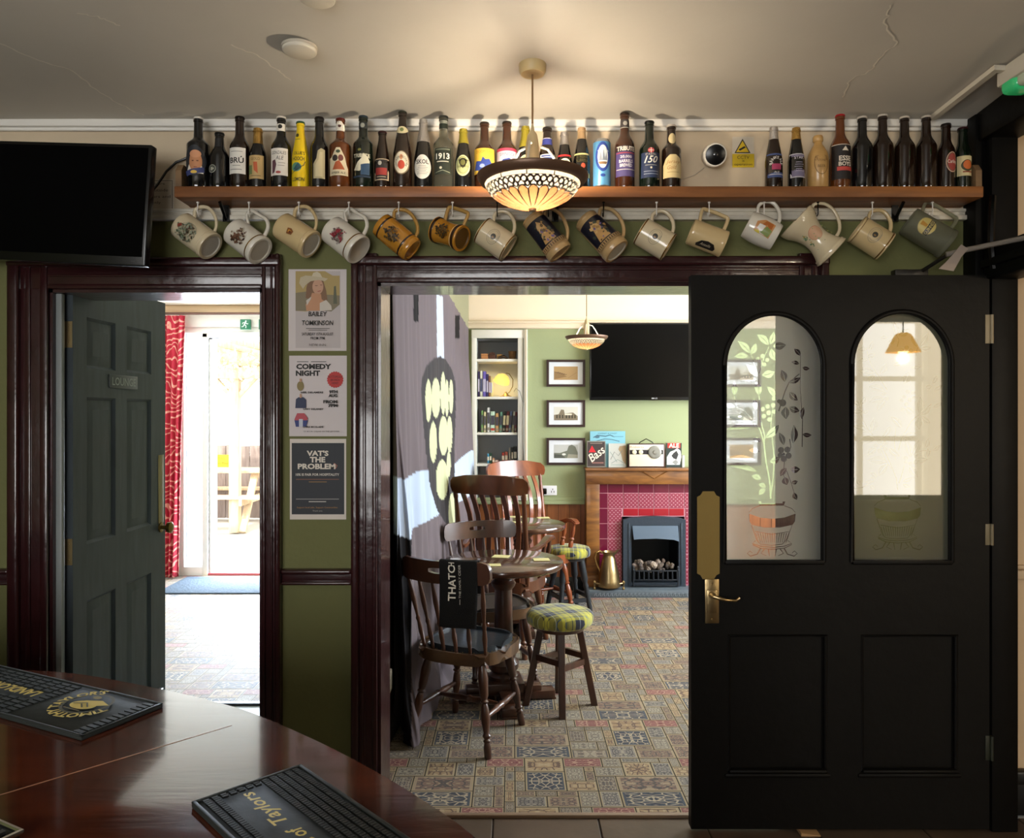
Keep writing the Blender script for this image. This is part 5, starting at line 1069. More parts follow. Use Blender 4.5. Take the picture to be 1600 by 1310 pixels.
def bcol(x, y):
    if 646 < x < 654 and y < 503: return D2['blk']
    if 711 < x < 718 and 493 < y < 529: return D2['blk']
    if inpoly(x, y, HOP):
        for cx_, cy_, rx, ry in OV:
            if ((x-cx_)/rx)**2+((y-cy_)/ry)**2 < 1: return D2['yel']
        return D2['dark']
    if inpoly(x, y, [(682,460),(692,464),(694,562),(683,560)]): return D2['strip']
    if inpoly(x, y, BAND): return D2['band']
    if y > 830 and x < 643: return D2['blk']
    return D2['grey']
NU, NV = 300, 260
b = bmesh.new(); cl = b.verts.layers.float_color.new('dye'); G = {}
for i in range(NU+1):
    u = i/NU
    for j in range(NV+1):
        v = j/NV
        # top line follows the wall; the cloth hangs out further towards its foot; its near edge turns across the room
        if u < .12: t = u/.12; yt = yb = 3.50-.03*sin(pi*t); xt = -.545-.005*t; xb = -.540+.085*t
        else: t = (u-.12)/.88; yt = 3.50+2.67*t; xt = lwall(yt)+.035-.013*(1-t)**8; yb = 3.50+2.56*t; xb = lwall(yb)+.117+.055*t
        w = v**1.4
        sag = .09*abs(sin(u*pi*3.2))
        zt = 2.47-.285*max(0, u-.15)/.85-(.05*sin(min(1, max(0, (u-.35)/.3))*pi)); 
        x = xt+(xb-xt)*w; y = yt+(yb-yt)*w; z = zt+(.02-zt)*v
        fold = (.018*sin(u*62+1.2*sin(v*5))+.010*sin(u*131+v*7))*(.25+.75*v)+.012*sin(v*9+u*14)*v
        if v > .86: fold += .05*(v-.86)/.14*sin(u*33+v*20)
        x += abs(fold)*.9+fold*.3; y += fold*.35 if u >= .12 else fold*.9
        vt = b.verts.new((x, y, max(.012, z))); px = CX+F*x/y; py = HY-F*(z-CH)/y; vt[cl] = lin(bcol(px, py)); G[i, j] = vt
for i in range(NU):
    for j in range(NV): f = b.faces.new([G[i,j], G[i+1,j], G[i+1,j+1], G[i,j+1]]); f.smooth = True
me = bpy.data.meshes.new('cloth'); b.to_mesh(me); b.free()
M_b = bpy.data.materials.new('banner_cloth'); M_b.use_nodes = True; nt = M_b.node_tree; N = nt.nodes; L = nt.links; bs = N['Principled BSDF']; bs.inputs['Roughness'].default_value = .85
at = N.new('ShaderNodeVertexColor'); at.layer_name = 'dye'; L.new(at.outputs[0], bs.inputs['Base Color']); bs.inputs['Specular IOR Level'].default_value = .2
me.materials.append(M_b); o = bpy.data.objects.new('banner', me); COL.objects.link(o)
tag(o, 'huge grey and pale blue cloth banner with yellow hop shape draped down the left wall', 'banner')
# ------------------------------------------------------------------ snug: bookcase, pictures, television, fireplace
def bookcase(A, lb):
    x0, x1, z0, z1 = A
    T_ = thing('alcove_bookcase', lb, 'bookcase')
    f0, f1 = x0-(fx(745)-fx(737)), x1+(fx(824)-fx(809))
    m = MB(); m.box(f0, x0, YF-.03, YF, .77, fz(516), bev=.004); m.box(x1, x1+.045, YF-.03, YF, .77, fz(516), bev=.004); m.box(x1+.05, f1, YF-.045, YF, .77, fz(516), bev=.004); m.box(f0, f1, YF-.035, YF-.001, z1, fz(516), bev=.004)
    m.build('frame', M_white, T_)
    m = MB(); m.box(x0-.02, x0, YF+.001, YF+.38, z0-.8, z1); m.box(x1, x1+.02, YF+.001, YF+.38, z0-.8, z1); m.box(x0, x1, YF+.36, YF+.38, z0-.8, z1); m.box(x0, x1, YF+.001, YF+.36, z1, z1+.02)
    m.build('recess_lining', mat('b4b6ba', .8), T_)
    for y in (561, 620, 676, 725): m = MB(); m.box(x0, x1, YF+.0, YF+.36, fz(y+4), fz(y), bev=.003); m.build('shelf', M_white, T_)
    return T_
bookcase(A1, 'white-framed alcove bookcase left of the fireplace'); bookcase(A2, 'white-framed alcove bookcase right of the fireplace, seen through the door glass')
def book(x, w, h, ys, col, lb, lean=0, band=None, d=.14, dy=.06, grp=None, A=None):
    T_ = thing('book', lb, 'book', (x+w/2, YF+dy+d/2, fz(ys)), 0, grp)
    T_.rotation_euler = (0, lean, 0)
    m = MB(); m.box(-w/2, w/2, -d/2, d/2, 0, .003); m.box(-w/2, -w/2+.003, -d/2, d/2, 0, h); m.box(w/2-.003, w/2, -d/2, d/2, 0, h); m.box(-w/2, w/2, -d/2, -d/2+.003, 0, h, bev=.001); m.build('cover', mat(col, .5), T_)
    m = MB(); m.box(-w/2+.003, w/2-.003, -d/2+.003, d/2-.004, .003, h-.004); m.build('pages', mat('e0d6bc', .8), T_)
    if band:
        s = [('R', -w*.42, h*a, w*.42, h*b_, c) for a, b_, c in band]; art('spine_print', s, flat((0, -d/2-.0002, 0)), T_)
def pxw(p): return p/SF
UP = 'books on the second shelf, beside the lit lamp'; MID = 'books on the middle bookshelf'; LO = 'books on the lowest visible shelf'
zz = 620
bs1 = [(747,3,'3a2c5a',40,0,'dark purple book at the left end'),(750.5,4,'d8d4c8',41,0,'white-spined book'),(755,5,'6a5ab0',40,0,'violet book with white lettering'),(760.5,3,'3c3468',36,.0,'thin indigo book'),(764,3,'8a5a48',33,0,'brown narrow book'),(767,3,'d8c890',32,0,'cream yellow book nearest the lit lamp')]
for x, w, c, h, ln, lb in bs1: book(fx(x-.9), pxw(w), pxw(h), zz, c, lb+', on the shelf beside the lit lamp', ln, [(.2,.7,'b8b0c8' if c != 'd8d4c8' else '4a4a6a')], grp=UP)
bs2 = [(752,3,'7aa060',34,0,'green-edged book'),(756,3.6,'d8cca0',32,0,'cream book with dark blocks'),(761.5,3.8,'e4e2e0',39,0,'tall white and violet book'),(766.5,7,'c2dcc8',33,0,'broad mint green book'),(774.5,5,'c89a64',30,0,'orange-tan book'),(780.3,4,'6a9a88',32,.05,'teal and yellow book'),(785.3,4,'1c1a1c',33,.06,'black leaning book'),(790,4.6,'6a3034',33,.07,'maroon book with pale lettering'),(795,3.4,'5a6a90',33,.08,'blue leaning book'),(799.6,3.4,'b8b49c',33,.09,'pale stone-coloured leaning book'),(804,3.2,'6a2428',32,.05,'dark red book at the right end')]
for x, w, c, h, ln, lb in bs2: book(fx(x-.5), pxw(w), pxw(h), 676, c, lb+' on the middle bookshelf', ln, [(.08,.2,'b84a3c' if c == 'c2dcc8' else '8a8070'),(.35,.8,'d8cca8' if c in ('6a3034','1c1a1c') else '4a4650')], grp=MID)
bs3 = [(761,3,'4a9ac0',15,0,'bright blue small book'),(764.5,3.5,'2c4a3a',16,0,'dark green small book'),(769,3.4,'c88a68',8,0,'low orange box-shaped book'),(773,6,'c8a8a0',5,0,'flat pink book'),(784,4,'a83a30',17,0,'red book'),(788.8,4.6,'b85848',18,0,'wide red book with white title'),(795.6,1.6,'c8b8a0',24,0,'thin pale upright book'),(799,3,'2c2a24',25,0,'black tall book'),(802.6,5,'1c1a18',26,0,'thick black book at the right end')]
for x, w, c, h, ln, lb in bs3: book(fx(x), pxw(w), pxw(h), 725, c, lb+', lowest visible bookshelf', ln, [(.3,.7,'d8ccb8')], grp=LO)
m = MB()
for x, w, h, c, lb in ((751,11,9.5,'c98a58','light orange wooden cube box'),(763,11,12,'5a3424','dark wooden trinket box with a domed lid'),(776,8,8.5,'b88a50','small yellow-brown box'),(794,13,13.5,'8a6440','brown wicker pot')):
    T_ = thing('trinket_box', lb+' on the top bookshelf', 'box', (fx(x)+pxw(w)/2, YF+.12, fz(561)))
    W_ = pxw(w)/2; H_ = pxw(h)
    m = MB()
    if 'wicker' in lb: m.lathe([(W_*.75, 0), (W_*.95, H_*.9), (W_, H_), (W_*.85, H_)], 20); m.build('pot', mat(c, .8, bump=.6, bscale=120), T_)
    elif 'domed' in lb: m.box(-W_, W_, -.04, .04, 0, H_*.6, bev=.003); m.build('box_body', mat(c, .5), T_); m = MB(); m.plate([(-W_, H_*.6), (W_, H_*.6), (W_*.85, H_*.85), (0, H_), (-W_*.85, H_*.85)], [], -.042, .042); m.build('lid', mat('4a2a1c', .5), T_)
    else: m.box(-W_, W_, -.035, .035, 0, H_*.72, bev=.003); m.build('box_body', mat(c, .6), T_); m = MB(); m.box(-W_*1.03, W_*1.03, -.037, .037, H_*.72, H_, bev=.003); m.build('lid', mat(c, .6), T_)
T_ = thing('driftwood', 'low dark carved wooden figure lying on the top bookshelf', 'ornament', (fx(785), YF+.08, fz(561)))
m = MB(); m.tube([(-.04, 0, .01), (-.015, 0, .02), (.01, 0, .028), (.035, 0, .012), (.05, 0, .006)], [.008, .012, .014, .009, .005], 10); m.build('figure', mat('4a3628', .6), T_)
# banker lamp
T_ = thing('table_lamp', 'small brass lamp with glowing yellow glass shade on the bookshelf', 'lamp', (fx(790), YF+.14, fz(620)))
m = MB(); m.lathe([(.055, 0), (.055, .006), (.03, .014), (.012, .03), (.009, .045)], 24); m.build('base', M_brass, T_)
m = MB(); m.tube([(.0, 0, .02), (.03, 0, .04), (.06, 0, .09), (.062, 0, .15), (.03, 0, .20), (.0, -.0, .205)], .0035, 8); m.build('stem', M_oldbrass, T_)
Mt2 = Matrix.Translation((-.03, -.0, .155)) @ Matrix.Rotation(rad(28), 4, 'X') @ Matrix.Rotation(rad(15), 4, 'Y')
m = MB(); m.lathe([(.066, -.03), (.06, .0), (.045, .028), (.02, .044), (.001, .048)], 24, Mt2, cap=False, sx=1.08); m.build('shade', mat('f4dc8c', .3, emit='ffd868', estr=.9), T_, smooth=60)
m = MB(); m.sphere(Mt2 @ Vector((0, 0, .005)), .018, 10); m.build('bulb', mat('fff4d0', .4, emit='fff0b0', estr=9), T_)
l = lamp('shelf_light', 'POINT', (0, 0, 0), 2.2, (1, .85, .5), radius=.02); l.parent = T_; l.location = (-.03, -.04, .12)
m = MB(); m.tube([(fx(803), YF+.0, fz(612)), (fx(806), YF-.02, fz(607)), (fx(812), YF-.045, fz(612)), (fx(818), YF-.05, fz(632)), (fx(817), YF-.05, fz(680)), (fx(819), YF-.05, fz(722))], .003, 6)
tag(m.build('lamp_cable', mat('8a8a84', .5)), 'thin grey cable running down the bookcase post from the shelf lamp', 'cable')
m = MB(); m.box(fx(820.5), fx(823.5), YF-.052, YF-.044, .8, fz(516), bev=.002); tag(m.build('conduit', M_creamfar), 'slim cream conduit down the right edge of the bookcase frame', 'conduit')
# framed pictures
def sketch(kind, x0, y0, x1, y1):
    w, h = x1-x0, y1-y0; r = random.Random(kind)
    if kind == 1: return [('R',x0,y0,x1,y1,'a8885c'),('P',[(x0,y0+h*.35),(x0+w*.3,y0+h*.5),(x0+w*.55,y0+h*.75),(x0,y1-1)],'8a6c46')]+[('L',[(x0+2+i*3,y0+h*.45+i*.8),(x0+8+i*3,y0+h*.42+i*.9)],.8,'6a5038') for i in range(5)]+[('L',[(x0+w*.6,y1-3),(x1-2,y0+h*.45)],.5,'8d7048')]
    if kind == 2: return [('R',x0,y0,x1,y1,'d0ccc0'),('P',[(x0,y1),(x0,y0+h*.6),(x0+w*.2,y0+h*.55),(x0+w*.3,y0+h*.2),(x0+w*.42,y0+h*.22),(x0+w*.45,y0+h*.5),(x0+w*.8,y0+h*.42),(x1,y0+h*.7),(x1,y1)],'7d705c')]+[('R',x0+w*a,y0+h*.6,x0+w*(a+.05),y0+h*.85,'3a3428') for a in (.1,.22,.34,.5,.62,.74,.86)]+[('R',x0+w*.45,y0+h*.5,x0+w*.75,y0+h*.62,'d8d0bc')]
    return [('R',x0,y0,x1,y1,'b8b8b4'),('P',[(x0,y1),(x0,y0+h*.6),(x0+w*.25,y0+h*.62),(x0+w*.55,y0+h*.45),(x0+w*.62,y0+h*.1),(x0+w*.75,y0),(x0+w*.9,y0+h*.15),(x1,y0+h*.6),(x1,y1)],'6d6f62'),('P',[(x0,y1),(x0,y0+h*.7),(x0+w*.3,y0+h*.75),(x0+w*.5,y1)],'4a4c44'),('E',x0+w*.42,y0+h*.72,3,1.6,'dcdcd4'),('P',[(x0+w*.6,y0+h*.7),(x1,y0+h*.75),(x1,y1),(x0+w*.55,y1)],'9a9684')]
def picture(cx_, cy_, kind, lb, w=60, h=42):
    T_ = thing('framed_picture', lb, 'picture'); x0, x1, y0, y1 = cx_-w/2, cx_+w/2, cy_-h/2, cy_+h/2; f = 3.6
    m = MB(); m.plate([(fx(x0), fz(y1)), (fx(x1), fz(y1)), (fx(x1), fz(y0)), (fx(x0), fz(y0))], [[(fx(x0+f), fz(y1-f)), (fx(x1-f), fz(y1-f)), (fx(x1-f), fz(y0+f)), (fx(x0+f), fz(y0+f))]], YF-.022, YF-.001)
    m.build('frame', mat('2c1512', .4), T_, smooth=0)
    s = [('R',x0+f-.5,y0+f-.5,x1-f+.5,y1-f+.5,'d8dade')]+sketch(kind, cx_-w*.31, cy_-h*.25, cx_+w*.31, cy_+h*.25)
    art('print', s, lambda u, v, k: Vector((fx(u), YF-.010-k*.0004, fz(v))), T_, flip=True, rough=.4)
for i, (cy_, kd, nm) in enumerate(((583.5,1,'sepia landscape'),(646.5,2,'old town view'),(705.5,3,'grey coastal view'))):
    picture(884, cy_, kd, 'dark-framed %s, %s of the column left of the fireplace' % (nm, ('top','middle','bottom')[i]))
    picture(1158, cy_, (2,3,1)[i], 'dark-framed picture seen through the door glass, %s of its column' % ('top','middle','bottom')[i])
T_ = thing('television', 'large black television mounted above the fireplace', 'television')
m = MB(); m.box(fx(920), fx(1123), YF-.09, YF-.04, fz(626), fz(507), bev=.004); m.box(fx(970), fx(1070), YF-.045, YF, fz(600), fz(540)); m.build('casing', M_blk, T_)
m = MB(); m.box(fx(922), fx(1121), YF-.0915, YF-.089, fz(621), fz(509)); m.build('screen', mat('030304', .25, spec=.1), T_, smooth=0)
art('badge', [('T','LG',1022,623,2.4,'c8c8c8'),('R',1015,622,1019,624,'8a8a8a')], lambda u, v, k: Vector((fx(u), YF-.0915-k*.0003, fz(v))), T_, flip=True)
# fireplace
T_ = thing('fireplace', 'oak fireplace surround with crimson patterned tiles and black cast-iron grate', 'fireplace')
YM_ = 6.36
SMm = F/YM_
def gx(px): return (px-CX)/SMm
def gz(py): return CH-(py-HY)/SMm
for a, c in ((916, 937), (1107, 1128)):
    m = MB(); m.box(gx(a), gx(c), YM_, YF-.001, .05, gz(736), bev=.006); m.box(gx(a)-.008, gx(c)+.008, YM_-.008, YF-.001, .05, .16, bev=.006); m.build('pilaster', W_mantel, T_)
m = MB(); m.box(gx(937), gx(1107), YM_+.004, YF-.001, gz(757), gz(736), bev=.005); m.box(gx(915.5), gx(1128.5), YM_-.004, YM_+.02, gz(757), gz(736), bev=.003)
m.tube([(gx(1001), YM_-.004, gz(736)), (gx(1023), YM_-.006, gz(748)), (gx(1044), YM_-.004, gz(736))], .006, 6); m.build('lintel', W_mantel, T_)
m = MB(); m.box(gx(914), gx(1131), YM_-.035, YF-.001, gz(736), gz(731.5), bev=.006); m.build('mantel_shelf', wood('mantel_top', '6a4020', '8a5c34', .3, (1.5, 8, 8)), T_)
ZMT = gz(731.5)
M_crim = mat('641230', .22, coat=.5); M_scar = mat('981828', .22, coat=.5); M_gr = mat('b9808c', .7)
def tilemat():
    m = bpy.data.materials.new('dotted_tile'); m.use_nodes = True; nt = m.node_tree; N = nt.nodes; L = nt.links; b = N['Principled BSDF']; b.inputs['Roughness'].default_value = .25; b.inputs['Coat Weight'].default_value = .4
    tc = N.new('ShaderNodeTexCoord'); mp = N.new('ShaderNodeMapping'); mp.inputs['Rotation'].default_value = (0, rad(45), 0); mp.inputs['Scale'].default_value = (44, 44, 44); L.new(tc.outputs['Object'], mp.inputs[0])
    s = N.new('ShaderNodeSeparateXYZ'); L.new(mp.outputs[0], s.inputs[0])
    def M(op, a, b_=0.0):
        n = N.new('ShaderNodeMath'); n.operation = op
        for i, v in enumerate((a, b_)):
            if isinstance(v, (int, float)): n.inputs[i].default_value = v
            else: L.new(v, n.inputs[i])
        return n.outputs[0]
    u = M('ABSOLUTE', M('SUBTRACT', M('FRACT', s.outputs[0]), .5)); v = M('ABSOLUTE', M('SUBTRACT', M('FRACT', s.outputs[2]), .5))
    d = M('SQRT', M('ADD', M('MULTIPLY', u, u), M('MULTIPLY', v, v))); k1 = M('LESS_THAN', d, .27); k2 = M('GREATER_THAN', M('MAXIMUM', u, v), .455)
    x = N.new('ShaderNodeMix'); x.data_type = 'RGBA'; x.inputs[6].default_value = lin('841c3a'); x.inputs[7].default_value = lin('b88490'); L.new(M('MAXIMUM', k1, M('MULTIPLY', k2, .35)), x.inputs[0]); L.new(x.outputs[2], b.inputs['Base Color'])
    m.diffuse_color = lin('9a2444'); return m
M_dot = tilemat()
m = MB(); yt = YF-.085
m.box(gx(936), gx(973), yt+.004, YF-.001, .05, gz(757), 0); m.box(gx(1072), gx(1108), yt+.004, YF-.001, .05, gz(757), 0); m.box(gx(973), gx(1072), yt+.004, YF-.001, gz(809), gz(757), 0)
def tile(a, c, d, e_, k):
    g = .5
    if c-a > 1.5 and e_-d > 1.5: m.box(gx(a+g), gx(c-g), yt, yt+.006, gz(e_-g), gz(d+g), k, bev=.0015, seg=1)
cols = [951+24.1*i for i in range(7)]     # 951 .. 1095.6
tile(937, 951, 757, 772, 1); tile(1095, 1107, 757, 772, 1)
for i in range(6): tile(cols[i], cols[i+1], 757, 772, 1); tile(cols[i], cols[i+1], 772, 796, 3)
for i in range(1, 5): tile(cols[i], min(cols[i+1], 1072), 796, 808, 2)
y = 772
while y < 918:
    y2 = min(y+24, 922); tile(937, 951, y, y2, 1); tile(1095, 1107, y, y2, 1)
    if y >= 796: tile(951, 973.5, y, y2, 3); tile(1073, 1095, y, y2, 3)
    y += 24
m.build('tiled_panel', [M_gr, M_crim, M_scar, M_dot], T_, smooth=0)
M_iron = mat('36404c', .42, metal=.35, bump=.2, bscale=50); M_iron2 = mat('12161a', .5, metal=.4)
m = MB(); ya = yt-.045
m.plate([(gx(974), .06), (gx(1072), .06), (gx(1072), gz(813)), (gx(1060), gz(809.5)), (gx(1023), gz(807.5)), (gx(986), gz(809.5)), (gx(974), gz(813))], [[(gx(987), .10), (gx(1061), .10), (gx(1061), gz(822)), (gx(987), gz(822))]], ya, yt+.003)
m.box(gx(982), gx(984), ya-.006, ya, .08, gz(818), bev=.002); m.box(gx(1064), gx(1066), ya-.006, ya, .08, gz(818), bev=.002); m.build('iron_frame', M_iron, T_)
m = MB(); V = [(gx(988), ya+.002, gz(822)), (gx(1060), ya+.002, gz(822)), (gx(1060), ya-.035, gz(846)), (gx(1052), ya-.042, gz(843)), (gx(1024), ya-.045, gz(841)), (gx(996), ya-.042, gz(842)), (gx(990), ya-.035, gz(843))]
Vb = [(x, y_+.012, z_) for x, y_, z_ in V]; n = len(V)
m._new(V+Vb, [tuple(range(n)), tuple(range(2*n-1, n-1, -1))]+[(i, (i+1) % n, n+(i+1) % n, n+i) for i in range(n)]); m.build('canopy', mat('4c5b6c', .4, metal=.3), T_)
m = MB(); x0_, x1_ = gx(987), gx(1061); m.box(x0_-.02, x0_, yt, YF+.30, .05, gz(820)); m.box(x1_, x1_+.02, yt, YF+.30, .05, gz(820)); m.box(x0_, x1_, YF+.28, YF+.30, .05, gz(820)); m.box(x0_, x1_, yt, YF+.30, gz(820), gz(819)); m.box(x0_, x1_, yt, YF+.30, .05, .065); m.build('firebox', M_iron2, T_)
m = MB(); z0_, z1_ = gz(906), gz(892)
m.box(x0_+.005, x1_-.005, ya-.03, ya-.018, z1_-.006, z1_+.006, bev=.003); m.box(x0_+.005, x1_-.005, ya-.03, ya-.018, z0_-.006, z0_+.006, bev=.003); m.box(x0_+.005, x1_-.005, ya-.03, yt, gz(915)-.004, gz(915)+.004, bev=.003)
for i in range(10): x = x0_+.02+(x1_-x0_-.04)*i/9; m.turned((x, ya-.026, z0_), (x, ya-.026, z1_), [(0,.006),(.15,.008),(.8,.007),(1,.005)], 8)
for x in (x0_+.012, x1_-.012): m.turned((x, ya-.026, .075), (x, ya-.026, gz(884)), [(0,.010),(.08,.010),(.1,.006),(.75,.007),(.8,.012),(.85,.008),(.93,.010),(1,.003)], 10)
m.build('grate', mat('2c3036', .4, metal=.5), T_)
r = random.Random(5); cc = ['8a7a6c', '6a5e54', 'a89888', '4c4440', '7a6a60', '9a8474']
for i in range(34):
    x = r.uniform(x0_+.03, x1_-.03); q = abs((x-(x0_+x1_)/2)/(x1_-x0_)*2); z = gz(893)+r.uniform(-.01, .075)*(1-.5*q*q)
    m = MB(); s = r.uniform(.018, .034); m.sphere((0, 0, 0), s, 7, sc=(r.uniform(.8, 1.4), r.uniform(.7, 1.1), r.uniform(.5, .95)), mi=0)
    for v in m.b.verts: v.co *= r.uniform(.8, 1.15)
    o = m.build('coal', mat(r.choice(cc), .85), T_, smooth=0); o.location = (x, r.uniform(ya+.02, yt+.10), z); o.rotation_euler = (r.uniform(0,3), r.uniform(0,3), r.uniform(0,3))
m = MB(); m.box(gx(918), gx(1128), 6.23, yt+.02, 0, .065, bev=.006); m.build('hearth', mat('5a646c', .55, bump=.2, bscale=40, var=.15), T_)
m = MB()
for i in range(26): x = gx(926)+i*.032; m.tube([(x, 6.228, .022), (x+.008, 6.226, .044), (x+.018, 6.226, .046), (x+.014, 6.226, .030), (x+.024, 6.228, .02)], .0022, 5)
m.build('hearth_relief', mat('8a949c', .5), T_)
# brass jug with stand
T_ = thing('brass_jug', 'tapered brass jug with a long curved handle on the hearth', 'jug', (gx(950), 6.30, .065)); k = 1/190.
m = MB(); m.lathe([(18*k, 4*k), (19*k, 6*k), (17*k, 14*k), (15.5*k, 24*k), (10*k, 48*k), (8*k, 52*k), (8.5*k, 54*k), (11*k, 58*k), (10*k, 58*k), (7*k, 52*k), (8*k, 40*k)], 32, cap=False)
m.lathe([(.001, 4*k), (18*k, 4*k)], 32, cap=False); m.build('body', M_brass, T_, smooth=50)
m = MB(); m._new([(4*k, -7*k, 57*k), (4*k, 7*k, 57*k), (17*k, 0, 62*k), (8*k, 0, 50*k)], [(0, 2, 3), (2, 1, 3), (0, 1, 2)]); m.build('spout', M_brass, T_)
m = MB(); m.tube([(-8*k, 0, 55*k), (-14*k, 0, 59*k), (-20*k, 0, 56*k), (-22*k, 0, 48*k), (-19*k, 0, 38*k), (-14*k, 0, 28*k)], [.009, .010, .010, .009, .008, .006], 10); m.build('handle', mat('c8a870', .25, metal=1), T_)
T_ = thing('brass_fender', 'low brass stand rail around the jug on the hearth', 'fender', (gx(950), 6.27, .065))
m = MB(); m.tube([(-23*k, 0, 10*k), (-10*k, -.022, 9*k), (10*k, -.022, 9*k), (22*k, 0, 10*k)], .007, 8)
for x in (-23, 22): m.turned((x*k, 0, 0), (x*k, 0, 14*k), [(0,.012),(.15,.012),(.25,.006),(.6,.008),(.7,.014),(.85,.014),(1,.004)], 10)
m.build('rail', M_brass, T_)
# wall socket
T_ = thing('wall_socket', 'white double wall socket with black plug beside the far chair', 'socket')
m = MB(); m.box(fx(846), fx(870), YF-.012, YF, fz(774), fz(759), bev=.003); m.build('faceplate', mat('ecebf0', .3), T_)
m = MB(); m.box(fx(848), fx(854), YF-.04, YF-.012, fz(772), fz(763), bev=.006); m.tube([(fx(850), YF-.035, fz(770)), (fx(848), YF-.05, fz(776)), (fx(843), YF-.05, fz(784)), (fx(836), YF-.03, fz(781))], .003, 6); m.build('plug', M_blk, T_)
art('slots', [('R',861,767,862,770,bk),('R',865,767,866,770,bk),('R',863,763.5,864,766,bk)], lambda u, v, k: Vector((fx(u), YF-.012-k*.0004, fz(v))), T_, flip=True)
# mantel items
YI = 6.43; SI = F/YI
def ix(px): return (px-CX)/SI
def card(name, x0, y0, x1, y1, shapes, lb, cat, dy=0, th=.01, frame=None, thing_depth=None, lean=.0):
    T_ = thing(name, lb, cat); Y = YI+dy; s = F/Y; zb = ZMT+.0005; zt = zb+(y1-y0)/s
    m = MB(); m.box((x0-CX)/s, (x1-CX)/s, Y, Y+th, zb, zt, bev=.001, seg=1); m.build('board', mat(frame or '8a8478', .5), T_)
    art('print', shapes, lambda u, v, k: Vector(((u-CX)/s, Y-.0004-k*.0004, zt-(v-y0)/s)), T_, flip=True)
    return T_
card('tin_sign', 917, 689, 946, 730, [('R',918,690.5,945,728.5,'3c302e'),('P',[(925,696),(920,706.5),(931,706.5)],'d8202c'),('T','Bass',932,709,13,'e8dcc8',{'w':28,'rot':38,'shear':.25,'bold':.01}),('R',925,722,943,724,'8a6058'),('R',922,692,941,693.2,'8a7a70')], 'dark beer sign with a red triangle and slanted cream script on the mantel', 'sign', th=.02)
card('blue_print', 922, 674, 977, 730, [('R',922,674,977,730,'7cb4c4'),('T','SOMERSET & DORSET',949,677.5,2,'2c4a5a',{'w':30})]+[('L',[(927,684),(933,680.5),(946,682),(953,680),(960,683)],1.4,'3c5a6a'),('E',933,683,4,2,'4a6a7a'),('L',[(930,690),(945,686),(956,687),(968,690)],1,'3c5a6a'),('R',958,682,974,683,'5c8a9a')], 'pale blue printed card standing behind the other mantel items', 'print', dy=.035, th=.004, frame='7cb4c4')
card('map_card', 951, 693, 978, 730, [('R',951,693,978,730,'b8b8b0'),('P',[(968,697),(978,696),(978,726),(973,720),(970,708),(966,702)],'a08868'),('L',[(954,718),(960,706),(966,712),(972,704)],1,'7a7a74'),('L',[(953,706),(957,711),(964,722)],.9,'8a9490'),('L',[(955,724),(965,718),(976,724)],.8,'7d8a84'),('R',954,726,975,727,'8aa09a')], 'pale map card between the dark sign and the radio', 'card', dy=.01, th=.008, frame='c8c4bc')
T_ = card('book', 1041, 692, 1065, 730, [('R',1041,692,1065,730,'23302c'),('R',1043,692,1063,700,'b82c20'),('T','ALE',1053,696,6.4,'e8dcc8',{'w':16,'bold':.03}),('P',[(1042,726),(1042,714),(1047,706),(1054,703),(1058,700),(1063,704),(1065,714),(1062,726)],'dcdcd8'),('P',[(1052,708),(1057,704),(1060,710),(1057,718),(1052,716),(1049,712)],'2a2a2a'),('P',[(1050,722),(1056,718),(1060,722),(1056,727)],'8a8a86')], 'dark book with a red ALE title beside the radio on the mantel', 'book', th=.03, frame='d8d4c8')
card('card_box', 1066, 711, 1070, 730, [('R',1066,711,1070,730,'b0b0ac')], 'small grey card at the right end beside the dark book', 'box', dy=-.01, th=.02)
T_ = thing('radio', 'cream vintage portable radio with a round grey dial and black handle on the mantel', 'radio')
x0_, x1_ = ix(981), ix(1038); zb = ZMT+.0005; zt = zb+37/SI
m = MB(); m.box(x0_, x1_, YI-.03, YI+.045, zb, zt, bev=.008); m.build('case', mat('4a2c28', .5), T_)
m = MB(); m.box(x0_+.008, x1_-.012, YI-.034, YI-.029, zb+.010, zt-.007, bev=.003); m.build('front_panel', mat('e2dcc4', .4), T_)
def rm(u, v, k): return Vector(((u-CX)/SI, YI-.0345-k*.0008, zt-(v-693)/SI))
art('control_strip', [('R',983,702.5,1035,709.5,'221c1e'),('T','Roberts',994,698,3.4,'b08a7a',{'w':22,'shear':.2})]+[('R',984,713+i*2.2,1034,713.4+i*2.2,'c8c4b4') for i in range(6)], rm, T_, flip=True)
for x, r_, c, nm in ((990, 3.6, 'd8d0b0', 'knob'), (1000, 3.6, 'd8d0b0', 'knob'), (1022, 10.2, '8a8880', 'dial')):
    c0 = rm(x, 706, 1); m = MB(); R_ = r_/SI
    m.turned(c0, c0+Vector((0, -.012, 0)), [(0, R_), (.6, R_), (.9, R_*.9), (1, R_*.7)], 24)
    if nm == 'dial': m.turned(c0+Vector((0, -.012, 0)), c0+Vector((0, -.018, 0)), [(0, R_*.32), (1, R_*.28)], 16)
    m.build(nm, mat(c, .35, metal=.2), T_)
m = MB(); xc = (x0_+x1_)/2; m.tube([(xc-.062, YI, zt-.004), (xc-.05, YI, zt+.012), (xc, YI-.004, zt+.040), (xc+.05, YI, zt+.014), (xc+.064, YI, zt-.004)], .004, 8); m.build('carry_handle', M_blk, T_)
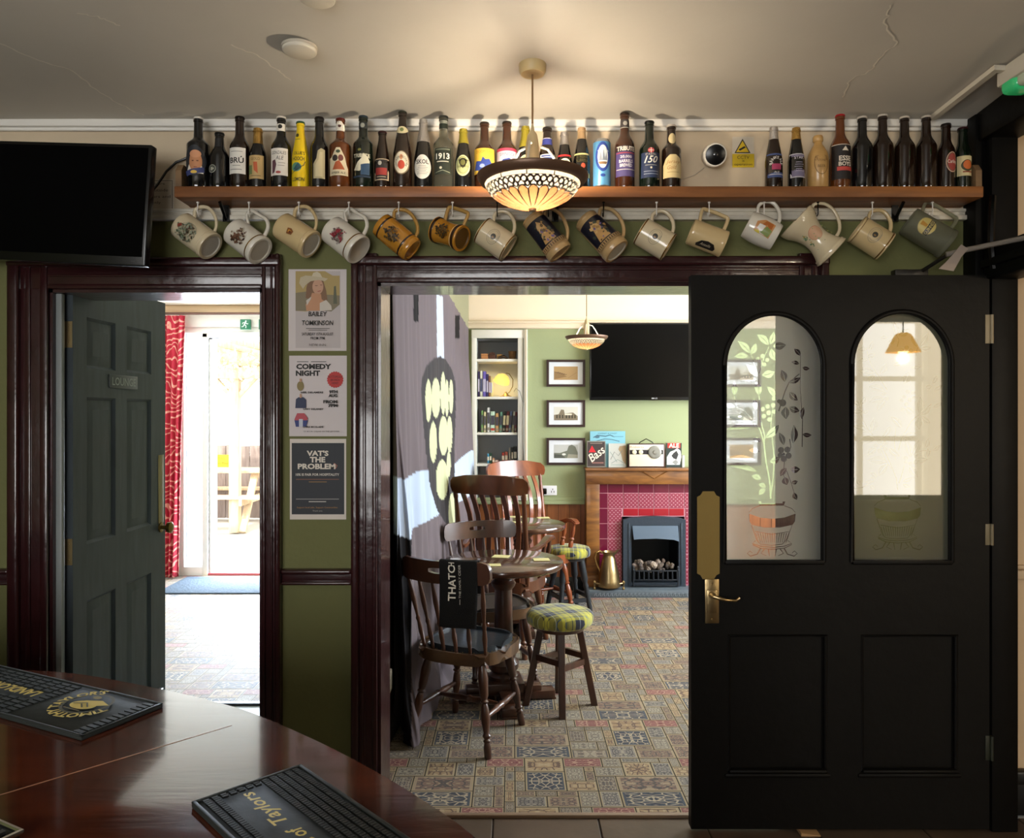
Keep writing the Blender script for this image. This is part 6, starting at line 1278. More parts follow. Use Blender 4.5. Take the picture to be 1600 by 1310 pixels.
# ------------------------------------------------------------------ furniture
LEG = [(0,.013),(.04,.0165),(.12,.0175),(.17,.013),(.19,.018),(.21,.012),(.24,.019),(.27,.013),(.40,.021),(.52,.017),(.56,.012),(.58,.020),(.60,.013),(.64,.019),(.82,.023),(.93,.017),(1,.014)]
def pub_chair(label, x, y, rz, Wd, Wd2, pad):
    T_ = thing('pub_chair', label, 'chair', (x, y, 0), rz)
    sz = .435
    out = []
    for i in range(40):
        a = 2*pi*i/40; c, s = cos(a), sin(a); e_ = 2/3.2
        out.append((.215*abs(c)**e_*(1 if c > 0 else -1)*(1-.08*(s < 0)*abs(s)), .205*abs(s)**e_*(1 if s > 0 else -1)))
    m = MB(); m.plate(out, [], sz-.034, sz, axis='Z'); bmesh.ops.bevel(m.b, geom=[e_ for e_ in m.b.edges if len(e_.link_faces) == 2 and e_.calc_face_angle(0) > 1], offset=.010, segments=3, affect='EDGES'); m.build('seat', Wd2, T_)
    m = MB(); m.plate([(p[0]*.84, p[1]*.84+.012) for p in out], [], sz-.002, sz+.014, axis='Z'); bmesh.ops.bevel(m.b, geom=[e_ for e_ in m.b.edges if len(e_.link_faces) == 2 and e_.calc_face_angle(0) > 1 and e_.verts[0].co.z > sz+.01], offset=.011, segments=4, affect='EDGES')
    pd = m.build('seat_pad', pad, T_, smooth=60)
    m = MB()
    for i in range(0, 56):
        a = 2*pi*i/56; j = int(i/56*40); p = out[j]; m.sphere((p[0]*.86, p[1]*.86+.012, sz+.003), .003, 6)
    m.build('stud_row', mat('8a7a50', .35, metal=.8), pd)
    feet = [(-.20, -.20), (.20, -.20), (-.185, .195), (.185, .195)]; tops = [(-.135, -.135), (.135, -.135), (-.13, .13), (.13, .13)]
    for f, t in zip(feet, tops): m = MB(); m.turned((f[0], f[1], 0), (t[0], t[1], sz-.03), LEG, 14); m.build('leg', Wd, T_)
    h = .17
    def at(i): q = h/(sz-.03); return (feet[i][0]+(tops[i][0]-feet[i][0])*q, feet[i][1]+(tops[i][1]-feet[i][1])*q, h)
    SP = [(0,.008),(.15,.011),(.35,.016),(.45,.012),(.5,.018),(.55,.012),(.65,.016),(.85,.011),(1,.008)]
    for i, j in ((0, 2), (1, 3)): m = MB(); m.turned(at(i), at(j), SP, 12); m.build('stretcher', Wd, T_)
    a, c = at(0), at(1); d, e_ = at(2), at(3); m = MB(); m.turned(tuple((a[k]+d[k])/2 for k in range(3)), tuple((c[k]+e_[k])/2 for k in range(3)), SP, 12); m.build('stretcher', Wd, T_)
    # curved top rail with a hand slot
    zr0, zr1 = .765, .865; n = 24
    b = MB(); R_ = .42
    def rail(u, z): th_ = u/R_; return (R_*sin(th_), -.245-(z-sz)*.10+R_*(1-cos(th_))*1.0)
    W_ = .235
    outl = [(-W_, zr0+.03)]+[(-W_+.03*(1-cos(t)), zr0+.03-.03*sin(t)) for t in (pi/4, pi/2)]+[(W_-.03*(1-cos(t)), zr0+.03-.03*sin(t)) for t in (pi/2, pi/4)]+[(W_, zr0+.03), (W_, zr1-.035)]+[(W_-.035*(1-cos(t)), zr1-.035+.035*sin(t)) for t in (pi/4, pi/2)]+[(-W_+.035*(1-cos(t)), zr1-.035+.035*sin(t)) for t in (pi/2, pi/4)]+[(-W_, zr1-.035)]
    # insert points along the long edges so that the plate can bend
    def dens(lp, k=.02):
        o = []
        for i in range(len(lp)):
            p, q = Vector(lp[i]), Vector(lp[(i+1) % len(lp)]); nn = max(1, int((q-p).length/k))
            o += [tuple(p.lerp(q, t/nn)) for t in range(nn)]
        return o
    slot = [(-.05+.018*(1-cos(t)), .83+.014*sin(t)) for t in (0,)]+[(.045*cos(t), .822+.013*sin(t)*(1)) for t in [i*pi/12 for i in range(24)]]
    slot = [(.048*max(-1, min(1, 1.25*cos(t))), .822+.0125*sin(t)) for t in [i*pi/12+.01 for i in range(24)]]
    b.plate(dens(outl), [slot], -.011, .011); 
    for x_ in [i*.02 for i in range(-12, 13)]: bmesh.ops.bisect_plane(b.b, geom=b.b.verts[:]+b.b.edges[:]+b.b.faces[:], plane_co=(x_+.001, 0, 0), plane_no=(1, 0, 0), dist=1e-6)
    for v in b.b.verts: px_, py_ = rail(v.co.x, v.co.z); v.co = Vector((px_, py_+v.co.y, v.co.z))
    b.build('top_rail', Wd, T_, smooth=50)
    SPN = [(0,.007),(.1,.008),(.25,.012),(.38,.008),(.42,.011),(.46,.007),(.7,.012),(.9,.008),(1,.007)]
    for i in range(6):
        u = -.195+.078*i; px_, py_ = rail(u, zr0); su = u*.80; m = MB(); m.turned((su, -.178+abs(su)**2*1.6, sz-.01), (px_, py_, zr0+.012), SPN, 10); m.build('spindle', Wd, T_)
    return T_
def farmhouse_chair(label, x, y, rz, Wd):
    T_ = thing('farmhouse_armchair', label, 'chair', (x, y, 0), rz); sz = .45
    out = []
    for i in range(40):
        a = 2*pi*i/40; c, s = cos(a), sin(a); e_ = 2/3.4
        out.append((.25*abs(c)**e_*(1 if c > 0 else -1), .225*abs(s)**e_*(1 if s > 0 else -1)))
    m = MB(); m.plate(out, [], sz-.04, sz, axis='Z'); bmesh.ops.bevel(m.b, geom=[e_ for e_ in m.b.edges if len(e_.link_faces) == 2 and e_.calc_face_angle(0) > 1], offset=.014, segments=3, affect='EDGES'); m.build('seat', Wd, T_)
    feet = [(-.22, -.23), (.22, -.23), (-.215, .22), (.215, .22)]; tops = [(-.16, -.15), (.16, -.15), (-.16, .15), (.16, .15)]
    for f, t in zip(feet, tops): m = MB(); m.turned((f[0], f[1], 0), (t[0], t[1], sz-.03), [(p, q*1.1) for p, q in LEG], 14); m.build('leg', Wd, T_)
    SP = [(0,.008),(.2,.012),(.5,.019),(.8,.012),(1,.008)]
    for i, j in ((0, 2), (1, 3)): q = .4; m = MB(); m.turned((feet[i][0]+(tops[i][0]-feet[i][0])*q, feet[i][1]+(tops[i][1]-feet[i][1])*q, .17), (feet[j][0]+(tops[j][0]-feet[j][0])*q, feet[j][1]+(tops[j][1]-feet[j][1])*q, .17), SP, 12); m.build('stretcher', Wd, T_)
    m = MB(); m.turned((-.19, 0, .17), (.19, 0, .17), SP, 12); m.build('stretcher', Wd, T_)
    R_ = .55; zt0, zt1 = 1.01, 1.125
    def rail(u, z): th_ = u/R_; return (R_*sin(th_), -.20-(z-sz)*.20+R_*(1-cos(th_)))
    W_ = .27; b = MB()
    outl = [(-W_+.05, zt0), (W_-.05, zt0), (W_-.012, zt0+.008), (W_, zt0+.04), (W_-.004, zt0+.075), (W_-.03, zt0+.10), (W_*.5, zt1+.003), (0, zt1+.008), (-W_*.5, zt1+.003), (-W_+.03, zt0+.10), (-W_+.004, zt0+.075), (-W_, zt0+.04), (-W_+.012, zt0+.008)]
    b.plate(outl, [], -.013, .013)
    for x_ in [i*.02 for i in range(-14, 15)]: bmesh.ops.bisect_plane(b.b, geom=b.b.verts[:]+b.b.edges[:]+b.b.faces[:], plane_co=(x_+.001, 0, 0), plane_no=(1, 0, 0), dist=1e-6)
    for v in b.b.verts: px_, py_ = rail(v.co.x, v.co.z); v.co = Vector((px_, py_+v.co.y, v.co.z))
    b.build('top_rail', Wd, T_, smooth=50)
    for i in range(6):
        u = -.17+.068*i; px_, py_ = rail(u, zt0+.01); p0 = (u*.85, -.175+u*u, sz-.005)
        path = []
        for t in range(9): t /= 8; q = Vector(p0).lerp(Vector((px_, py_, zt0+.01)), t); q.y += .055*sin(pi*t)-.045*sin(2*pi*t)*.5; path.append(q)
        m = MB(); m.strip(path, .030, .011, up=(0, -1, .0001)); m.build('back_slat', Wd, T_)
    for s in (-1, 1):
        px_, py_ = rail(s*.232, zt0+.02)
        m = MB(); m.turned((s*.215, -.165, sz-.01), (px_, py_, zt0+.02), [(0,.013),(.08,.016),(.2,.019),(.3,.014),(.33,.019),(.37,.015),(.42,.018),(.8,.015),(.9,.012),(.93,.016),(1,.012)], 12); m.build('back_post', Wd, T_)
        path = [(s*.215, -.20, .665), (s*.235, -.10, .655), (s*.255, 0, .672), (s*.262, .09, .697), (s*.262, .16, .698), (s*.260, .205, .68)]
        m = MB(); m.strip(path, [.035,.040,.045,.055,.062,.045], [.026,.026,.026,.026,.026,.02]); 
        bmesh.ops.bevel(m.b, geom=m.b.edges[:], offset=.007, segments=2, affect='EDGES'); m.build('armrest', Wd, T_)
        for yy, zz_ in ((.165, .685), (.05, .672)): m = MB(); m.turned((s*.225, yy-.02, sz-.01), (s*.26, yy, zz_), [(0,.010),(.15,.014),(.35,.019),(.45,.012),(.5,.020),(.55,.012),(.7,.017),(.9,.011),(1,.010)], 12); m.build('arm_support', Wd, T_)
    return T_
LEA = mat('232a30', .38, coat=.2, bump=.1)
C1 = pub_chair('dark pub chair nearest the camera with a black towel over its back', -.20, 3.60, rad(-25), W_dark, W_seat, LEA)
pub_chair('dark pub chair tucked behind the near round table', -.105, 4.31, rad(180+22), W_dark, W_seat, mat('3a3430', .4, coat=.2))
farmhouse_chair('brown high-backed armchair with slatted back, seen between the two tables', -.05, 4.96, rad(-20), W_mid)
farmhouse_chair('reddish high-backed armchair farthest back, near the wall socket', .16, 5.77, rad(180+30), W_red)
def pub_table(label, x, y, mats_, r=.305):
    T_ = thing('pub_table', label, 'table', (x, y, 0), rad(8))
    m = MB(); m.lathe([(r*.9, .700), (r*.97, .703), (r, .712), (r*1.005, .722), (r*.992, .734), (r*.97, .738), (.001, .7385)], 64, cap=False); m.lathe([(r*.9, .700), (.001, .700)], 64, cap=False); m.build('tabletop', W_table, T_, smooth=40)
    m = MB(); m.turned((0, 0, .12), (0, 0, .70), [(0,.075),(.03,.078),(.06,.06),(.09,.078),(.14,.082),(.19,.062),(.22,.068),(.30,.055),(.55,.048),(.80,.046),(.83,.060),(.86,.066),(.89,.050),(.93,.075),(1,.10)], 24); m.build('column', W_dark, T_)
    m = MB(); m.box(-.10, .10, -.10, .10, .06, .12, bev=.01); m.build('column_block', W_dark, T_)
    for a in range(4):
        M_ = Matrix.Rotation(a*pi/2, 4, 'Z'); m = MB(); m.box(.05, .27, -.045, .045, .012, .055, bev=.008, M=M_); m.box(.05, .20, -.038, .038, .05, .085, bev=.01, M=M_); m.box(.21, .275, -.04, .04, 0, .016, bev=.003, M=M_); m.build('foot', W_dark, T_)
    return T_
pub_table('dark round pub table nearer the camera with three beer mats', -.045, 4.03, None, .315); pub_table('dark round pub table farther back beside the brown armchair', .075, 5.36, None, .30)
def beermat(px, py, w, rz, lb, zt=.7395):
    Y = (CH-zt)*F/(py-HY); x = (px-CX)/F*Y
    m = MB(); m.box(-w/2, w/2, -w*.42, w*.42, 0, .002, bev=.0008, seg=1); o = m.build('beer_mat', mat('d8cf94', .7)); o.location = (x, Y, zt); o.rotation_euler = (0, 0, rz); tag(o, lb, 'beer mat', 'beer mats')
beermat(783, 870, .09, rad(-12), 'cream beer mat at the back of the near table'); beermat(846, 875, .085, rad(5), 'cream beer mat at the right of the near table'); beermat(771, 883.5, .075, rad(4), 'cream beer mat by the towel on the near table')
beermat(806, 808, .09, rad(0), 'cream beer mat seen through the slats on the far table'); beermat(806, 816.5, .085, rad(0), 'nearer cream beer mat on the far table'); beermat(849, 809.5, .09, rad(8), 'cream beer mat at the right of the far table')
def tartan():
    m = bpy.data.materials.new('tartan'); m.use_nodes = True; nt = m.node_tree; N = nt.nodes; L = nt.links; b = N['Principled BSDF']; b.inputs['Roughness'].default_value = .9; b.inputs['Sheen Weight'].default_value = .2
    tc = N.new('ShaderNodeTexCoord'); s = N.new('ShaderNodeSeparateXYZ'); mp = N.new('ShaderNodeMapping'); mp.inputs['Rotation'].default_value = (0, 0, rad(22)); L.new(tc.outputs['Object'], mp.inputs[0]); L.new(mp.outputs[0], s.inputs[0])
    res = []
    for ax, off in ((0, .3), (1, .1)):
        a = N.new('ShaderNodeMath'); a.operation = 'MULTIPLY_ADD'; a.inputs[1].default_value = 8.2; a.inputs[2].default_value = off; L.new(s.outputs[ax], a.inputs[0])
        f = N.new('ShaderNodeMath'); f.operation = 'FRACT'; L.new(a.outputs[0], f.inputs[0])
        r = N.new('ShaderNodeValToRGB'); r.color_ramp.interpolation = 'CONSTANT'; E = r.color_ramp.elements
        st = [(0,'aca63a'),(.16,'4c5030'),(.20,'aca63a'),(.32,'10142a'),(.52,'a4acb4'),(.55,'10142a'),(.76,'aca63a'),(.88,'4a6470'),(.92,'8f8c34')]
        E[0].position, E[0].color = 0, lin(st[0][1]); E[1].position, E[1].color = st[1][0], lin(st[1][1])
        for p, c in st[2:]: e_ = E.new(p); e_.color = lin(c)
        L.new(f.outputs[0], r.inputs[0]); res.append(r.outputs[0])
    x = N.new('ShaderNodeMix'); x.data_type = 'RGBA'; x.inputs[0].default_value = .5; L.new(res[0], x.inputs[6]); L.new(res[1], x.inputs[7]); L.new(x.outputs[2], b.inputs['Base Color']); m.diffuse_color = lin('90903a'); return m
M_tart = tartan()
def stool(label, x, y, rz, R_, turned_, Wd):
    T_ = thing('bar_stool', label, 'stool', (x, y, 0), rz)
    hz = .50
    m = MB(); m.lathe([(.001, hz-.075), (R_*.90, hz-.075), (R_*.97, hz-.066), (R_, hz-.045), (R_*.99, hz-.025), (R_*.93, hz-.010), (R_*.75, hz-.002), (.001, hz+.004)], 48, cap=False)
    for v in m.b.verts:                                # slight facets where the cloth is gathered
        a = math.atan2(v.co.y, v.co.x); q = 1+.012*cos(8*a); v.co.x *= q; v.co.y *= q
    m.build('cushion', M_tart, T_, smooth=60)
    m = MB(); m.lathe([(.001, hz-.10), (R_*.72, hz-.10), (R_*.80, hz-.075), (.001, hz-.074)], 32, cap=False); m.build('seat_base', Wd, T_)
    for a in range(4):
        an = pi/4+a*pi/2; c, s = cos(an), sin(an); t = Vector((c*.095, s*.095, hz-.08)); f = Vector((c*.178, s*.178, 0)); m = MB()
        if turned_: m.turned(f, t, [(0,.014),(.1,.018),(.25,.02),(.45,.017),(.5,.022),(.55,.016),(.6,.024),(.62,.026),(1,.026)], 12)
        else:
            m.strip([f, t], .034, .034, up=(-s, c, 0)); bmesh.ops.bevel(m.b, geom=m.b.edges[:], offset=.003, segments=1, affect='EDGES')
            for v in m.b.verts: v.co.z = max(0, v.co.z) if v.co.z < .02 else v.co.z
        m.build('leg', Wd, T_)
    for a in range(4):
        h = .245 if not turned_ else .12; r_ = .178-(.083)*h/(hz-.08); an = pi/4+a*pi/2; p = Vector((cos(an)*r_, sin(an)*r_, h+(.012 if a % 2 else -.012))); q = Vector((cos(an+pi/2)*r_, sin(an+pi/2)*r_, h+(.012 if a % 2 else -.012)))
        m = MB(); m.strip([p, q], .018, .030); m.build('stretcher', Wd, T_)
stool('square-legged tartan stool nearest the camera', .247, 3.95, rad(45), .172, False, W_dark)
stool('tartan stool with dark turned legs beside the fireplace', .43, 5.82, rad(20), .168, True, mat('23282e', .35, coat=.4))
# towel over the chair back: rests on the rail, in the chair's own frame
def cfr(p): a = rad(-25); return Vector((-.20+p[0]*cos(a)-p[1]*sin(a), 3.60+p[0]*sin(a)+p[1]*cos(a), p[2]))
T_ = thing('bar_towel', 'black cider bar towel with white lettering over the near chair back', 'towel')
def railp(u, z): R_ = .42; th_ = u/R_; return (R_*sin(th_), -.245-(z-.435)*.10+R_*(1-cos(th_)))
sec = []
for t in range(15): z = .585+(.868-.585)*t/14; sec.append((z, -.0145-.012*(1-t/14)))
for a in (40, 90, 140): sec.append((.868+.006*sin(rad(a)), -.0145*cos(rad(a))))
for t in range(8): sec.append((.866-t*.02, .0145))
us = [.015+i*.0105+0 for i in range(17)]
def tw(u, k_, off=0): z, d = sec[k_]; zz_ = max(z, .765); x_, y_ = railp(u, zz_); return cfr((x_, y_+d-off+(0 if z >= .765 else .0)+.003*sin(u*60+z*12)*(1 if z < .8 else .2), z))
b = bmesh.new(); G = {(i, j): b.verts.new(tw(us[i], j)) for i in range(len(us)) for j in range(len(sec))}
for i in range(len(us)-1):
    for j in range(len(sec)-1): b.faces.new([G[i,j], G[i+1,j], G[i+1,j+1], G[i,j+1]]).smooth = True
me = bpy.data.meshes.new('cloth'); b.to_mesh(me); b.free(); me.materials.append(mat('0c0c0e', .9, bump=.8, bscale=400)); o = bpy.data.objects.new('cloth', me); COL.objects.link(o); o.parent = T_
md = o.modifiers.new('thickness', 'SOLIDIFY'); md.thickness = .004; md.offset = 0
def tm(u, v, k):        # u across, v height
    k_ = max(0, min(13.999, (v-.585)/(.868-.585)*14)); j = int(k_); f = k_-j; p, q = tw(u, j, .0032+k*.0003), tw(u, j+1, .0032+k*.0003); return p.lerp(q, f)
def side(st, u, v0, h, L_):   # words running up the towel, starting at height v0
    return ('T', st, u, v0+L_/2, h, 'dcd8cc', {'rot': 90, 'w': L_, 'bold': .015})
art('lettering', [side('THATCHERS', .002+.0, .685, .036, .245)][:0]+[('T','THATC',.073,.775,.033,'e2ddd0',{'rot':90,'w':.150,'bold':.02}),('T','H',.073,.858,.026,'e2ddd0',{'rot':90,'w':.016,'bold':.02}),('T','THE FAMILY CIDER',.109,.785,.010,'c8c4b8',{'rot':90,'w':.145}),('R',.1085,.685,.1105,.708,'c8c4b8')], tm, T_, cut=.012)
# ------------------------------------------------------------------ bar counter in the foreground
ZB = .95
def bp_(px, py, z=ZB): Y = (CH-z)*F/(py-HY); return ((px-CX)/F*Y, Y)
ctrl = [(-3.1, 1.86), (-2.2, 1.86), (-1.6, 1.80)]+[bp_(*p) for p in ((0,1041),(125,1050),(250,1072),(330,1090),(400,1110),(500,1152),(600,1203),(700,1264),(760,1312))]+[(.045, .84), (.085, .68), (.10, .52)]
def cr(pts, n=6):
    o = []
    for i in range(len(pts)-1):
        p0, p1, p2, p3 = [Vector(pts[max(0, min(len(pts)-1, j))]) for j in (i-1, i, i+1, i+2)]
        for s_ in range(n): s_ /= n; o.append(tuple(.5*((2*p1)+(p2-p0)*s_+(2*p0-5*p1+4*p2-p3)*s_*s_+(3*p1-p0-3*p2+p3)*s_**3)))
    return o+[tuple(pts[-1])]
edge = cr(ctrl); outl = edge+[(-.60, .50), (-1.3, .72), (-3.1, .95)]
T_ = thing('bar_counter', 'glossy mahogany bar counter with a curved end in the foreground', 'bar counter')
m = MB(); m.plate(outl, [], ZB-.042, ZB, axis='Z')
es = [e_ for e_ in m.b.edges if len(e_.link_faces) == 2 and e_.calc_face_angle(0) > 1]
bmesh.ops.bevel(m.b, geom=es, offset=.013, segments=4, affect='EDGES'); m.build('countertop', W_bar, T_, smooth=40)
def shrink(pts, d):
    o = []
    for i, p in enumerate(pts): a, c = Vector(pts[max(i-1, 0)]), Vector(pts[min(i+1, len(pts)-1)]); t = (c-a).normalized(); o.append((p[0]-(-t.y)*d*-1*-1, p[1]-t.x*d*-1*-1) if 0 else (p[0]+t.y*d, p[1]-t.x*d))
    return o
m = MB(); m.plate(shrink(edge, .10)+[(-.60, .58), (-1.3, .80), (-3.1, 1.03)], [], .0, ZB-.042, axis='Z'); m.build('front_panel', wood('bar_front', '1c0b06', '3a170c', .4, (6, 6, 1)), T_, smooth=30)
a_, c_ = bp_(0, 1243), bp_(362, 1134)
d_ = (Vector(a_)-Vector(c_)).normalized()*.6
m = MB(); m.strip([(a_[0]+d_.x, a_[1]+d_.y, ZB+.0002), (c_[0], c_[1], ZB+.0002)], .0022, .0006); m.build('seam', mat('9a7458', .3), T_)
# rubber bar runners with moulded ribs and raised gilt lettering
M_rub = mat('1d211f', .62, bump=.1); M_rub2 = mat('121413', .6); M_gilt = mat('d8c060', .45)
def bar_mat(O, ux, L_, Wd, label, ribs, writing, lblank, emblem=None):
    ux = Vector((ux[0], ux[1], 0)).normalized(); uy = Vector((-ux.y, ux.x, 0)); O = Vector((O[0], O[1], ZB))
    Mx = Matrix(((ux.x, uy.x, 0, O.x), (ux.y, uy.y, 0, O.y), (0, 0, 1, O.z), (0, 0, 0, 1)))
    T_ = thing('bar_mat', label, 'bar mat'); T_.matrix_world = Mx
    m = MB(); m.box(0, L_, 0, Wd, .0002, .0065, bev=.002); 
    for a, c, d, e_ in ((0, L_, 0, .006), (0, L_, Wd-.006, Wd), (0, .006, 0, Wd), (L_-.006, L_, 0, Wd)): m.box(a, c, d, e_, .006, .0095, bev=.0012)
    m.build('slab', M_rub, T_)
    m = MB(); y = .011
    while y < Wd-.012:
        x = .010
        while x < L_-.012:
            w = ribs
            if not any(a <= x+w/2 <= c and d <= y+.005 <= e_ for a, c, d, e_ in lblank): m.box(x, min(x+w*.8, L_-.008), y, y+.0085, .006, .0092)
            x += w
        y += .0125
    m.build('ribs', M_rub2 if ribs < .02 else M_rub, T_, smooth=0)
    art('lettering', writing, lambda u, v, k: Vector((u, v, .0098+k*.0004)), T_)
    if emblem: art('emblem', emblem, lambda u, v, k: Vector((u, v, .0098+k*.0004)), T_)
    return T_
c0 = bp_(112, 1146, ZB+.008); c1 = bp_(255, 1100, ZB+.008); c2 = bp_(0, 1040, ZB+.008)
v1 = Vector(c1); vL = (Vector(c2)-v1).normalized()     # long direction (away to the left)
# frame: x along the mat seen from behind the bar's far side (text upside down to us)
Wm = (Vector(c1)-Vector(c0)).length
wr = [('A','TIMOTHY',.118,.088,.058,.020,0,M_gilt,{})][:0]
# local x = vL (to the left in the photo), local y = towards the camera
def place(O, ax, ay): pass
L1 = .52
emb = [('O',.125,.066,.050,.046,.006,'4a4426'), ('E',.125,.074,.030,.018,M_gilt), ('P',[(.078,.056),(.108,.046),(.140,.058),(.150,.074),(.100,.070)],M_gilt), ('E',.132,.040,.010,.006,'8a7a3a'), ('L',[(.105,.080),(.125,.066),(.148,.078)],.003,'4a4426'), ('L',[(.112,.086),(.130,.074)],.003,'4a4426'), ('R',.100,.098,.145,.101,'6a5c30')]
letters = [('A','TIMOTHY TAYLOR\'S',.125,.066,.056,.021,52,M_gilt,{'bold':.03}), ('T','LANDLORD',.335,.078,.026,M_gilt,{'w':.16,'bold':.03})]
ux = vL; uy = Vector((-ux.y, ux.x))
bar_mat((c1[0], c1[1]), ux, L1, Wm, 'black rubber bar mat with curved gold lettering at the left', .030, letters, [(.035,.21,.005,.155),(.25,.42,.06,.10)], emb)
d0 = bp_(470, 1195, ZB+.008); d1 = bp_(290, 1243, ZB+.008); d2 = bp_(640, 1310, ZB+.008)
dirL = (Vector(d2)-Vector(d0)).normalized(); W2 = (Vector(d1)-Vector(d0)).length; L2 = .5
# local x runs from the far end towards the camera; origin at the far left corner would mirror the text, so start at the near end
ux = -dirL; O2 = Vector(d0)+dirL*L2; uy = Vector((-ux.y, ux.x))
if uy.dot(Vector(d1)-Vector(d0)) < 0: O2 = Vector(d1)+dirL*L2
letters = [('T','Taylors',L2-.088,W2*.60,.027,M_gilt,{'w':.112,'bold':.015,'shear':.2}), ('T','For that taste of',L2-.265,W2*.60,.021,M_gilt,{'w':.20,'bold':.015,'shear':.1})]
bar_mat(O2, ux, L2, W2, 'black rubber bar mat with small gold script at the bottom edge', .0062, letters, [(L2-.40, L2-.02, W2*.45, W2*.78)])
# chrome-edged drip tray in the corner
o_ = bp_(30, 1300)
T_ = thing('drip_tray', 'black tray with a bright chrome edge in the bottom left corner', 'tray', (o_[0]-.165, o_[1]-.03, ZB), rad(-28))
m = MB(); m.box(-.16, .16, -.09, .09, .0005, .012, bev=.004); m.build('tray', M_blk, T_)
m = MB(); m.tube([(-.16, -.09, .014), (.16, -.09, .014), (.16, .09, .014), (-.16, .09, .014)], .004, 8, closed=True); m.build('chrome_rim', M_chrome, T_)
m = MB()
for i in range(14): m.box(-.15+i*.022, -.141+i*.022, -.08, .08, .012, .016)
m.build('slats', M_steel, T_)
# ------------------------------------------------------------------ lounge: curtain, exit signs, door mat
def curtain(x0, x1, ztop, lb):
    b = bmesh.new(); uvl = b.loops.layers.uv.new('uv'); G = {}
    n, k = 90, 40
    for i in range(n+1):
        u = i/n
        for j in range(k+1):
            v = j/k; y = 6.96+.035*sin(u*2*pi*5.5+.6*sin(v*4))*(.5+.5*v)+.01*sin(u*40); pull = 1-.25*v
            G[i, j] = b.verts.new((x0+(x1-x0)*u*pull, y, ztop+(.02-ztop)*v))
    for i in range(n):
        for j in range(k):
            f = b.faces.new([G[i,j], G[i+1,j], G[i+1,j+1], G[i,j+1]]); f.smooth = True
            for l, q in zip(f.loops, ((i,j),(i+1,j),(i+1,j+1),(i,j+1))): l[uvl].uv = (q[0]/n*1.5, q[1]/k*5.5)
    me = bpy.data.meshes.new('fabric'); b.to_mesh(me); b.free()
    m = bpy.data.materials.new('red_scroll_fabric'); m.use_nodes = True; nt = m.node_tree; N = nt.nodes; L = nt.links; bs = N['Principled BSDF']; bs.inputs['Roughness'].default_value = .8
    uv = N.new('ShaderNodeUVMap'); uv.uv_map = 'uv'; nz = N.new('ShaderNodeTexNoise'); nz.inputs['Scale'].default_value = 5; L.new(uv.outputs[0], nz.inputs[0])
    w = N.new('ShaderNodeTexWave'); w.wave_type = 'RINGS'; w.inputs['Scale'].default_value = 2.2; w.inputs['Distortion'].default_value = 14; w.inputs['Detail'].default_value = 1; L.new(uv.outputs[0], w.inputs[0])
    r = N.new('ShaderNodeValToRGB'); r.color_ramp.interpolation = 'EASE'; r.color_ramp.elements[0].position = .80; r.color_ramp.elements[0].color = lin('a81830'); r.color_ramp.elements[1].position = .90; r.color_ramp.elements[1].color = lin('d89a88'); L.new(w.outputs[0], r.inputs[0]); L.new(r.outputs[0], bs.inputs['Base Color'])
    me.materials.append(m); T_ = thing('curtain', lb, 'curtain'); o = bpy.data.objects.new('fabric', me); COL.objects.link(o); o.parent = T_
    md = o.modifiers.new('thickness', 'SOLIDIFY'); md.thickness = .003
    mm = MB(); mm.cyl((x0-.05, 6.98, ztop+.02), (-2.0, 6.98, ztop+.02), .012, n=10); mm.build('rail', mat('5a3a2c', .5), T_)
    return T_
curtain((240-CX)/F*6.95, (288-CX)/F*6.95, 1.51+(645-493)/F*6.95, 'red curtain with pale scroll pattern beside the bright garden door')
def exit_sign(cx, lb, h=16, w=16):
    Y = 7.02; s = F/Y; T_ = thing('exit_sign', lb, 'sign')
    m = MB(); m.box((cx-w/2-CX)/s, (cx+w/2-CX)/s, Y, Y+.03, CH-(515-HY)/s, CH-(499-HY)/s, bev=.004); m.build('plate', mat('1c6a4a', .4), T_)
    art('running_figure', [('E',cx+1.2,502.2,1.3,1.3,'d8efe2'),('L',[(cx+.8,503.6),(cx-1.2,507.6)],2.2,'d8efe2'),('L',[(cx-1.2,507.6),(cx+1.6,509.5),(cx+1.2,512.8)],1.3,'d8efe2'),('L',[(cx-1.2,507.6),(cx-3.2,510.6),(cx-5.4,510.8)],1.3,'d8efe2'),('L',[(cx+.8,504),(cx+3.2,506.6),(cx+5,506)],1.1,'d8efe2'),('L',[(cx+.2,504.2),(cx-3,504.4),(cx-4,506.6)],1.1,'d8efe2')], lambda u, v, k: Vector(((u-CX)/s, Y-.0005-k*.0006, CH-(v-HY)/s)), T_, flip=True)
exit_sign(383, 'green and white running-figure exit sign over the garden door'); exit_sign(413, 'second green exit sign, mostly cut off by the door frame', w=18)
m = MB(); m.box(-2.95, -1.9, 6.35, 6.98, .009, .02, bev=.003)
tag(m.build('door_mat', mat('3f4c58', .95, bump=1, bscale=60, var=.2, vscale=40)), 'blue-grey ribbed door mat in front of the garden door', 'door mat')
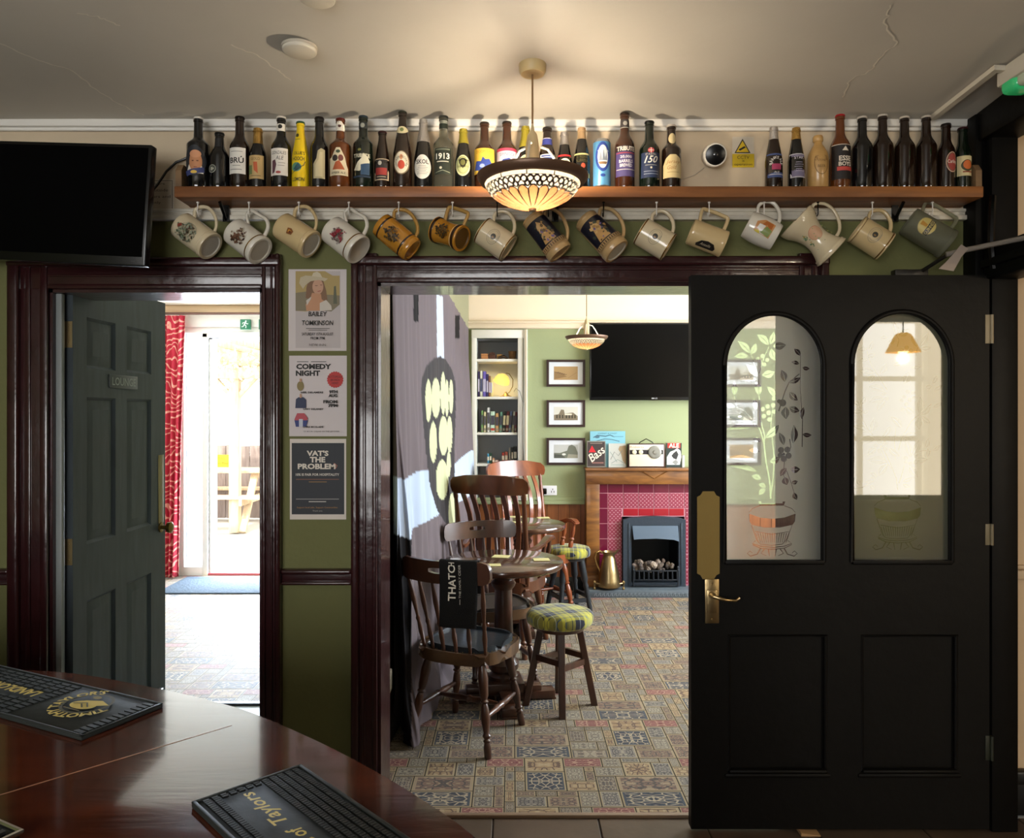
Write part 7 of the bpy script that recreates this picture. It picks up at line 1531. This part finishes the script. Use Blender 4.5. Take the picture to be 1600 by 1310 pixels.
# ------------------------------------------------------------------ garden
m = MB(); m.box(-9, 4, 7.3, 24, -.14, -.02); struct(m.build('ground', mat('b9b2a4', .9, bump=.2, bscale=20)))
m = MB()
for i in range(40):
    x = -7.5+i*.17; m.box(x+.004, x+.166, 11.0, 11.03, 0, 1.03+.01*(i % 3), bev=.004, seg=1)
m.box(-7.5, -.7, 11.03, 11.07, .25, .33); m.box(-7.5, -.7, 11.03, 11.07, .8, .88); tag(m.build('garden_fence', wood('fence_wood', '7a6a62', '94857c', .8, (6, 6, 1))), 'brown vertical-board fence at the back of the garden', 'fence')
T_ = thing('pergola', 'pale timber pergola with braced post outside the garden door', 'pergola')
def o3(px, py, Y): return P(px, py, Y)
xp = (367.5-CX)/F*9.7
m = MB(); m.box(xp-.06, xp+.06, 9.64, 9.76, 0, 2.16, bev=.006); m.build('post', W_out, T_)
for s in (-1, 1): m = MB(); m.strip([(xp+s*.05, 9.7, 1.72), (xp+s*.26, 9.7, 1.95)], .05, .07, up=(0, 1, 0)); m.build('brace', W_out, T_)
for z, w, y in ((1.98, .09, 9.62), (1.98, .09, 9.78), (2.16, .12, 9.7)): m = MB(); m.box(xp-.7, xp+1.2, y-.025, y+.025, z-w/2, z+w/2+.05, bev=.004); m.build('beam', W_out, T_)
for i in range(6): m = MB(); x = xp-.6+i*.33; m.box(x-.03, x+.03, 8.4, 11.2, 2.28, 2.36, bev=.004); m.build('rafter', W_out, T_)
r = random.Random(11); m = MB()
for i in range(420):
    c = Vector((xp+r.gauss(.1, .42), 9.5+r.uniform(-.4, .5), 2.12+r.gauss(0, .13))); a = Vector((r.uniform(-1,1), r.uniform(-1,1), r.uniform(-1,1))).normalized()*.045; q = a.cross(Vector((r.uniform(-1,1), r.uniform(-1,1), .2))).normalized()*.02
    m._new([c-a, c+q, c+a, c-q], [(0,1,2,3)])
tag(m.build('climbing_vine', mat('bdba94', .7), smooth=0), 'pale leafy vine growing over the pergola beams', 'vine', kind='stuff')
T_ = thing('picnic_bench', 'light wooden A-frame picnic bench behind the pergola post', 'picnic bench', (-3.95, 10.3, -.0))
m = MB()
for i in range(4): m.box(-.8, .8, -.28+i*.145, -.15+i*.145, .72, .755, bev=.004, seg=1)
m.build('tabletop', W_out, T_)
for s in (-1, 1): m = MB(); m.box(-.8, .8, s*.58-.12, s*.58+.12, .42, .455, bev=.004); m.build('bench_seat', W_out, T_)
for x in (-.55, .55):
    for s in (-1, 1): m = MB(); m.strip([(x, s*.62, 0), (x, s*.12, .72)], .04, .09, up=(1, 0, 0)); m.build('leg', W_out, T_)
    m = MB(); m.box(x-.02, x+.02, -.7, .7, .34, .42); m.build('cross_beam', W_out, T_)
Y = 10.9; s = F/Y; T_ = thing('garden_sign', 'yellow hand-lettered board fixed to the garden fence', 'sign')
m = MB(); m.box((331-CX)/s, (360.5-CX)/s, Y, Y+.02, CH-(730-HY)/s, CH-(711-HY)/s); m.build('board', mat('e8cf28', .6), T_)
art('lettering', [('T','WE ALL',345,716.5,3.6,'5a4a1c',{'w':14}),('T','Serve Meals',346,724,3.8,'5a4a1c',{'w':24})], lambda u, v, k: Vector(((u-CX)/s, Y-.001-k*.001, CH-(v-HY)/s)), T_, flip=True)
# small socket on the left wall behind the nearest chair
m = MB(); p = P(608, 1062, 3.35); m.box(p.x-.012, p.x+.012, 3.27, 3.36, p.z-.045, p.z+.045, bev=.004); tag(m.build('wall_socket', mat('8f8878', .5)), 'grey wall socket low on the left wall behind the nearest chair', 'socket')
# ------------------------------------------------------------------ origins at the base of each thing
bpy.context.view_layer.update()
for r_ in [o for o in SC.objects if o.parent is None and o.type in ('MESH', 'EMPTY') and o.location.length < 1e-6 and o.rotation_euler.x == 0 and o.rotation_euler.z == 0]:
    pts = []
    def walk(o):
        if o.type == 'MESH': pts.extend(o.matrix_world @ Vector(c) for c in o.bound_box)
        for c in o.children: walk(c)
    walk(r_)
    if not pts: continue
    lo = Vector([min(p[i] for p in pts) for i in range(3)]); hi = Vector([max(p[i] for p in pts) for i in range(3)]); base = Vector(((lo.x+hi.x)/2, (lo.y+hi.y)/2, lo.z))
    if r_.type == 'MESH': r_.data.transform(Matrix.Translation(-base))
    for c in r_.children: c.location -= base
    r_.location = base
GROUPS = {'beer_bottle': 'bottles along the high shelf', 'mug': 'mugs hanging under the bottle shelf', 'stein': 'mugs hanging under the bottle shelf', 'tankard': 'mugs hanging under the bottle shelf', 'flared_jug': 'mugs hanging under the bottle shelf', 'framed_picture': 'framed pictures around the fireplace', 'poster': 'posters between the doorways', 'pub_chair': 'chairs at the pub tables', 'farmhouse_armchair': 'chairs at the pub tables', 'pub_table': 'round pub tables', 'bar_stool': 'tartan stools', 'bar_mat': 'rubber mats on the bar', 'pendant_lamp': 'stained-glass pendant lamps', 'exit_sign': 'green exit signs', 'ceiling_disc': 'round ceiling fittings', 'trinket_box': 'small boxes on the top bookshelf', 'alcove_bookcase': 'alcove bookcases'}
for o in SC.objects:
    k = o.name.split('.')[0]
    if o.parent is None and k in GROUPS and 'label' in o: o['group'] = GROUPS[k]
